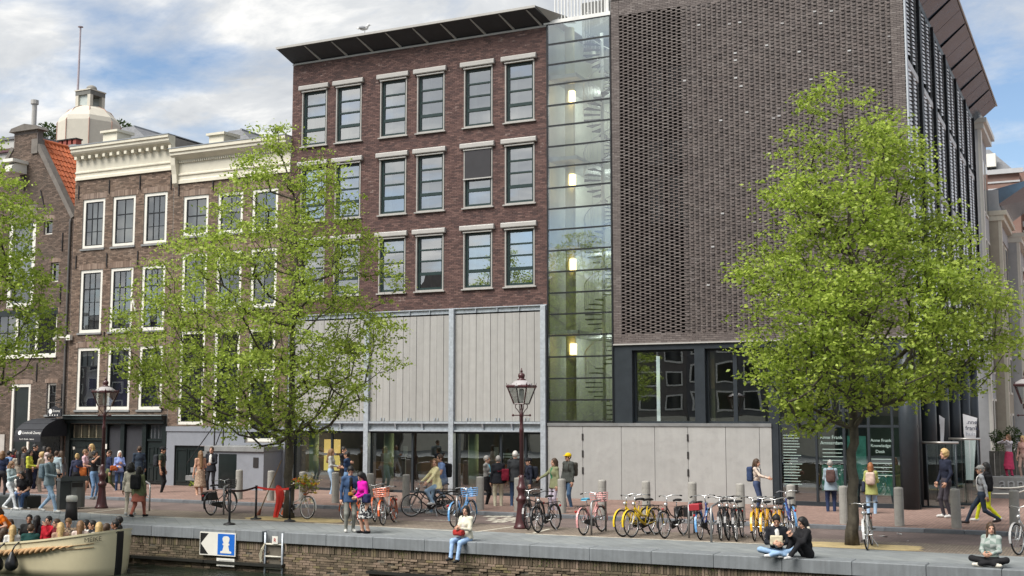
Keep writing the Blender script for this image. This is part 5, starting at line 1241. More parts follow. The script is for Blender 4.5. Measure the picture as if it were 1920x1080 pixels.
# ================================================================ street furniture
BURG = pm('burgundy_iron', (.055, .016, .018), .38, var=.2, coat=.2)
LGL = glassmat('lantern_glass', (.9, .92, .9), .10, .6)
def lamp_post(base, lab):
    L_ = thing('street_lamp', lab, 'street lamp', tuple(base), 0)
    MB().lathe([(.22, 0), (.22, .05), (.19, .09), (.175, .16), (.135, .40), (.118, .62), (.115, .72), (.15, .76), (.15, .82), (.11, .86), (.095, .92), (.105, 1.0), (.14, 1.06), (.14, 1.12), (.095, 1.17), (.082, 1.3), (.07, 1.36), (.062, 1.45)], n=12).build('base', BURG, L_, True)
    MB().lathe([(.062, 1.45), (.056, 2.6), (.066, 2.62), (.066, 2.70), (.05, 2.74), (.046, 3.02), (.06, 3.04), (.06, 3.12), (.035, 3.16), (.03, 3.38)], n=10).build('shaft', BURG, L_, True)
    MB().tube((-.25, 0, 3.07), (.25, 0, 3.07), .014).ball((-.26, 0, 3.07), .035, 8, 6).ball((.26, 0, 3.07), .035, 8, 6).build('ladder_bar', BURG, L_, True)
    for k in range(4):
        a = R(45 + 90 * k); c, s = math.cos(a), math.sin(a)
        MB().path([(.04 * c, .04 * s, 3.1), (.10 * c, .10 * s, 3.2), (.17 * c, .17 * s, 3.27), (.18 * c, .18 * s, 3.34), (.13 * c, .13 * s, 3.38)], .012, 5).build('scroll', BURG, L_)
    zb_, zt_, rb, rt = 3.38, 3.86, .22, .42
    cs = [(math.cos(R(45 + 90 * k)), math.sin(R(45 + 90 * k))) for k in range(4)]
    fr = MB()
    for k in range(4):
        c, s = cs[k]; c2, s2 = cs[(k + 1) % 4]
        fr.tube((rb * c, rb * s, zb_), (rt * c, rt * s, zt_), .02, .02, 5).tube((rb * c, rb * s, zb_), (rb * c2, rb * s2, zb_), .016, .016, 5).tube((rt * c, rt * s, zt_), (rt * c2, rt * s2, zt_), .04, .04, 6)
    lt = fr.build('lantern', BURG, L_)
    for k in range(4):
        c, s = cs[k]; c2, s2 = cs[(k + 1) % 4]
        MB().quad((rb * c, rb * s, zb_), (rb * c2, rb * s2, zb_), (rt * c2, rt * s2, zt_), (rt * c, rt * s, zt_)).build('pane', LGL, lt)
        for q in (.0, .25, .5, .75):
            x_, y_ = rt * (c * (1 - q) + c2 * q), rt * (s * (1 - q) + s2 * q); h_ = .12 if q == 0 else (.10 if q == .5 else .07)
            MB().add([(x_ * .95 - .025 * (s2 - s), y_ * .95 + .025 * (c2 - c), zt_), (x_ * .95 + .025 * (s2 - s), y_ * .95 - .025 * (c2 - c), zt_), (x_ * 1.1, y_ * 1.1, zt_ + h_), (x_ * .9, y_ * .9, zt_)], [(0, 1, 2), (1, 3, 2), (3, 0, 2)]).build('crown_leaf', BURG, lt)
    MB().lathe([(.36, zt_ + .0), (.30, zt_ + .07), (.20, zt_ + .14), (.13, zt_ + .17)], n=8).build('reflector_roof', pm('lamp_roof', (.35, .33, .33), .4), lt, True)
    MB().lathe([(.13, zt_ + .16), (.12, zt_ + .2), (.075, zt_ + .21), (.08, zt_ + .24), (.10, zt_ + .29), (.085, zt_ + .35), (.03, zt_ + .37), (.03, zt_ + .4), (.04, zt_ + .42), (.02, zt_ + .45), (.015, zt_ + .5), (.001, zt_ + .51)], n=10).build('crown_finial', BURG, lt, True)
    MB().lathe([(.05, zb_ + .01), (.05, zb_ + .1), (.07, zb_ + .12), (.075, zb_ + .36), (.05, zb_ + .42)], n=10).build('bulb', pm('opal_bulb', (.7, .7, .68), .4), lt, True)
    return L_
lamp_post(onz(190, 953, ZR), 'burgundy cast iron street lamp beside the litter bin and the black shop front')
lamp_post(onz(978, 991, ZR), 'burgundy cast iron street lamp beside two black city bicycles and the white road blocks')
lamp_post(onz(1939, 1000, ZR), 'burgundy cast iron street lamp whose lantern shows past the end of the side street')
# bollards
BOL = pm('bollard_concrete', (.31, .30, .275), .85, var=.14, scale=5, bump=.3, dirt=.2)
bme = MB().lathe([(.128, 0), (.126, .795), (.121, .80), (.121, .81), (.126, .815), (.125, 1.0), (.11, 1.03), (.001, 1.045)], n=16).mesh('bollard', BOL)
for px_, py_ in ((448, 936), (507, 938.5), (567, 941), (629, 943), (694, 946), (761, 949), (900, 955.5), (971.5, 958.5), (1054, 962), (1129, 965), (1212, 968.5), (1297, 972), (1387, 976), (1480, 980), (1577.6, 985), (1679, 990.6), (1787, 995.7), (1898, 1001)):
    p = onz(px_, py_, 0); p[1] = max(p[1], KB + .35)
    o = link('bollard', bme, None, (p[0], p[1], 0)); tag(o, 'round grey concrete bollard in the row along the kerb', 'bollard', 'bollards along the kerb'); o.rotation_euler = (R(rnd.uniform(-1, 1)), R(rnd.uniform(-1, 1)), rnd.random() * 6)
# litter bin
p = onz(133, 954, ZR); tb_ = thing('litter_bin', 'grey litter bin with dark side panel and sloping lid', 'litter bin', tuple(p), facing(p, 12))
DG = pm('bin_dark', (.03, .036, .038), .5); LG = pm('bin_grey', (.16, .165, .16), .55, metal=.3, var=.1, bump=.3, bscale=90)
MB().prism([(-.1 + .34 * math.cos(a) * (1 if abs(math.cos(a)) < .99 else 1), -.02 + .3 * math.sin(a)) for a in [R(k * 30) for k in range(12)]], 'z', .05, .9).build('drum', LG, tb_)
MB().bbox(.1, .42, -.28, .26, 0, .95, .02).build('side_panel', DG, tb_)
MB().add([(-.46, -.36, .92), (.44, -.36, .92), (.44, .34, .92), (-.46, .34, .92), (-.44, -.34, .98), (.42, -.34, .98), (.42, .32, 1.08), (-.44, .32, 1.08)], [(0, 3, 2, 1), (4, 5, 6, 7), (0, 1, 5, 4), (1, 2, 6, 5), (2, 3, 7, 6), (3, 0, 4, 7)]).build('lid', DG, tb_)
MB().box(-.3, .05, .27, .29, .72, .86).build('slot', IRON, tb_)
# mooring post at the quay edge
p = ony(133, 985, QF + .3); p[2] = ZR; mp3 = thing('mooring_post', 'black mooring post with white cap at the quay edge behind the boat', 'mooring post', tuple(p))
MB().lathe([(.19, 0), (.15, .55)], n=12).build('post', IRON, mp3, True); MB().lathe([(.16, .55), (.17, .66), (.15, .72), (.001, .74)], n=12).build('cap', WHITE, mp3, True)
# barrier posts with belts
BP = pm('barrier_black', (.012, .012, .014), .45); posts_ = []
for i, (px_, py_, lab) in enumerate(((430, 984, 'black barrier post standing nearest the quay edge with a black belt'), (479.5, 974, 'black barrier post where the black and red belts meet'), (543, 978, 'black barrier post holding the red belt beside the elm trunk'))):
    p = onz(px_, py_, ZR); t_ = thing('barrier_post', lab, 'barrier post', tuple(p), 0, 'belt barrier posts'); posts_.append(p)
    MB().lathe([(.17, 0), (.17, .02), (.15, .045), (.06, .06), (.033, .09)], n=16).build('foot', BP, t_, True); MB().tube((0, 0, .05), (0, 0, .93), .032, .032, 12).build('post', BP, t_, True); MB().lathe([(.04, .90), (.04, .99), (.03, 1.0)], n=12).build('belt_head', BP, t_, True)
REDC = pm('red_cloth', (.55, .03, .02), .6, var=.15)
def belt(a, b, m, lab):
    mb = MB(); n = 10
    for k in range(n):
        t0, t1 = k / n, (k + 1) / n; f = lambda t: (a[0] * (1 - t) + b[0] * t, a[1] * (1 - t) + b[1] * t, ZR + .95 - .05 * math.sin(math.pi * t))
        p, q = f(t0), f(t1); mb.quad((p[0], p[1], p[2] - .03), (q[0], q[1], q[2] - .03), (q[0], q[1], q[2] + .03), (p[0], p[1], p[2] + .03))
    tag(mb.build('barrier_belt', m), lab, 'belt')
belt(posts_[0], posts_[1], BP, 'black belt stretched between two barrier posts'); belt(posts_[1], posts_[2], REDC, 'red belt stretched between two barrier posts')
p = onz(524, 973, ZR); p = p + np.array([0, -.1, 0])
cl = MB(); nz_, na = 16, 24
vs = []
for i in range(nz_ + 1):
    t = i / nz_; z = 1.0 - t * .95
    for k in range(na):
        a = 2 * math.pi * k / na; rr_ = (.055 + .065 * min(1, t * 5) - .045 * t) * (1 + .22 * math.sin(4 * a + 2 * t) + .16 * math.sin(7 * a - 3 * t)) * (.5 if i == 0 else 1)
        vs.append((rr_ * math.cos(a) + .07 * math.sin(t * 4.2), rr_ * .9 * math.sin(a), z))
cl.add(vs, [(i * na + k, i * na + (k + 1) % na, (i + 1) * na + (k + 1) % na, (i + 1) * na + k) for i in range(nz_) for k in range(na)] + [tuple(range(na))])
o = cl.build('red_cloth', REDC, None, True); o.location = p; tag(o, 'bunched red cloth hanging from the belt beside the elm trunk', 'cloth')
# broom leaning on the elm
a = onz(484, 966, ZR); b = np.array([T2[0] - .1, T2[1] - .28, 1.62]); br_ = thing('broom', 'long wooden broom leaning against the elm trunk', 'broom', tuple(a)); oa = tuple(a)
MB(oa).tube(a + (b - a) * .1, b, .018, .016, 6).build('handle', pm('ash_wood', (.28, .20, .12), .7), br_); MB(oa).tube(a, a + (b - a) * .12, .07, .025, 8).build('bristles', pm('rust_bristle', (.24, .09, .06), .9), br_)
# sign on the quay wall
sy = QF - .03; s0 = ony(375, 998, sy); s1 = ony(441, 1044, sy); sw = s1[0] - s0[0]; sg = thing('canal_sign', 'white arrow and blue chess-pawn-shaped canal sign on the quay wall', 'sign', (s0[0], sy, s1[2])); og = (s0[0], sy, s1[2])
zt_, zb_ = s0[2] + .02, s1[2]; xm = s0[0] + sw * .5; BLUE = pm('sign_blue', (.015, .13, .52), .4, var=.05); BLK = pm('sign_black', (.015, .015, .015), .4)
MB(og).box(s0[0], s1[0], sy, sy + .03, zb_, zt_).build('plate', WHITE, sg)
MB(og).prism([(s0[0] + .02, zt_ - .03), (s0[0] + .30, zt_ - .03), (s0[0] + .04, (zt_ + zb_) / 2), (s0[0] + .30, zb_ + .03), (s0[0] + .02, zb_ + .03)], 'y', sy - .004, sy - .001).build('arrow_field', BLK, sg)
MB(og).box(xm + .01, s1[0] - .03, sy - .005, sy - .001, zb_ + .03, zt_ - .03).build('blue_field', BLUE, sg)
xc = (xm + s1[0]) / 2 - .01; hh = zt_ - zb_ - .06; pw = [(-.42, .08), (.42, .08), (.42, .17), (.26, .20), (.17, .45), (.26, .47), (.26, .54), (.17, .56), (.25, .68), (.27, .8), (.18, .88), (.0, .9), (-.18, .88), (-.27, .8), (-.25, .68), (-.17, .56), (-.26, .54), (-.26, .47), (-.17, .45), (-.26, .20), (-.42, .17)]
MB(og).prism([(xc + a * .44, zb_ + .03 + b * hh) for a, b in pw], 'y', sy - .009, sy - .006).build('pawn_symbol', WHITE, sg)
l0 = ony(406, 1046, sy); l1 = ony(439, 1063, sy)
MB(og).box(l0[0], l1[0], sy, sy + .02, l1[2], l0[2]).build('lower_plate', WHITE, sg)
for k in range(4): MB(og).box(l0[0] + .08, l1[0] - .06, sy - .004, sy - .001, l0[2] - .06 - k * .05, l0[2] - .045 - k * .05).build('printed_line', pm('print_grey', (.3, .3, .3), .7), sg)
# ladder in the quay notch
ld = thing('quay_ladder', 'galvanised ladder let into the quay wall with a pale rope tied to it', 'ladder', (LADX, QF, ZR)); ol = (LADX, QF, ZR)
for s_ in (-.28, .28): MB(ol).tube((LADX + s_, QF + .05, -1.5), (LADX + s_, QF + .05, ZR - .02), .028, .028, 8).build('rail', GALV, ld, True)
for z in (-.42, -.74, -1.04): MB(ol).tube((LADX - .28, QF + .05, z), (LADX + .28, QF + .05, z), .024, .024, 8).build('rung', pm('pale_rung', (.55, .53, .45), .6), ld, True)
MB(ol).box(LADX - .02, LADX + .16, QF + .0, QF + .01, -.40, -.20).build('number_plate', WHITE, ld)
text('R', .14, pm('plate_red', (.45, .05, .04), .6), ld, (.03, -.006, -.25))
rp = MB(ol)
for k in range(7): x_ = LADX - .3 + rnd.uniform(-.05, .05); rp.path([(LADX - .27, QF + .02, -.40), (x_, QF - .03, -.55), (x_ - .05 + rnd.uniform(-.05, .05), QF - .02, -.7), (x_ - .04, QF - .01, -.86 + rnd.uniform(-.1, .05))], .013, 5)
rp.build('rope', pm('pale_rope', (.40, .37, .28), .9), ld)
# bench of dark blocks at the left
b0 = onz(-6, 951, ZR); b1 = onz(80, 951, ZR); bn = thing('quay_bench', 'long dark slab bench under the seated women', 'bench', (b0[0], b0[1], ZR)); ob_ = (b0[0], b0[1], ZR)
MB(ob_).bbox(b0[0], b1[0], b0[1], b0[1] + .6, ZR, ZR + .40, .03).build('seat', pm('dark_bench', (.02, .024, .024), .6), bn); MB(ob_).box(b0[0] + .1, b1[0] - .1, b0[1] + .05, b0[1] + .5, ZR, ZR + .08).build('plinth', IRON, bn)
BENCH_Y = b0[1]
# glass wind screens and rails by the corner entrance
def wind_screen(pxa, pxb, base_y, rail_y, Y, lab):
    a = ony(pxa, base_y, Y); b = ony(pxb, base_y, Y); zt_ = ony((pxa + pxb) / 2, rail_y, Y)[2]; t_ = thing('glass_windscreen', lab, 'glass screen', (a[0], Y, 0)); og = (a[0], Y, 0); n = 3
    for k in range(n): x0_ = a[0] + (b[0] - a[0]) * k / n; MB(og).box(x0_ + .01, a[0] + (b[0] - a[0]) * (k + 1) / n - .01, Y, Y + .012, .06, zt_ - .02).build('glass_sheet', G_CLEAR, t_)
    MB(og).tube((a[0] - .15, Y, zt_), (b[0] + .1, Y, zt_), .04, .04, 8).build('top_rail', pm('satin_steel', (.45, .44, .42), .35, metal=.6), t_, True)
    for x_ in (a[0], b[0]): MB(og).tube((x_, Y, 0), (x_, Y, zt_), .03, .03, 8).build('post', ANTHRA, t_, True)
    MB(og).box(a[0] - .2, b[0] + .2, Y - .1, Y + .12, 0, .05).build('base_plate', ANTHRA, t_)
wind_screen(1741, 1796, 958, 830, 1.0, 'clear glass wind screen under a steel rail beside the dark corner columns')
wind_screen(1792, 1838, 952, 823, 2.6, 'second clear glass wind screen with steel rail below the white banners')
# feather banners
BAN = pm('white_banner', (.72, .73, .76), .7, var=.04)
def banner(px_, yt, yb_, yg, w_px, Y, lab, txt=None):
    c = ony(px_, yg, Y); d0 = float((c - CAMP) @ FW); w_ = w_px * d0 / F; z0_, z1_ = height_at(c, yb_), height_at(c, yt); t_ = thing('banner', lab, 'banner', (c[0], Y, 0)); og = (c[0], Y, 0); n = 8
    mb = MB(og)
    for k in range(n):
        t0, t1 = k / n, (k + 1) / n; za, zb2 = z0_ + (z1_ - z0_) * t0, z0_ + (z1_ - z0_) * t1; wa, wb = w_ * (.55 + .45 * t0), w_ * (.55 + .45 * t1); ya, yb2 = Y + .04 * math.sin(5 * t0), Y + .04 * math.sin(5 * t1)
        sl2 = .14 if k == n - 1 else 0
        mb.quad((c[0], ya, za), (c[0] + wa, ya + .05, za), (c[0] + wb, yb2 + .05, zb2 - sl2), (c[0], yb2, zb2))
    mb.build('cloth', BAN, t_); MB(og).tube((c[0], Y, 0), (c[0], Y, z1_ + .03), .018, .012, 6).build('pole', IRON, t_); MB(og).tube((c[0], Y, z1_ + .03), (c[0] + w_, Y + .05, z1_ - .1), .012, .01, 6).build('top_rod', IRON, t_)
    MB(og).box(c[0] - .2, c[0] + .2, Y - .2, Y + .2, 0, .04).build('foot_plate', IRON, t_)
    if txt:
        for k, s_ in enumerate(txt): text(s_, .2, pm('banner_print', (.02, .03, .08), .7) if k < 2 else pm('banner_print_pale', (.35, .38, .45), .7), t_, (.06, -.02, z1_ - .34 - k * .2))
banner(1767, 778, 832, 940, 10, 4.2, 'narrow white feather banner seen almost edge on between the columns')
banner(1812, 776, 900, 940, 25, 3.2, 'broad white feather banner with dark lettering by the wind screen', ('anne', 'frank', 'huis'))
# white chains by the low wall
ch2 = thing('barrier_chain', 'white sagging chain strung before the low stone wall', 'chain', tuple(onz(1855, 934, 0)))
A0 = onz(1855, 930, 0); pts1 = [ony(1862 + k * 8, 911.5 - (k - 3.5) ** 2 * .22 * (1 if k > 3 else .3), A0[1] - .3) for k in range(9)]; pts2 = [ony(1860 + k * 8, 922 - max(0, k - 4) ** 2 * .55, A0[1] - .6) for k in range(9)]
MB(tuple(A0)).path([tuple(p) for p in pts1], .028, 6).build('upper_chain', WHITE, ch2, True); MB(tuple(A0)).path([tuple(p) for p in pts2], .028, 6).build('lower_chain', WHITE, ch2, True)
# two globe lamps on the side street front
gl_ = ony(1900, 677, 40); gt = thing('globe_lamp', 'pair of white globe lamps on a side street front', 'wall lamp', tuple(gl_)); mp2 = float((gl_ - CAMP) @ FW) / F
for dx in (-4.5, 5): MB().ball((dx * mp2, 0, 0), 5.2 * mp2, 12, 8).build('globe', WHITE, gt, True)
MB().tube((-5 * mp2, 0, -5 * mp2), (5 * mp2, .3, -5 * mp2), .05).tube((0, 0, -5 * mp2), (-2.0, .4, -6 * mp2), .05).build('arm', IRON, gt)
# gull on the roof edge
gp = ony(683, 62, YO); gu = tag(empty('gull', (gp[0], YO, ZO + .07), facing(gp, 75)), 'white gull standing on the roof edge of the red brick building', 'bird')
mb = MB(); mb.ball((0, -.02, .19), .1, 10, 7, (.85, 1.9, .85)).ball((0, .17, .32), .062, 8, 6, (1, 1.1, 1)).path([(0, .1, .24), (0, .15, .3)], [.075, .055], 8).path([(0, .22, .315), (0, .29, .30)], [.018, .004], 5).path([(0, -.17, .2), (0, -.33, .2)], [.06, .015], 6)
mb.tube((-.03, .02, .1), (-.03, .02, 0), .009, .009, 5).tube((.03, .02, .1), (.03, .02, 0), .009, .009, 5); mb.build('body', pm('gull_white', (.62, .62, .62), .8, var=.1), gu, True)
for s_ in (-1, 1): MB().ball((s_ * .085, -.07, .22), .05, 8, 6, (.35, 2.9, 1.1)).build('wing', pm('gull_grey', (.30, .31, .33), .8), gu, True)
# scraps of litter on the road
SCRAP = pm('paper_scrap', (.6, .6, .58), .8)
for i, (px_, py_) in enumerate(((1655, 1007), (1692, 1003), (1693, 1016))):
    p = onz(px_, py_, ZR); mb = MB(); mb.add([(rnd.uniform(-.16, .16), rnd.uniform(-.08, .08), rnd.uniform(.004, .05)) for _ in range(7)], [(0, 1, 2), (2, 3, 4), (0, 2, 4), (4, 5, 6), (1, 5, 2)]); o = mb.build('paper_scrap', SCRAP); o.location = p
    tag(o, 'crumpled white paper scrap on the roadway beyond the white bicycle', 'litter', 'paper scraps on the road')
# bicycle stands
STL = pm('stand_steel', (.30, .30, .30), .4, metal=.6)
def bike_stand(pa, pb, lab, h=.85):
    a, b = onz(*pa, ZR), onz(*pb, ZR); t_ = thing('bicycle_stand', lab, 'bicycle stand', tuple(a), 0, 'steel bicycle stands'); d = b - a
    MB(tuple(a)).path([a, a + np.array([0, 0, h - .06]), a + d * .08 + np.array([0, 0, h]), b - d * .08 + np.array([0, 0, h]), b + np.array([0, 0, h - .06]), b], .028, 8).build('hoop', STL, t_, True); MB(tuple(a)).tube(a + np.array([0, 0, .42]), b + np.array([0, 0, .42]), .02, .02, 8).build('crossbar', STL, t_, True)
bike_stand((1109, 1003), (1136, 996), 'steel bicycle stand locked to the pink bicycle'); bike_stand((1292, 1009), (1302, 1000), 'steel bicycle stand between the black bicycle and the blue one'); bike_stand((1334, 1017), (1350, 1004), 'steel bicycle stand behind the bicycle with the red carrier box'); bike_stand((856, 990), (870, 980), 'steel bicycle stand behind the blue bicycle'); bike_stand((419, 965), (428, 958), 'steel bicycle stand at the black bicycle by the barrier posts'); bike_stand((280, 958), (272, 950), 'steel bicycle stand behind the woman in the olive jacket')

# ================================================================ bicycles (local +Y forward, wheels on Z = 0)
RUB = pm('tyre_rubber', (.014, .014, .014), .8); CHR = pm('chrome', (.55, .55, .55), .25, metal=.8, var=.05); SAD = pm('black_saddle', (.015, .014, .014), .55); WRIM = pm('white_rim', (.6, .6, .58), .5)
def paint(name, c): return pm('bike_' + name, c, .32, var=.06, coat=.4)
_wh = {}
def torus(mb, c, r, t, n=28, m=6):
    return mb.path([(c[0], c[1] + r * math.cos(2 * math.pi * k / n), c[2] + r * math.sin(2 * math.pi * k / n)) for k in range(n)], t, m, closed=True)
def wheel(parent, y, rim, tyre, hubc, disc_=None):
    r = .345; key = (rim.name, tyre.name, disc_.name if disc_ else '')
    if key not in _wh:
        t_ = torus(MB(), (0, 0, 0), r - .019, .019).mesh('tyre', tyre, True); ri = torus(MB(), (0, 0, 0), r - .042, .011, 28, 5).mesh('rim', rim, True)
        sp = MB()
        for k in range(16): a = 2 * math.pi * k / 16; sp.tube((.025 * (-1) ** k, .02 * math.cos(a + 1), .02 * math.sin(a + 1)), (0, (r - .05) * math.cos(a), (r - .05) * math.sin(a)), .0028, .0028, 3, False)
        sp = sp.mesh('spokes', CHR); hb = MB().tube((-.05, 0, 0), (.05, 0, 0), .024, .024, 8).mesh('wheel', CHR, True)
        dm = None
        if disc_: dm = MB(); [dm.add([(x_, 0, 0)] + [(x_, .29 * math.cos(2 * math.pi * k / 20), .29 * math.sin(2 * math.pi * k / 20)) for k in range(20)], [(0, k + 1, (k + 1) % 20 + 1) for k in range(20) if k % 5 < 3]) for x_ in (-.012, .012)]; dm = dm.mesh('wheel_disc', disc_)
        _wh[key] = (hb, t_, ri, sp, dm)
    hb, t_, ri, sp, dm = _wh[key]; w_ = link('wheel', hb, parent, (0, y, r)); link('tyre', t_, w_); link('rim', ri, w_); link('spokes', sp, w_)
    if dm: link('wheel_disc', dm, w_)
    w_.rotation_euler = (rnd.random() * 6, 0, 0); return w_
def bicycle(front, rear, lab, col, style='step', rim=CHR, basket=None, rack=True, saddle=SAD, guard=None, lean=4, steer=8, disc_=None, bags=None, grp='parked bicycles', handle=CHR, z=ZR, fend=None):
    f_, r_ = onz(*front, z), onz(*rear, z); c = (f_ + r_) / 2; d = f_ - r_; rz = math.atan2(-d[0], d[1])
    b = thing('bicycle', lab, 'bicycle', (c[0], c[1], z), rz, grp); b.rotation_euler = (0, R(lean), rz)
    W = .54; rr_, ff = -W, W; H = .345; BB = (0, -.08, .29); fend = fend or col
    hd0, hd1 = (0, .36, .62), (0, .30, .86); st0, st1 = BB, (0, -.24, .74)
    fr = MB(); t_ = .0165
    if style == 'step': fr.path([hd0, (0, .2, .44), (0, .04, .32), BB], t_ * 1.15, 8); fr.path([(0, .32, .76), (0, .12, .56), (0, -.1, .47), (0, -.17, .5)], t_, 8)
    elif style == 'chunky': fr.path([hd0, (0, .15, .42), BB], .034, 8); fr.path([(0, .33, .74), (0, .05, .52), (0, -.17, .5)], .026, 8)
    else: fr.tube(hd0, BB, t_ * 1.1); fr.tube((0, .32, .80), (0, -.225, .70), t_)
    fr.tube(st0, st1, t_); fr.tube(hd0, hd1, .021)
    for s_ in (-.045, .045): fr.tube((s_, rr_, H), (s_ * .6, BB[1], BB[2]), .010, .010, 6).tube((s_, rr_, H), (s_ * .5, -.2, .62), .009, .009, 6)
    fr.build('frame', col, b, True)
    fk = MB()
    for s_ in (-.05, .05): fk.path([(s_ * .6, .365, .62), (s_, .40, .58), (s_, .46, .46), (s_, ff, H)], .012, 6)
    fk.tube((0, .355, .63), hd1, .018).build('fork', col, b, True)
    wheel(b, ff, rim, RUB, CHR); wheel(b, rr_, rim, RUB, CHR, disc_)
    for y, n0, n1 in ((ff, -10, 150), (rr_, 20, 200)):
        mb = MB(); ar = [R(n0 + (n1 - n0) * k / 12) for k in range(13)]
        for a0, a1 in zip(ar, ar[1:]):
            q = [(s_, y + .372 * math.cos(a), H + .372 * math.sin(a)) for a in (a0, a1) for s_ in (-.026, .026)]; mb.quad(q[0], q[1], q[3], q[2])
        mb.build('mudguard', fend, b)
    hb = MB(); hz = 1.04; hb.tube(hd1, (0, .275, hz - .02), .013); hb.path([(-.31, .06, hz - .015), (-.27, .14, hz), (-.16, .27, hz + .02), (0, .28, hz - .02), (.16, .27, hz + .02), (.27, .14, hz), (.31, .06, hz - .015)], .012, 7)
    hbo = hb.build('handlebar', handle, b, True)
    for s_ in (-1, 1): MB().tube((s_ * .315, .05, hz - .017), (s_ * .285, .115, hz - .003), .019, .019, 7).build('grip', SAD, hbo, True)
    MB().ball((0, .37, .83), .05, 8, 6).build('headlamp', CHR, b, True)
    MB().tube(st1, (0, -.265, .86), .013).build('seat_post', CHR, b, True)
    sd_ = MB(); prof_ = [(-.16, .095, .0), (-.10, .11, .02), (0, .085, .015), (.08, .045, .015), (.16, .025, .0)]
    vs = []
    for yy, ww, zz_ in prof_:
        for a in range(8): an = 2 * math.pi * a / 8; vs.append((ww * math.cos(an), -.26 + yy, .895 + zz_ + .028 * math.sin(an)))
    sd_.add(vs, [(i * 8 + a, i * 8 + (a + 1) % 8, (i + 1) * 8 + (a + 1) % 8, (i + 1) * 8 + a) for i in range(4) for a in range(8)] + [tuple(range(8)), tuple(32 + a for a in range(7, -1, -1))]); sd_.build('saddle', saddle, b, True)
    cr = MB().tube((-.09, BB[1], BB[2]), (.09, BB[1], BB[2]), .018).tube((.075, BB[1], BB[2]), (.085, BB[1] + .12, BB[2] - .12), .010).tube((-.075, BB[1], BB[2]), (-.085, BB[1] - .12, BB[2] + .12), .010).build('crank', CHR, b)
    for s_, y, z2 in ((.125, BB[1] + .12, BB[2] - .12), (-.125, BB[1] - .12, BB[2] + .12)): MB().box(s_ - .045, s_ + .045, y - .035, y + .035, z2 - .012, z2 + .012).build('pedal', SAD, cr)
    cg = MB(); n = 10; pts = [(BB[1] + .1 * math.cos(R(-80 + 160 * k / n)), BB[2] + .1 * math.sin(R(-80 + 160 * k / n))) for k in range(n + 1)] + [(rr_ + .05 * math.cos(R(100 + 160 * k / n)), H + .05 * math.sin(R(100 + 160 * k / n))) for k in range(n + 1)]
    cg.prism(pts, 'x', .05, .075).build('chain_guard', guard or SAD, b)
    if rack:
        rk = MB()
        for s_ in (-.07, .07): rk.path([(s_, -.24, .735), (s_, -.78, .735), (s_ * .8, -.86, .70)], .009, 6); rk.tube((s_, -.66, .735), (s_ * .8, rr_, H), .007, .007, 5)
        for y in (-.35, -.5, -.65, -.78): rk.tube((-.07, y, .735), (.07, y, .735), .007, .007, 5)
        rk.build('rack', SAD, b, True)
    MB().tube((-.03, -.2, .27), (-.17, -.22, .005), .010, .010, 6).build('kickstand', CHR, b)
    MB().ball((0, -.93, .62), .035, 8, 5).build('rear_lamp', pm('rear_lamp_red', (.35, .01, .01), .3), b, True)
    if basket:
        m_ = basket; mb = MB(); x_, y0, y1, z0_, z1_ = .19, .34, .66, .80, 1.02
        for q in range(5):
            zz_ = z0_ + (z1_ - z0_) * q / 4; e = .85 + .15 * q / 4
            mb.path([(-x_ * e, y0, zz_), (x_ * e, y0, zz_), (x_ * e, y1 - .1 + .1 * e, zz_), (-x_ * e, y1 - .1 + .1 * e, zz_)], .011, 4, closed=True)
        for s_ in (-1, 0, 1):
            for yy in (y0, y1): mb.tube((s_ * x_ * .85, yy - (.01 if yy == y1 else 0), z0_), (s_ * x_, yy, z1_), .009, .009, 4)
        mb.box(-x_ * .85, x_ * .85, y0, y1 - .02, z0_ - .01, z0_ + .005); mb.build('front_basket', m_, b)
    if bags:
        for s_ in (-1, 1): MB().bbox(s_ * .13 - .05, s_ * .13 + .05, -.76, -.44, .46, .72, .03).build('pannier', bags, b)
    return b
K_ = paint('black', (.014, .014, .016)); YEL = paint('yellow', (.62, .42, .01)); ORG = paint('orange', (.62, .13, .045)); LBL = paint('light_blue', (.13, .33, .62)); PNK = paint('pink', (.62, .30, .29)); WHT = paint('white', (.55, .55, .54)); DBL = paint('dark_blue', (.02, .035, .16)); AMB = paint('amber', (.68, .36, .012)); SIL = paint('silver', (.38, .38, .38))
bicycle((437, 961), (392, 967), 'black roadster bicycle with crate and bags beside the barrier posts', K_, basket=K_, bags=SAD, lean=-5)
fb = bicycle((577, 974), (530, 970), 'white-wheeled bicycle decked with yellow and orange flowers beside the elm', WHT, rim=WRIM, basket=pm('wicker', (.22, .14, .08), .9), lean=-4, disc_=ORG)
bicycle((646, 979), (676, 984), 'orange share bicycle half hidden behind the couple looking down', ORG, rim=CHR, disc_=ORG, lean=4)
bicycle((712, 987), (745, 977), 'silver bicycle with orange front basket turned towards the canal', SIL, 'chunky', rim=CHR, basket=ORG, disc_=ORG, lean=5, fend=ORG)
bicycle((697, 981), (722, 970), 'second orange and silver share bicycle standing behind the basket one', SIL, 'chunky', disc_=ORG, lean=5, fend=ORG)
B_W = bicycle((772, 969), (834, 967), 'black bicycle ridden by the woman in the yellow jacket', K_, lean=1, grp='ridden bicycles', rim=CHR)
B_M = bicycle((786, 963), (848, 961), 'black bicycle ridden by the man with the black backpack', K_, lean=1, grp='ridden bicycles')
bicycle((889, 983), (848, 991), 'light blue bicycle with front carrier and grey child seat tube', LBL, lean=-3, basket=LBL, rim=CHR)
bicycle((982, 996), (1023, 985), 'black sporty bicycle leaning by the lamp base', K_, 'diamond', lean=5, rack=False, rim=K_)
bicycle((1005, 1000), (1047, 992), 'black and white city bicycle leaning before the green-jacketed woman', K_, 'diamond', lean=6, rim=K_, handle=SAD)
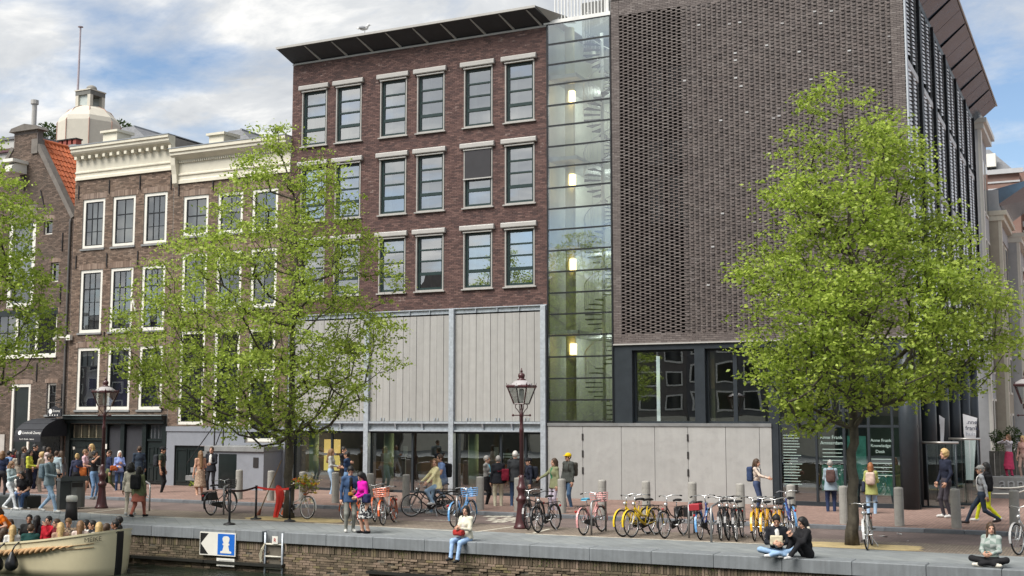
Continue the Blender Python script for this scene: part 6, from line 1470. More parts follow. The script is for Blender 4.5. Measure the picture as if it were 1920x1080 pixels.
bicycle((1130, 997), (1094, 1004), 'pale pink bicycle with light blue saddle at a steel stand', PNK, lean=-4, saddle=pm('blue_saddle', (.10, .40, .58), .5), basket=PNK, fend=PNK)
bicycle((1168, 1007), (1216, 1001), 'bright yellow bicycle parked tight against its yellow twin, outer one', YEL, 'chunky', lean=5, fend=YEL)
bicycle((1185, 1008), (1231, 1002), 'bright yellow bicycle with yellow rear frame next to the black one', YEL, 'chunky', lean=5, fend=YEL)
bicycle((1246, 1010), (1283, 1003), 'black roadster bicycle with raised silver handlebar between yellow ones and steel stand', K_, lean=4, bags=SAD)
rb = bicycle((1338, 1003), (1309, 1014), 'dark blue bicycle with a red carrier box and blue mudguard', DBL, lean=-5, fend=LBL)
MB().bbox(-.13, .13, -.9, -.55, .745, .9, .02).build('carrier_box', pm('red_box', (.30, .02, .03), .5), rb)
bicycle((1345, 1019), (1368, 1001), 'white-spoked black bicycle in the cluster right beside the red carrier box', K_, 'diamond', lean=3, rim=WRIM)
bicycle((1360, 1017), (1385, 1002), 'black mountain bicycle in the middle of the bicycle cluster', K_, 'diamond', lean=4, rim=K_, rack=False, handle=SAD)
bicycle((1374, 1020), (1398, 1003), 'black bicycle with grey tyres beside the amber bicycles', K_, 'diamond', lean=4, rim=SIL)
bicycle((1409, 1019), (1432, 1003), 'amber bicycle with slim amber fork stays inside the bicycle cluster', AMB, 'step', lean=4)
bicycle((1427, 1020), (1452, 1005), 'amber bicycle with amber mudguard in the bicycle cluster', AMB, 'step', lean=4, fend=AMB)
bicycle((1450, 1024), (1475, 1006), 'amber bicycle with a white front rim behind the seated man', AMB, 'step', rim=WRIM, lean=4)
bicycle((1470, 990), (1497, 1004), 'blue bicycle with rear carrier standing beyond the seated couple', DBL, 'chunky', lean=-4, fend=LBL)
bicycle((1621, 1037), (1640, 1018), 'white bicycle with black saddle cover leaning beside the corner elm', WHT, 'step', rim=CHR, lean=6)
bicycle((1911, 1041), (1949, 1034), 'bicycle by the curb whose front wheel stands behind the girl in the checked sweater', SIL, 'step', lean=4)
# flowers on the decked bicycle
g = random.Random(8); FLC = [pm('flower_yellow', (.62, .42, .02), .7, island=.3), pm('flower_orange', (.62, .14, .02), .7, island=.3), pm('flower_cream', (.65, .6, .42), .7, island=.2)]
for ci, n_ in ((0, 34), (1, 20), (2, 12)):
    mb = MB()
    for k in range(n_):
        c = Vector((g.gauss(0, .14), g.choice([.5, .5, .42, -.1]) + g.gauss(0, .13), 1.02 + abs(g.gauss(0, .13)))); 
        if k % 6 == 5: c = Vector((g.gauss(0, .06), .5 + g.gauss(0, .1), g.uniform(.5, .95)))
        a0 = g.random() * 6; up_ = Vector((g.uniform(-1, 1), g.uniform(-1, 1), .8)).normalized(); u_ = up_.orthogonal().normalized(); v_ = up_.cross(u_); R0 = g.uniform(.045, .085)
        for q in range(6):
            a1, a2, am = a0 + q * 1.047, a0 + (q + .8) * 1.047, a0 + (q + .4) * 1.047
            mb.add([c, c + (u_ * math.cos(a1) + v_ * math.sin(a1)) * R0 * .7, c + (u_ * math.cos(am) + v_ * math.sin(am)) * R0 + up_ * .02, c + (u_ * math.cos(a2) + v_ * math.sin(a2)) * R0 * .7], [(0, 1, 2, 3)])
    tag(mb.build('flowers', FLC[ci], fb), kind='stuff')
pos = np.random.default_rng(3).normal(size=(160, 3)) * np.array([.13, .16, .1]) + np.array([0, .42, 1.02]); tag(link('foliage', leaf_mesh('foliage', pos, 4, .06, .12, LEAF), fb), kind='stuff')
# ================================================================ people: one continuous surface from blended round cones
def surfnets(D, o, h):
    S = D < 0; a = S[:-1, :-1, :-1]; cnt_ = np.zeros(a.shape, np.int8)
    cor = [(i, j, k) for i in (0, 1) for j in (0, 1) for k in (0, 1)]; sl3 = lambda A, c: A[c[0]:A.shape[0] - 1 + c[0], c[1]:A.shape[1] - 1 + c[1], c[2]:A.shape[2] - 1 + c[2]]
    for c in cor: cnt_ += sl3(S, c)
    cell = (cnt_ > 0) & (cnt_ < 8); ci = np.argwhere(cell); idx = -np.ones(cell.shape, np.int64); idx[cell] = np.arange(len(ci))
    vals = {c: sl3(D, c)[cell] for c in cor}; acc = np.zeros((len(ci), 3)); n = np.zeros(len(ci))
    for c in cor:
        for ax in range(3):
            if c[ax]: continue
            c2 = list(c); c2[ax] = 1; c2 = tuple(c2); va, vb = vals[c], vals[c2]; m = (va < 0) != (vb < 0)
            t = np.where(m, va / np.where(m, va - vb, 1), 0); p = np.tile(np.array(c, float), (len(ci), 1)); p[:, ax] = t; acc[m] += p[m]; n[m] += 1
    V = (acc / n[:, None] + ci) * h + o; Fc = []
    for ax in range(3):
        b, c = (ax + 1) % 3, (ax + 2) % 3; s0 = [slice(None)] * 3; s1 = [slice(None)] * 3; s0[ax] = slice(0, -1); s1[ax] = slice(1, None)
        A, B = S[tuple(s0)], S[tuple(s1)]; ch = np.argwhere(A != B); ch = ch[(ch[:, b] > 0) & (ch[:, c] > 0) & (ch[:, b] < D.shape[b] - 1) & (ch[:, c] < D.shape[c] - 1)]
        if not len(ch): continue
        q = []
        for db, dc in ((-1, -1), (0, -1), (0, 0), (-1, 0)):
            e = ch.copy(); e[:, b] += db; e[:, c] += dc; q.append(idx[e[:, 0], e[:, 1], e[:, 2]])
        q = np.stack(q, 1); fl_ = ~A[ch[:, 0], ch[:, 1], ch[:, 2]]; q[fl_] = q[fl_][:, ::-1]; Fc.append(q)
    return V, np.concatenate(Fc) if Fc else np.zeros((0, 4), int)
def pd(p, P):
    """distance of points P to primitive p"""
    k = p[0]
    if k == 'c':
        a, b, ra, rb = (np.asarray(p[1], float), np.asarray(p[2], float), p[3], p[4]); ba = b - a; t = np.clip(((P - a) @ ba) / max(ba @ ba, 1e-9), 0, 1)
        return np.linalg.norm(P - a - t[..., None] * ba, axis=-1) - (ra + (rb - ra) * t)
    if k == 'e':
        c, r_, M = np.asarray(p[1], float), np.asarray(p[2], float), p[3]; q = P - c
        if M is not None: q = q @ M
        k0 = np.linalg.norm(q / r_, axis=-1); k1 = np.linalg.norm(q / r_ ** 2, axis=-1); return k0 * (k0 - 1) / np.maximum(k1, 1e-6)
    if k == 'f':                                  # elliptical frustum between two heights: centre0, (rx,ry), centre1, (rx,ry)
        c0, r0, c1, r1 = (np.asarray(v, float) for v in p[1:5]); t = np.clip((P[..., 2] - c0[2]) / (c1[2] - c0[2]), 0, 1)[..., None]; c = c0 + (c1 - c0) * t; r_ = r0 + (r1 - r0) * t
        q = (P - c)[..., :2] / r_; return np.maximum((np.linalg.norm(q, axis=-1) - 1) * r_.min(axis=-1), np.maximum(P[..., 2] - max(c0[2], c1[2]), min(c0[2], c1[2]) - P[..., 2]))
    if k == 'b':
        q = np.abs((P - np.asarray(p[1])) @ (p[3] if p[3] is not None else np.eye(3))) - np.asarray(p[2]) + p[4]; return np.linalg.norm(np.maximum(q, 0), axis=-1) + np.minimum(q.max(axis=-1), 0) - p[4]
def pbox(p):
    if p[0] == 'c': a, b = np.minimum(p[1], p[2]), np.maximum(p[1], p[2]); r_ = max(p[3], p[4]); return a - r_, b + r_
    if p[0] == 'e': r_ = max(p[2]); c = np.asarray(p[1]); return c - r_, c + r_
    if p[0] == 'f': r_ = np.array([max(p[2][0], p[4][0]), max(p[2][1], p[4][1]), 0]); return np.minimum(p[1], p[3]) - r_, np.maximum(p[1], p[3]) + r_
    r_ = np.linalg.norm(p[2]); c = np.asarray(p[1]); return c - r_, c + r_
def sdf_mesh(prims, h, k=.03, cuts=(), floor=None, wob=0.0):
    """prims: list of (primitive, label); returns vertices, quads, label per quad"""
    bb = [pbox(p) for p, _ in prims]; lo = np.min([b[0] for b in bb], 0) - 2.5 * h - .01; hi = np.max([b[1] for b in bb], 0) + 2.5 * h + .01
    n = np.ceil((hi - lo) / h).astype(int) + 1; D = np.full(n, .5, np.float64); ax = [lo[i] + h * np.arange(n[i]) for i in range(3)]
    for (p, l), (a, b) in zip(prims, bb):
        i0 = np.maximum(((a - lo - k - 2 * h) / h).astype(int), 0); i1 = np.minimum(((b - lo + k + 2 * h) / h).astype(int) + 2, n); s_ = tuple(slice(i0[i], i1[i]) for i in range(3))
        G = np.stack(np.meshgrid(*(ax[i][s_[i]] for i in range(3)), indexing='ij'), -1); d = pd(p, G); e = D[s_]; hh = np.maximum(k - np.abs(d - e), 0) / k; D[s_] = np.minimum(d, e) - hh * hh * k * .25
    if cuts or floor is not None or wob:
        G = np.stack(np.meshgrid(*ax, indexing='ij'), -1)
        if wob: D += wob * np.sin(G[..., 0] * 31 + 2.3 * np.sin(G[..., 2] * 17)) * np.sin(G[..., 2] * 27 + G[..., 1] * 19)
        for p in cuts: D = np.maximum(D, -pd(p, G))
        if floor is not None: D = np.maximum(D, floor - G[..., 2])
    V, Q = surfnets(D, lo, h); C = V[Q].mean(1) if len(Q) else np.zeros((0, 3))
    best = np.full(len(C), 9.0); lab = np.zeros(len(C), int)
    for p, l in prims:
        d = pd(p, C); m = d < best - (.0 if l else 0); best[m] = d[m]; lab[m] = l
    return V, Q, lab
def ik(a, t, l1, l2, pole):
    a, t, pole = np.asarray(a, float), np.asarray(t, float), np.asarray(pole, float); d = t - a; L_ = np.linalg.norm(d)
    if L_ > (l1 + l2) * .995: d = d / L_ * (l1 + l2) * .995; t = a + d; L_ = np.linalg.norm(d)
    u = d / L_; c = (l1 * l1 + L_ * L_ - l2 * l2) / (2 * L_); hgt = math.sqrt(max(l1 * l1 - c * c, 0)); w_ = pole - u * (pole @ u); w_ /= np.linalg.norm(w_) + 1e-9; return a + u * c + w_ * hgt, t
def rotz(a): c, s = math.cos(a), math.sin(a); return np.array([[c, -s, 0], [s, c, 0], [0, 0, 1]])
def rotx(a): c, s = math.cos(a), math.sin(a); return np.array([[1, 0, 0], [0, c, -s], [0, s, c]])
FAB = {}
def fabric(c, pat=None):
    key = (tuple(round(v, 3) for v in c), pat)
    if key in FAB: return FAB[key]
    m = pm('cloth_%d' % len(FAB), c, .85, var=.14, scale=7, bump=.5, bscale=14, spec=.2)
    if pat:
        t = m.node_tree; N = t.nodes; L = t.links; b = N['Principled BSDF']; co = N.new('ShaderNodeTexCoord'); v = N.new('ShaderNodeTexVoronoi' if pat[0] != 'check' else 'ShaderNodeTexChecker'); L.new(co.outputs['Object'], v.inputs['Vector'])
        v.inputs['Scale'].default_value = pat[1]; mx = N.new('ShaderNodeMix'); mx.data_type = 'RGBA'; mx.inputs['A'].default_value = _c(c); mx.inputs['B'].default_value = _c(pat[2])
        if pat[0] == 'check': L.new(v.outputs['Fac'], mx.inputs['Factor'])
        else:
            r_ = N.new('ShaderNodeMapRange'); L.new(v.outputs['Distance'], r_.inputs[0]); r_.inputs[1].default_value = .50; r_.inputs[2].default_value = .58; L.new(r_.outputs[0], mx.inputs['Factor'])
        L.new(mx.outputs['Result'], b.inputs['Base Color'])
    FAB[key] = m; return m
SKIN = {k: pm('skin_' + k, c, .55, var=.08, spec=.35) for k, c in (('a', (.52, .30, .21)), ('b', (.42, .23, .15)), ('c', (.25, .125, .075)), ('d', (.10, .05, .032)))}
HAIR = {k: pm('hair_' + k, c, .55, var=.3, scale=25, bump=.6, bscale=50) for k, c in (('k', (.010, .009, .009)), ('b', (.055, .032, .018)), ('l', (.17, .095, .045)), ('y', (.46, .32, .14)), ('g', (.30, .29, .27)), ('w', (.62, .60, .56)), ('r', (.24, .09, .03)))}
EYE = pm('eye_dark', (.02, .015, .012), .2); LIP = pm('lip', (.36, .12, .10), .5)
def hand_prims(wr, d, side, s, curl=.5, pn=None):
    """palm, four unequal bent fingers, thumb leaving the side of the palm"""
    d = np.asarray(d, float); d /= np.linalg.norm(d); pn = np.array([-side, .0, 0.0]) if pn is None else np.asarray(pn, float); pn = pn - d * (pn @ d); pn /= np.linalg.norm(pn) + 1e-9; w_ = np.cross(d, pn) * side; s *= 1.08
    if w_[1] < 0 and abs(d[1]) < .7: w_ = -w_
    pr = [(('c', wr, wr + d * .05 * s, .026 * s, .03 * s), 0), (('c', wr + d * .055 * s + w_ * .018 * s, wr + d * .085 * s + w_ * .022 * s, .019 * s, .014 * s), 0), (('c', wr + d * .055 * s - w_ * .018 * s, wr + d * .08 * s - w_ * .022 * s, .019 * s, .013 * s), 0)]
    for i, l in enumerate((.068, .078, .072, .055)):
        b = wr + d * .085 * s + w_ * (.030 - .020 * i) * s; l *= s; k1 = b + (d * math.cos(curl * .6) + pn * math.sin(curl * .6)) * l * .5; k2 = k1 + (d * math.cos(curl * 1.5) + pn * math.sin(curl * 1.5)) * l * .5
        pr += [(('c', b, k1, .0098 * s, .009 * s), 0), (('c', k1, k2, .009 * s, .0075 * s), 0)]
    tb_ = wr + d * .03 * s + w_ * .028 * s; t1 = tb_ + (d * .6 + w_ * .65 + pn * .3) * .04 * s; t2 = t1 + (d * .85 + w_ * .2 + pn * .45) * .032 * s
    return pr + [(('c', tb_, t1, .013 * s, .011 * s), 0), (('c', t1, t2, .011 * s, .008 * s), 0)]
HANDS = {'hang': (.25, .05, .79), 'front': (.08, .27, 1.08), 'chest': (.07, .27, 1.2), 'pocket': (.21, .11, .90), 'hip': (.2, .06, 1.0), 'face': (.07, .2, 1.46), 'cross': (-.10, .2, 1.14), 'reach': (.2, .5, 1.2), 'strap': (.13, .12, 1.33), 'lap': (.1, .3, .62)}
def person(at, label, top, bottom, face=0, htop=None, height=None, z=None, pose='stand', hands=('hang', 'hang'), hair='b', style='short', skin='a', shoe=(.03, .03, .03), sleeve=1.0, hem=0, skirt=None, lean=0.0, head=(0, 0), fem=False, cap=None, bare=False, baggy=0.0, inner=None, pos=None, feet=None, group=None, detail=True, toppat=None, botpat=None, hood=None, legs=None, twist=0, xs=1.0):
    z = ZR if z is None else z
    base = np.array(pos, float) if pos is not None else onz(at[0], at[1], z)
    if height is None: height = (height_at(base, htop) - base[2]) if htop else 1.7
    s = height / 1.705
    base_pose = {'stand': dict(p=.92, f=((.10, .03, .085), (-.10, -.03, .085))), 'walk': dict(p=.895, f=((.07, .30, .10), (-.07, -.30, .15))), 'stride': dict(p=.86, f=((.07, .42, .10), (-.07, -.40, .20))), 'bench': dict(p=.53, f=((.10, .48, .085), (-.12, .44, .085))), 'edge': dict(p=.10, f=((.09, .52, -.36), (-.11, .50, -.40))), 'cross': dict(p=.115, f=None), 'knees': dict(p=.115, f=((.12, .50, .07), (-.14, .55, .07))), 'ride': dict(p=.98, f=((.12, .20, .30), (-.12, .05, .52))), 'perch': dict(p=.96, f=((.12, .30, .17), (-.10, .18, .45)))}[pose]
    P = np.array([0, 0, base_pose['p']]); lr = R(lean); sp = np.array([0, math.sin(lr), math.cos(lr)]); fwd = np.array([0, math.cos(lr), -math.sin(lr)]); Rl = rotx(-lr)
    tw = rotz(R(twist)); shc = P + sp * .475; sw_ = .150 if fem else .174; nb = P + sp * .505; hc = nb + sp * .09 + np.array([0, .015, .075])
    hipw = .09; pr = []; TOP, BOT, SKN, SHO, INN, EY, LI = 1, 2, 0, 3, 4, 5, 6
    th = 1.0 + baggy
    # torso
    ch_ = .165 if fem else .178
    pr += [(('e', P + np.array([0, -.005, .0]), (.165 if fem else .155, .115, .125), None), BOT), (('e', P + sp * .17, (.138 * th if fem else .15 * th, .10 * th, .15), Rl), TOP), (('e', P + sp * .345 + fwd * .008, (ch_ * th, .118 * th, .165), Rl), TOP)]
    if fem: pr += [(('e', P + sp * .34 + fwd * .085 + np.array([q * .06, 0, 0]), (.062, .05, .06), None), TOP) for q in (-1, 1)]
    X_ = np.array([1.0, 0, 0]); L_sh, R_sh = shc - X_ * sw_, shc + X_ * sw_
    pr += [(('c', L_sh * 1, R_sh * 1, .060 * th, .060 * th), TOP), (('c', shc, nb + sp * .04, .075, .052), TOP if not bare else SKN), (('c', nb + sp * .0, hc + np.array([0, -.01, -.06]), .05, .048), SKN)]
    if inner is not None: pr.append((('e', P + sp * .30 + fwd * .095, (.055, .045, .2), Rl), INN))
    if hem:      # coat or loose shirt hanging below the hips
        pr.append((('f', P + np.array([0, 0, -hem]), (.195 * th, .15 * th), P + np.array([0, 0, .16]), (.15 * th, .11 * th)), TOP))
    # legs
    for i, sx in enumerate((1, -1)):
        hip = P + np.array([sx * hipw, 0, -.04])
        if legs: kn, an = np.array(legs[i][0], float), np.array(legs[i][1], float)
        elif pose == 'cross': kn, an = np.array([sx * .36, .25, .16]), np.array([-sx * .14, .36 + .06 * i, .075])
        else:
            an = np.array((feet or base_pose['f'])[i], float); kn, an = ik(hip, an, .415, .405, (sx * .12, 1.0, .25 if pose in ('bench', 'edge', 'knees') else .0))
        lb = SKN if (skirt and pose not in ('x',) and skirt.get('legs') == 'bare') else BOT; lg = 1.0 + baggy * .8
        pr += [(('c', hip, kn, .086 * lg, .060 * lg), BOT if not skirt else lb), (('c', kn, an, .058 * lg, .044 * lg), lb)]
        sh_ = an - kn; ft = np.array([sx * .03, .155, -.045]); 
        if pose == 'cross': ft = np.array([-sx * .13, .03, -.02])
        if pose == 'edge': ft = np.array([sx * .01, .15, -.06])
        if pose in ('walk', 'stride') and i == 1: ft = np.array([0, .13, -.085])
        pr += [(('c', an + np.array([0, -.035, -.04]), an + ft, .045, .036), SHO)]
    if skirt: pr.append((('f', P + np.array([0, .0, -skirt['len']]), (skirt.get('w', .24), skirt.get('w', .24) * .95), P + np.array([0, 0, .1]), (.14, .105)), BOT))
    # arms
    hps = []
    for i, sx in enumerate((1, -1)):
        hs = hands[i]; t = np.array(HANDS[hs] if isinstance(hs, str) else hs, float)
        if isinstance(hs, str): t = np.array([sx * t[0], t[1], t[2] + (P[2] - .92)]); t = (t - P) if hs in ('hang', 'pocket') and abs(lean) < 1 else (t - P); t = P + (t[0] * X_ + t[1] * (fwd if abs(lean) > 5 else np.array([0, 1, 0])) + t[2] * (sp if abs(lean) > 5 else np.array([0, 0, 1])))
        sh = R_sh if sx > 0 else L_sh; el, wr = ik(sh, t, .285, .25, (sx * .55, -.75, -.35)); cut = sleeve
        pr += [(('c', sh, el, .053 * th, .043 * th), TOP)]
        if cut >= 1: pr.append((('c', el, wr, .043 * th, .034 * th), TOP))
        else:
            pr[-1] = (('c', sh, sh + (el - sh) * max(cut, .25), .058 * th, .052 * th), TOP); pr += [(('c', sh + (el - sh) * max(cut, .25), el, .042, .038), SKN), (('c', el, wr, .037, .028), SKN)]
        hd = wr - el; hd /= np.linalg.norm(hd); pr.append((('c', wr, wr + hd * .03, .027, .026), SKN)); hps.append((wr + hd * .005, hd, sx))
    if hood is not None: pr.append((('e', nb + sp * .02 - fwd * .075, (.11, .075, .075), None), INN))
    S_ = lambda prims: [((p[0],) + tuple((np.asarray(v) * s if not (v is None or (isinstance(v, np.ndarray) and v.shape == (3, 3))) else v) for v in p[1:]), l) for p, l in prims]
    fl = None if pose in ('edge', 'ride', 'perch') else 0.0
    V, Q, lab = sdf_mesh(S_(pr), .0215 * s, .035 * s, floor=fl, wob=.0035 if True else 0)
    parts = [(V, Q, lab)]
    # head, finer
    HM = rotz(R(-head[0])) @ rotx(R(head[1])) @ (rotx(-lr * .35))
    hp = lambda x, y, z_: hc + HM @ np.array([x, y, z_])
    hpr = [(('e', hp(0, -.008, .022), (.077, .096, .103), HM), SKN), (('e', hp(0, .022, -.048), (.060, .068, .076), HM), SKN), (('c', hp(0, .085, .012), hp(0, .108, -.026), .010, .016), SKN), (('e', hp(0, .058, -.095), (.03, .028, .026), HM), SKN)]
    for q in (-1, 1): hpr += [(('e', hp(q * .079, -.002, -.012), (.012, .024, .034), HM), SKN), (('e', hp(q * .033, .080, .010), (.018, .010, .009), HM), EY)]
    hpr += [(('c', hp(-.022, .083, -.062), hp(.022, .083, -.062), .008, .008), LI)]
    parts.append(sdf_mesh(S_(hpr), .0105 * s, .012 * s))
    if detail:
        for wr, hd, sx in hps: parts.append(sdf_mesh(S_(hand_prims(wr, hd, sx, 1.0)), .0078 * s, .008 * s))
    else:
        for wr, hd, sx in hps: parts.append(sdf_mesh(S_([(('c', wr, wr + hd * .11, .028, .022), 0)]), .016 * s, .01))
    Vs, Qs, Ls = [], [], []; n = 0
    for V, Q, l in parts: Vs.append(V); Qs.append(Q + n); Ls.append(l); n += len(V)
    V, Q, lab = np.concatenate(Vs), np.concatenate(Qs), np.concatenate(Ls)
    root = tag(empty('person', tuple(base), facing(base, face)), label, 'person', group)
    def mk(name, V, Q, lab, mats):
        me = bpy.data.meshes.new(name); me.from_pydata(V.tolist(), [], Q.tolist())
        for m in mats: me.materials.append(m)
        me.polygons.foreach_set('material_index', lab.astype(np.int32)); me.polygons.foreach_set('use_smooth', np.ones(len(Q), bool)); me.update(); return link(name, me, root)
    mk('body', V, Q, lab, [SKIN[skin], fabric(top, toppat), fabric(bottom, botpat), fabric(shoe), fabric(inner or hood or (.6, .6, .6)), EYE, LIP])
    # hair, finer, a child of its own
    if style != 'bald':
        big_ = {'short': 1.0, 'crop': .975, 'curly': 1.13, 'afro': 1.35}.get(style, 1.03); hr = [(('e', hp(0, -.014, .028), (.086 * big_, .106 * big_, .110 * big_), HM), 0)]; k = .02
        cuts_ = [('e', hp(0, .115, -.036), np.array((.076, .088, .116)), HM), ('e', hp(0, .03, -.14), np.array((.10, .12, .095)), HM)]
        if style in ('long', 'longer'):
            dl = .30 if style == 'long' else .44; bk = P + sp * .33 - fwd * .135 if dl < .4 else P + sp * .2 - fwd * .13; hb_ = hp(0, -.07, -.02)
            hr += [(('c', hb_, bk + np.array([0, 0, .0]), .078, .055), 0), (('c', hp(-.062, -.02, .0), hp(-.085, .01, -.22), .034, .026), 0), (('c', hp(.062, -.02, .0), hp(.085, .01, -.22), .034, .026), 0)]; cuts_ = [cuts_[0]]; k = .03
        if style == 'bob': hr += [(('c', hp(0, -.06, .0), hp(0, -.07, -.13), .085, .075), 0), (('c', hp(-.068, -.01, .0), hp(-.075, .0, -.13), .03, .028), 0), (('c', hp(.068, -.01, .0), hp(.075, .0, -.13), .03, .028), 0)]; cuts_ = [cuts_[0]]
        if style == 'bun': hr += [(('e', hp(0, -.085, .105), (.045, .045, .04), HM), 0)]
        if style == 'pony': hr += [(('c', hp(0, -.11, .02), hp(0, -.15, -.18), .035, .022), 0)]
        if style == 'afro': hr += [(('e', hp(0, -.05, -.05), (.13, .12, .13), HM), 0)]
        hv, hq, hl = sdf_mesh(S_(hr), .0125 * s, k * s, [((c[0],) + tuple(np.asarray(v) * s if i < 2 else v for i, v in enumerate(c[1:]))) for c in cuts_], wob=.003 if style not in ('curly', 'afro') else .009)
        if len(hq): mk('hair', hv, hq, hl, [HAIR[hair]])
    if cap is not None:
        cpv = sdf_mesh(S_([(('e', hp(0, -.012, .05), (.092, .112, .088), HM), 0), (('e', hp(0, .12, .048), (.066, .07, .010), HM), 0)]), .011 * s, .01 * s, [('e', hp(0, 0, -.06) * s, np.array((.14, .16, .095)) * s, HM)]); mk('cap', *cpv, [fabric(cap)])
    root['_s'] = s; del root['_s']
    return root, s, dict(P=P * s, sh=shc * s, hands=[(h_[0] + h_[1] * .07) * s for h_ in hps], sp=sp, hc=hc * s)
def carried(pr_, name, label, cat, centre, half, col, rnd_=.05, strap=None, rot=0, pat=None):
    """bag or pack hanging on a person, a thing of its own"""
    root, s, J = pr_; M = Matrix.Rotation(root.rotation_euler[2], 4, 'Z'); c = np.asarray(centre, float) * s; w_ = M @ Vector(c); loc = tuple(Vector(root.location) + w_)
    t_ = thing(name, label, cat, loc, root.rotation_euler[2]); half = np.asarray(half, float) * s
    V, Q, l = sdf_mesh([(('b', np.zeros(3), half, None, min(rnd_, min(half) * .9)), 0), (('e', np.array([0, 0, -half[2] * .25]), half * np.array([1.02, 1.12, .72]), None), 0)], .016, .03, wob=.004)
    me = bpy.data.meshes.new('bag_body'); me.from_pydata(V.tolist(), [], Q.tolist()); me.materials.append(fabric(col, pat)); me.polygons.foreach_set('use_smooth', np.ones(len(Q), bool)); me.update(); link('bag_body', me, t_)
    if strap:
        for pts in strap: MB().path([tuple(np.asarray(p) * s - c) for p in pts], .013, 5).build('strap', fabric(tuple(v * .8 for v in col)), t_, True)
    return t_
def backpack(pr_, label, col, big=1.0, front=False):
    J = pr_[2]; s = pr_[1]; c = (J['P'] / s) + J['sp'] * .30 + np.array([0, (.22 if front else -.20), 0]); sh = J['sh'] / s
    st_ = [[(q * .09, -.10, sh[2] - .02), (q * .11, -.02, sh[2] + .07), (q * .12, .10, sh[2] - .02), (q * .13, .11, sh[2] - .18), (q * .12, -.06, sh[2] - .30)] for q in (-1, 1)]
    return carried(pr_, 'backpack', label, 'backpack', c, (.15 * big, .085 * big, .21 * big), col, .06, st_)
def shoulder_bag(pr_, label, col, side=1, drop=.0, size=(.15, .05, .11), y=.06, pat=None):
    J = pr_[2]; s = pr_[1]; sh = J['sh'] / s; P = J['P'] / s; c = P + np.array([side * .23, y, .08 - drop])
    return carried(pr_, 'shoulder_bag', label, 'bag', c, size, col, .03, [[(-side * .12, .02, sh[2] + .06), (0, .13, sh[2] - .2), (c[0] - side * .02, c[1] + .04, c[2] + size[2])], [(-side * .12, .0, sh[2] + .06), (0, -.13, sh[2] - .2), (c[0] - side * .02, c[1] - .04, c[2] + size[2])]], pat=pat)
# ---------------------------------------------------------------- who stands, walks, rides and sits where
W_ = (.62, .61, .58); JEAN = (.13, .22, .36); LJ = (.28, .40, .54); NAVY = (.02, .028, .06); BLK_ = (.014, .014, .016); GREY = (.17, .17, .17); BEI = (.48, .40, .29); OLV = (.11, .13, .06)
WSH = (.6, .6, .58)
# left-hand group by the bench
person((18, 956), 'woman in pale blue jacket and white trousers walking past the dark bench', (.36, .44, .46), (.58, .60, .62), face=50, htop=864, hair='l', style='long', fem=True, hands=('chest', 'chest'), pose='walk', shoe=WSH)
q = person((90, 962), 'man in grey blue denim jacket and jeans holding a camera by the bin', (.19, .25, .28), LJ, face=55, htop=850, hair='b', style='short', hands=('front', 'front'), pose='walk', shoe=(.5, .5, .48), hem=.1); backpack(q, 'slate blue backpack on the man holding a camera', (.16, .22, .26))
carried(q, 'camera', 'small black camera held by the man in denim jacket', 'camera', (0, .33, 1.08), (.07, .04, .05), BLK_, .01)
bx = lambda px_: onz(px_, 951, ZR)
b1_ = bx(48); b2_ = bx(66)
person(None, 'woman in white top with long dark hair sitting on the dark bench', W_, (.20, .28, .42), face=20, pos=(b1_[0], BENCH_Y + .12, ZR - .03), height=1.62, pose='bench', hair='k', style='longer', fem=True, hands=('front', 'lap'), lean=14, head=(10, -15), skin='b', shoe=WSH)
person(None, 'woman in black shirt and jeans bending forward on the dark bench', BLK_, (.05, .09, .19), face=-25, pos=(b2_[0], BENCH_Y + .1, ZR - .03), height=1.68, pose='bench', hair='k', style='longer', fem=True, hands=('lap', 'front'), lean=24, sleeve=.6, head=(10, -20), shoe=WSH)
person((1, 935), 'person in dark navy top with a grey bag at the edge of the crowd', NAVY, (.03, .03, .035), face=160, htop=846, hair='l', style='bob', sleeve=.6)
person((31, 930), 'woman in beige coat with long dark hair in the waiting crowd', (.38, .33, .27), BLK_, face=200, htop=847, hair='k', style='long', fem=True, hem=.25)
person((52, 928), 'woman in yellow green cardigan standing in the waiting crowd', (.46, .48, .06), BLK_, face=70, htop=843, hair='k', style='long', fem=True, hands=('front', 'front'))
person((62, 921), 'man with dark hair in black behind the yellow green cardigan', BLK_, NAVY, face=60, htop=833, hair='k', hands=('hang', 'hang'))
person((75, 927), 'woman in cream jacket with tied fair hair in the waiting crowd', (.52, .43, .30), (.4, .36, .3), face=240, htop=848, hair='y', style='bun', fem=True, hands=('front', 'front'))
person((80, 918), 'person with long black hair under the shop awning', (.05, .05, .06), BLK_, face=190, htop=837, hair='k', style='long', fem=True)
person((88, 921), 'man in pale pink hooded top under the shop awning', (.50, .40, .38), (.1, .1, .12), face=130, htop=839, hair='b', hood=(.5, .4, .38))
person((103, 927), 'person in light blue shirt and pale trousers behind the man with the camera', (.33, .42, .46), (.55, .5, .42), face=150, htop=846, hair='b', style='short')
person((112, 925), 'woman in grey coat with dark hair waiting behind the bin', (.16, .16, .17), BLK_, face=210, htop=846, hair='b', style='long', fem=True, hem=.25)
person((42, 922), 'man in charcoal jacket beside the shop window', (.05, .05, .055), NAVY, face=100, htop=838, hair='b')
person((14, 925), 'person in blue shirt near the menu board', (.12, .2, .34), BLK_, face=120, htop=846, hair='k', sleeve=.6)
person((24, 919), 'woman in dark red sweater beside the menu board', (.2, .03, .04), BLK_, face=60, htop=842, hair='k', style='bob', fem=True)
q = person((142, 934), 'woman in navy sweater with fair bun seen from behind beside the bin', (.035, .04, .075), BLK_, face=178, htop=851, hair='y', style='bun', fem=True)
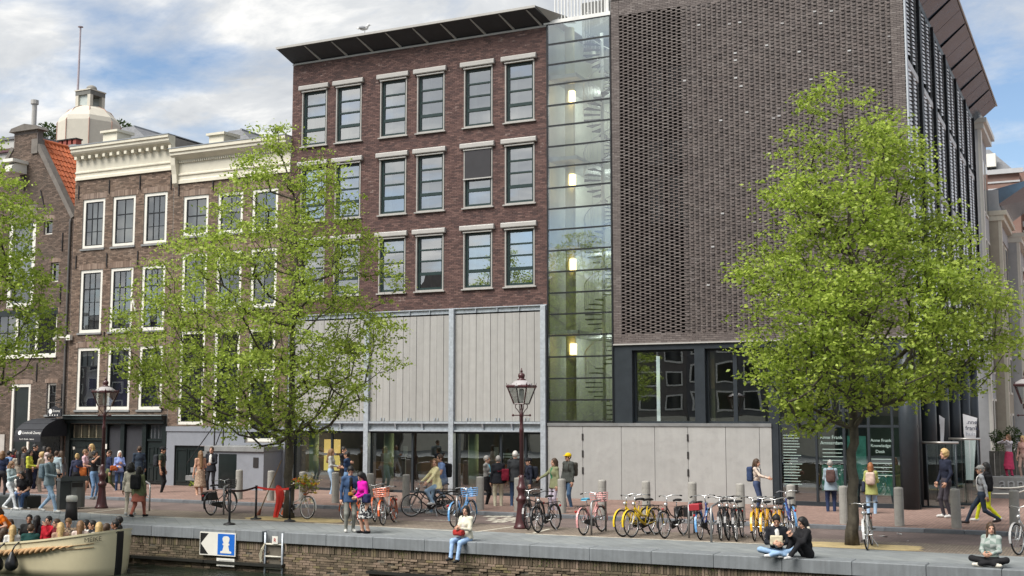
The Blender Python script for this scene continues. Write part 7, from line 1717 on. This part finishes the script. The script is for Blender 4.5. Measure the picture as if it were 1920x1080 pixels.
shoulder_bag(q, 'orange shoulder bag on the woman in the navy sweater', (.42, .12, .03), 1, -.02, (.13, .06, .17), -.02)
person((157, 928), 'person in pink shirt and black shorts with bare legs by the lamp', (.58, .40, .44), BLK_, face=70, htop=843, hair='l', style='short', fem=True, sleeve=.6, skirt={'len': .30, 'w': .17, 'legs': 'bare'}, hands=('front', 'hang'), shoe=WSH)
person((169, 920), 'blond woman with sunglasses in brown top before the black doors', (.06, .05, .04), BLK_, face=-60, htop=833, hair='y', style='long', fem=True, hands=('chest', 'hang'))
q = person((175, 936), 'person in black tee shirt and jeans drinking beside the lamp', (.03, .03, .033), JEAN, face=40, htop=846, hair='k', style='curly', sleeve=.6, hands=('face', 'front'), shoe=(.1, .1, .1), skin='b')
shoulder_bag(q, 'white canvas bag on the person in the black tee shirt', (.6, .6, .57), -1, -.04, (.14, .04, .12), .1)
person((203, 924), 'man in dark navy jacket and olive trousers stepping past the lamp', NAVY, OLV, face=-70, htop=844, hair='b', pose='walk', shoe=WSH)
q = person((222, 924), 'white-haired woman in lavender blue sweater holding a phone', (.24, .31, .58), (.05, .08, .17), face=8, htop=846, hair='w', style='bob', fem=True, hands=('front', 'chest'), shoe=(.1, .1, .1), hem=.06)
shoulder_bag(q, 'orange leather bag hanging before the woman in lavender blue', (.40, .10, .03), 1, -.02, (.15, .05, .10), .17)
person((259, 920), 'man in dark suit jacket seen from behind at the black doors', (.028, .04, .06), BLK_, face=185, htop=837, hair='b', hem=.14, skin='b')
q = person((302, 928), 'man in dark green tee shirt and black cap with tan shoes', (.045, .055, .04), BLK_, face=70, htop=838, hair='k', cap=BLK_, sleeve=.5, shoe=(.42, .33, .2), skin='b'); backpack(q, 'dark backpack on the man with black cap', (.03, .033, .04))
person((243, 968), 'woman in cream jacket and beige trousers with big dark curls', (.55, .51, .42), (.48, .43, .35), face=170, htop=868, hair='k', style='afro', fem=True, pose='walk', hem=.12, shoe=WSH, skin='c')
q = person((258, 971), 'woman in olive jacket with red skirt and black tights walking', (.13, .145, .075), (.36, .12, .085), face=150, htop=874, hair='k', style='longer', fem=True, pose='walk', hem=.16, skirt={'len': .36, 'w': .24}, shoe=BLK_, baggy=.1, skin='d')
backpack(q, 'black rucksack on the woman in the olive jacket', BLK_, 1.15)
# before the grey plinth
person((374, 933), 'woman with long fair hair in a brown patterned dress', (.46, .27, .19), (.27, .19, .14), face=200, htop=846, hair='l', style='longer', fem=True, sleeve=.25, skirt={'len': .52, 'w': .23, 'legs': 'bare'}, hands=((.12, .25, 1.05), 'hang'), botpat=('voronoi', 22, (.40, .30, .22)), shoe=BLK_)
person((395, 924), 'man in black suit standing beside the woman in the dress', (.018, .02, .026), (.02, .02, .024), face=-20, htop=838, hair='b', hem=.12, hands=('hang', 'front'), inner=W_)
# group before the lobby glass
person((620, 931), 'woman with long brown hair in grey sweater and light jeans', (.38, .39, .37), LJ, face=75, htop=842, hair='l', style='long', fem=True, hands=('front', 'front'), shoe=WSH)
person((643, 927), 'man in black jacket facing the man in the blue tee shirt', (.025, .025, .03), BLK_, face=60, htop=838, hair='k', hands=('cross', 'cross'))
q = person((650, 938), 'man in dark blue tee shirt and jeans with folded arms', (.025, .05, .11), JEAN, face=-110, htop=847, hair='k', style='crop', sleeve=.6, hands=('cross', 'cross'), skin='b')
q = person((655, 998), 'man in blue jacket and grey trousers looking down at the quay', (.045, .085, .17), (.21, .215, .19), face=12, htop=874, hair='k', style='short', hem=.14, inner=(.015, .015, .015), hands=('hang', 'front'), head=(10, -35), lean=4, shoe=(.5, .5, .47))
carried(q, 'pouch', 'small orange pouch hanging on the man in the blue jacket', 'bag', (.0, .16, 1.0), (.07, .03, .045), (.42, .20, .04), .01, [[(-.1, .05, 1.45), (0, .15, 1.2), (0, .16, 1.03)]])
q = person((685, 1000), 'woman in magenta jacket and black floral skirt looking down', (.60, .012, .34), (.03, .03, .035), face=-60, htop=884, hair='k', style='longer', fem=True, skirt={'len': .50, 'w': .22, 'legs': 'bare'}, botpat=('voronoi', 16, (.5, .5, .48)), hands=('front', 'front'), lean=14, head=(0, -30), shoe=BLK_, baggy=.08)
shoulder_bag(q, 'navy sling bag held by the woman in magenta', (.02, .025, .07), -1, .02, (.16, .07, .12), .12)
# riders
def on_bike(b, lx, ly, lz): M = Matrix.LocRotScale(b.location, b.rotation_euler, (1, 1, 1)); return tuple(M @ Vector((lx, ly, lz)))
def rider(b, lab, top, bottom, **k):
    p = on_bike(b, 0, -.27, 0); r_ = person(None, lab, top, bottom, pos=(p[0], p[1], ZR), pose='ride', **k); r_[0].rotation_euler[2] = b.rotation_euler[2]; return r_
rider(B_W, 'woman in pale yellow jacket and jeans sitting on a black bicycle', (.78, .70, .40), LJ, height=1.68, hair='l', style='bob', fem=True, hands=((.27, .40, 1.06), (-.27, .40, 1.06)), head=(-60, 5), hem=.14, lean=6, shoe=WSH, baggy=.12, feet=((.16, .14, .10), (-.14, .18, .44)))
q = rider(B_M, 'man in blue tee shirt riding the farther black bicycle', (.17, .25, .45), (.16, .2, .27), height=1.78, hair='b', hands=((.27, .40, 1.04), (-.27, .40, 1.04)), sleeve=.5, lean=12); backpack(q, 'black backpack on the riding man in blue tee shirt', BLK_)
# group waiting by the lamp
person((912, 951), 'woman with short grey hair in grey jacket and lavender wrap', (.25, .25, .24), BLK_, face=70, htop=855, hair='g', style='short', fem=True, hands=('cross', 'cross'), inner=(.13, .42, .55), skirt={'len': .36, 'w': .2}, botpat=None, shoe=(.3, .2, .12))
q = person((934, 954), 'woman in black quilted jacket and beige trousers seen from behind', (.014, .015, .02), (.48, .45, .34), face=182, htop=855, hair='g', style='short', fem=True, hem=.1, shoe=WSH, baggy=.1)
shoulder_bag(q, 'dark red shoulder bag on the woman in black quilted jacket', (.17, .012, .028), 1, -.1, (.12, .07, .19), -.1)
person((966, 954), 'white-haired man in dark jacket seen from behind beside the lamp', (.035, .038, .042), (.04, .07, .14), face=172, htop=846, hair='w', style='crop', hem=.12, shoe=WSH)
q = person((992, 956), 'youth in black cap and navy top with grey trousers by the lamp', (.02, .024, .04), (.055, .058, .06), face=-70, htop=859, hair='k', cap=BLK_, hands=('front', 'hang')); backpack(q, 'navy backpack on the youth in black cap', (.02, .024, .035))
person((1040, 962), 'woman in olive jacket with green scarf pointing with one hand', (.20, .21, .12), (.46, .42, .50), face=-60, htop=860, hair='b', style='bob', fem=True, hands=((.2, .42, 1.1), 'hang'), inner=(.02, .15, .07), hem=.14, shoe=WSH, baggy=.1)
q = person((1066, 956), 'person in bright yellow cap and dark jacket with jeans', (.055, .06, .055), (.06, .11, .19), face=-50, htop=850, hair='k', cap=(.68, .46, .01), hem=.08, hands=('pocket', 'hang'), baggy=.08); backpack(q, 'brown backpack on the person in yellow cap', (.06, .055, .045))
q = person((1420, 960), 'woman with long dark hair and pale cardigan holding a hand out', (.52, .44, .37), (.045, .065, .13), face=70, htop=861, hair='b', style='long', fem=True, hands=((.18, .42, 1.12), (-.16, .2, 1.12)), inner=(.5, .5, .48)); backpack(q, 'large blue trekking pack on the woman in the pale cardigan', (.03, .05, .11), 1.15)
q = person((1559, 965), 'grey-haired woman in light blue jacket reading the window', (.25, .32, .37), (.02, .03, .07), face=182, htop=863, hair='g', style='short', fem=True, hem=.16, hands=('front', 'front'), baggy=.12, shoe=BLK_); backpack(q, 'brown leather backpack on the grey-haired woman', (.085, .05, .045), .95)
q = person((1635, 969), 'red-haired woman in lime green jacket reading the window', (.32, .34, .12), LJ, face=175, htop=868, hair='r', style='bob', fem=True, hem=.22, hands=('front', 'hang'), baggy=.1, shoe=(.55, .45, .38)); backpack(q, 'pale pink backpack on the red-haired woman', (.50, .38, .32), .95)
shoulder_bag(q, 'dark printed shopper on the arm of the red-haired woman', (.03, .035, .06), -1, .05, (.05, .12, .17), .02)
person((1776, 971), 'tall man with curly blond hair in navy pullover at the glass screen', (.018, .022, .04), (.05, .045, .055), face=-60, htop=843, z=0, hair='y', style='curly', hands=('pocket', 'pocket'), shoe=WSH)
q = person((1843, 985), 'man in grey flat cap and pale sweater striding to the left', (.42, .44, .46), (.035, .05, .075), face=-85, htop=869, z=0, hair='g', cap=(.28, .28, .27), pose='stride', inner=W_, hands=('hang', (-.22, -.12, .82)), shoe=(.05, .04, .04)); backpack(q, 'black backpack on the man in the flat cap', BLK_, 1.1)
person((1853, 979), 'person in black hood and neon yellow trousers behind the flat-capped man', BLK_, (.52, .54, .02), face=-85, htop=866, z=0, hair='k', style='longer', pose='walk', shoe=WSH)
f1 = ony(1892, 883, LWY + 3.0); zf = 0.0
person(None, 'woman in white top and pink skirt taking a picture behind the low wall', (.60, .57, .6), (.55, .06, .14), face=-40, pos=(ony(1892, 860, LWY + 3)[0], LWY + 3, 0.62), height=1.62, hair='l', style='bob', fem=True, hands=('face', 'face'), skirt={'len': .6, 'w': .2})
person(None, 'person in salmon pink behind the low wall', (.5, .30, .26), (.45, .3, .26), face=-30, pos=(ony(1919, 860, LWY + 2.6)[0], LWY + 2.6, 0.6), height=1.6, hair='y', style='bob', fem=True)
tr_ = thing('terrace_step', 'raised grey terrace behind the low lettered wall', 'terrace', (lx, LWY + 2, 0)); MB((lx, LWY + 2, 0)).box(lx, lx + 8, LWY + 1.6, LWY + 5.4, 0, .6).build('slab', STONE, tr_); MB((lx, LWY + 2, 0)).box(lx, lx + 8, LWY + 1.5, LWY + 1.6, 0, .62).build('edge', CONC, tr_)
# sitting on the quay
def edge_seat(px_, dy=.28): p = ony(px_, 1040, QF); r_ = ray(px_, 1040); t = (QF + dy - CAMP[1]) / r_[1]; return (CAMP + r_ * t)[0], QF + dy
x_, y_ = edge_seat(874, .22)
q = person(None, 'woman in cream jacket sitting on the quay edge with legs hanging over', (.60, .57, .46), (.30, .44, .66), face=12, pos=(x_, y_, ZR), height=1.62, pose='edge', hair='k', style='longer', fem=True, hands=((.07, .3, .36), (-.07, .3, .34)), head=(-12, 0), shoe=(.03, .03, .03), inner=W_, baggy=.1, hem=.02); q[0].rotation_euler[2] = R(180 - 10)
carried(q, 'handbag', 'red handbag on the lap of the woman sitting on the quay edge', 'bag', (.02, .28, .24), (.15, .09, .075), (.36, .035, .03), .04)
x_, y_ = edge_seat(1456, .30)
q = person(None, 'man in black jacket and light jeans sitting cross-legged on the quay', (.016, .018, .024), (.25, .38, .56), face=5, pos=(x_, y_, ZR + .012), height=1.74, pose='cross', hair='k', style='short', hands=((.08, .34, .3), (-.1, .34, .28)), lean=14, head=(5, -28), shoe=(.6, .6, .6), inner=W_, hood=(.55, .52, .46))
carried(q, 'paper_bag', 'cream paper bag on the lap of the cross-legged man', 'bag', (0.02, .3, .36), (.13, .06, .1), (.56, .5, .36), .02)
x_, y_ = edge_seat(1514, .32)
person(None, 'woman in black dress with white hood sitting on the quay looking at her phone', BLK_, (.012, .012, .014), face=-55, pos=(x_, y_, ZR + .012), height=1.64, pose='knees', hair='k', style='bob', fem=True, hands=((.08, .4, .52), (-.06, .4, .5)), lean=10, head=(0, -15), hood=(.58, .53, .44), baggy=.22, shoe=(.5, .5, .5))
x_, y_ = edge_seat(1860, .55)
person(None, 'girl in green grey checked sweater sitting cross-legged near the curb', (.20, .25, .225), BLK_, face=-15, pos=(x_, y_, ZR + .012), height=1.62, pose='cross', hair='b', style='longer', fem=True, hands=((.08, .32, .28), (-.08, .32, .28)), head=(-25, 0), toppat=('check', 9, (.33, .36, .34)), shoe=(.55, .52, .45), baggy=.08)

# ================================================================ the cream boat with its passengers
YC = QF - 1.95; HWB = 1.18
bow = ony(226, 1000, YC); BX = float(bow[0]); ZBOW = float(bow[2]) + .06; LEN = 10.0
g0 = ony(0, 1022, YC - HWB); ZMID = float(g0[2]) - .07
boat = thing('tour_boat', 'cream open sloop with tan rope fender and black ball fenders full of passengers', 'boat', (BX - 4, YC, WZ)); OB = (BX - 4, YC, WZ)
CRM = pm('cream_hull', (.60, .54, .36), .35, var=.04, coat=.3, dirt=.05); TAN = pm('tan_rope', (.42, .26, .13), .85, var=.2); BLKR = pm('black_rubber', (.012, .012, .013), .3)
def hw(s): return HWB * (1 - min(1, max(0, (s - .50) / .50)) ** 8) ** .52 if s > .5 else HWB * (.86 + .14 * min(1, s / .35))
def gz(s): return ZMID + (ZBOW - ZMID) * max(0, (s - .52) / .48) ** 1.7 + .10 * max(0, .2 - s) / .2
NS = 44; sec = [(1.0, 1.0), (.995, .86), (.985, .70), (.965, .45), (.935, .2), (.89, 0), (.5, -.2), (0, -.3)]     # (width factor, height factor gunwale..waterline)
def hull_pt(s, i, side):
    wf, hf = sec[i]; x = BX - LEN * (1 - s) - (1 - wf) * .55 * max(0, (s - .7) / .3) ** 2; z = WZ + (gz(s) - WZ) * hf
    return (x, YC + side * hw(s) * wf, z)
mb = MB(OB); ss = [1 - (1 - k / NS) ** 1.5 for k in range(NS + 1)]
ss = [0.0] + [1 - (1 - k / NS) ** 1.7 for k in range(1, NS + 1)]
for side in (-1, 1):
    vs = [hull_pt(s, i, side) for s in ss for i in range(len(sec))]; n = len(sec)
    mb.add(vs, [(k * n + i, (k + 1) * n + i, (k + 1) * n + i + 1, k * n + i + 1) for k in range(NS) for i in range(n - 1)])
mb.add([hull_pt(0, i, -1) for i in range(len(sec))] + [hull_pt(0, i, 1) for i in range(len(sec))], [(i, i + 1, len(sec) + i + 1, len(sec) + i) for i in range(len(sec) - 1)])
mb.build('hull', CRM, boat, True)
gw = MB(OB)
for side in (-1, 1):
    for k in range(NS):
        a, b = ss[k], ss[k + 1]; f = lambda s, o, dz: (BX - LEN * (1 - s), YC + side * (hw(s) + o), gz(s) + dz)
        q = [f(a, .03, .0), f(b, .03, .0), f(b, -.10, .0), f(a, -.10, .0), f(a, .03, .05), f(b, .03, .05), f(b, -.10, .05), f(a, -.10, .05)]
        q = [(p[0], YC + max(0, (p[1] - YC) * side) * side, p[2]) for p in q]
        gw.add(q, [(4, 5, 6, 7), (0, 1, 5, 4), (2, 3, 7, 6), (0, 3, 2, 1)])
gw.build('gunwale', CRM, boat)
MB(OB).prism([(BX - LEN + .1, YC - .8), (BX - 2.2, YC - .7), (BX - 1.2, YC - .3), (BX - 1.2, YC + .3), (BX - 2.2, YC + .7), (BX - LEN + .1, YC + .8)], 'z', WZ + .14, WZ + .2).build('floor', pm('boat_teak', (.2, .12, .06), .6), boat)
MB(OB).prism([(BX - 2.0, YC - .98), (BX - .55, YC - .55), (BX - .15, YC), (BX - .55, YC + .55), (BX - 2.0, YC + .98)], 'z', gz(.9) - .25, gz(.9) - .2).build('foredeck', CRM, boat)
for sd_, yb2 in ((-1, YC - .55), (1, YC + .55)): MB(OB).box(BX - LEN + .4, BX - 2.1, yb2 - .22, yb2 + .22, WZ + .3, WZ + .5).build('side_bench', MATS['boat_teak'], boat)
# stem band
mb = MB(OB); st_ = [(BX + .035, WZ + (gz(1) - WZ) * hf + (.06 if i == 0 else 0)) for i, (wf, hf) in enumerate(sec)]
for i in range(5):
    xa = BX + .03 - (1 - sec[i][0]) * .55; xb2 = BX + .03 - (1 - sec[i + 1][0]) * .55; za = WZ + (gz(1) - WZ) * sec[i][1]; zb2 = WZ + (gz(1) - WZ) * sec[i + 1][1]
    mb.add([(xa, YC - .085, za), (xa + .03, YC + .06, za), (xb2 + .03, YC + .06, zb2), (xb2, YC - .085, zb2), (xa - .16, YC - .2, za), (xb2 - .16, YC - .2, zb2)], [(0, 1, 2, 3), (4, 0, 3, 5)])
mb.build('stem_band', BLKR, boat)
# laid rope fender along the side: two strands twisted
for ph in (0, math.pi):
    pts = []
    for k in range(420):
        s = .10 + (.935 - .10) * k / 419; wf = .98; drop = .20 - .03 * s; rr_ = .040 * min(1, (.96 - s) / .1); a = ph + k * .34
        x = BX - LEN * (1 - s); pts.append((x, YC - (hw(s) * wf + .055) - rr_ * math.cos(a), gz(s) - drop - .05 + rr_ * math.sin(a)))
    MB(OB).path(pts, [.050 * min(1, max(.25, (.95 - .10 - (.935 - .10) * k / 419) / .12)) for k in range(420)], 6).build('rope_fender', TAN, boat, True)
# ball fenders on short ropes
for px_ in (6, 33):
    p = ony(px_, 1027, YC - HWB - .02); s = 1 - (BX - p[0]) / LEN; yb2 = YC - hw(s); zz_ = gz(s)
    fd = thing('ball_fender', 'black teardrop ball fender hanging on the cream hull', 'fender', (p[0], yb2 - .2, zz_), group='ball fenders on the cream boat')
    MB().lathe([(.02, -.18), (.05, -.22), (.08, -.30), (.15, -.42), (.17, -.52), (.15, -.61), (.08, -.67), (.001, -.69)], n=16).build('ball', BLKR, fd, True); MB().path([(0, 0, -.19), (.02, .06, -.06), (.05, .16, .03), (.06, .26, .06)], .02, 6).build('rope', BLKR, fd, True)
sN = 1 - .1; tx = ony(162, 1017, YC - .9)
text('MEIKE', .16, pm('name_letters', (.05, .045, .035), .5), boat, (0, 0, 0), name='name_lettering', ext=.003)
nm = bpy.data.objects['name_lettering'] if 'name_lettering' in bpy.data.objects else [o for o in bpy.data.objects if o.name.startswith('name_lettering')][0]
def on_hull(s, f): wf = np.interp(1 - f, [0, .14, .30], [1, .995, .985]); return np.array([BX - LEN * (1 - s), YC - hw(s) * wf, WZ + (gz(s) - WZ) * f])
s_px = lambda q: float(np.interp(q, [project(on_hull(v, .9))[0] for v in np.linspace(.7, .985, 60)], np.linspace(.7, .985, 60))); sA, sB = s_px(158), s_px(186); pa, pb = on_hull(sA, .84), on_hull(sB, .84); dv = pb - pa; nv = np.array([dv[1], -dv[0], 0]) / math.hypot(dv[0], dv[1]); nm.location = Vector(pa + nv * .05) - Vector(OB); nm.rotation_euler = (math.pi / 2, -math.atan2(dv[2], math.hypot(dv[0], dv[1])), math.atan2(dv[1], dv[0]))
p_ = on_hull(.66, .42); MB(OB).ball(p_, .06, 12, 6, (1.4, .25, .5)).build('skin_fitting', STL, boat, True)
for f_ in (.70, .79):
    pts = [tuple(on_hull(.90 + .075 * k / 10, f_) + np.array([0, -.008, 0])) for k in range(11)]; MB(OB).path(pts, .010, 4).build('trim_line', pm('trim_brown', (.30, .2, .1), .6), boat)
# passengers
def passenger(px_, py_, dy, lab, top, hair='b', style='short', face=-30, **k):
    Y = YC + dy; p = ony(px_, py_, Y); ht = k.pop('height', 1.68); feet_z = p[2] - 1.305 * ht / 1.705
    return person(None, lab, top, k.pop('bottom', NAVY), face=face, pos=(p[0], Y, feet_z), height=ht, pose='bench', hair=hair, style=style, group=None, **k)
passenger(55.5, 966, .62, 'bearded dark-haired man sitting at the far side of the boat', (.03, .03, .03), 'k', 'crop', -10, skin='b')
passenger(70, 968, .60, 'woman with long black hair and black jacket turned away in the boat', (.014, .015, .018), 'k', 'longer', 150, fem=True)
passenger(92, 969, .62, 'man in red sweater with a hand at his face in the boat', (.50, .02, .035), 'k', 'short', -40, hands=('hang', (-.05, .2, 1.05)))
passenger(107, 974, .45, 'man in dark red jacket with sunglasses beside the red sweater', (.12, .015, .02), 'b', 'crop', -70)
passenger(129, 973, .62, 'brown-haired man in patterned shirt looking down in the boat', (.08, .06, .05), 'l', 'short', -20, toppat=('voronoi', 20, (.3, .22, .15)), head=(0, -25))
passenger(162, 976, .6, 'dark-haired woman in white top at the far side of the boat', W_, 'k', 'bob', -60, fem=True)
passenger(174, 977, .5, 'dark-haired man in black beside the woman in white in the boat', (.02, .02, .024), 'k', 'short', -70, skin='b')
passenger(200, 983, .25, 'passenger with dark hair and violet grey scarf near the bow', (.2, .18, .24), 'b', 'bob', 120, fem=True)
passenger(217, 976, .0, 'man in black sitting in the bow with his arm on the gunwale', (.012, .012, .014), 'k', 'crop', -95, hands=((.5, .3, .8), 'front'), skin='c')
passenger(224, 969, .3, 'second man in black behind him in the bow', (.02, .02, .022), 'k', 'crop', -100, skin='c')
passenger(58, 984, -.62, 'man in dark green jacket seen from behind in the boat', (.012, .05, .045), 'b', 'crop', 172, baggy=.15)
passenger(24, 986, -.6, 'woman with long strawberry blond hair and white top in the boat', W_, 'y', 'long', 175, fem=True)
passenger(8, 991, -.55, 'dark-haired woman in black jacket in profile in the boat', (.03, .03, .035), 'b', 'long', 110, fem=True)
passenger(114, 981, -.62, 'blond woman with bare shoulders seen from behind in the boat', (.35, .22, .16), 'y', 'long', 178, fem=True, sleeve=.25)
passenger(151, 978, -.6, 'woman with brown to blond hair and pale top in the boat', (.55, .45, .4), 'l', 'long', 170, fem=True)
passenger(186, 980.5, -.35, 'woman with very fair long hair sitting before the bow', (.5, .46, .4), 'y', 'long', 165, fem=True)
passenger(3, 968, .62, 'passenger with dark hair in black behind the woman in orange', (.02, .02, .024), 'k', 'bob', -20)
passenger(20, 975, .6, 'passenger in pale mint top beside the woman in orange', (.4, .5, .48), 'b', 'long', -10, fem=True)
Yo = YC + .25; po = ony(22, 958, Yo)
person(None, 'woman in orange tee shirt standing bent forward among the passengers', (.72, .16, .01), LJ, face=-70, pos=(po[0], Yo, po[2] - 1.38), height=1.66, hair='b', style='bob', fem=True, sleeve=.45, lean=42, hands=((.15, .5, .95), (-.15, .45, .95)), head=(0, -20))
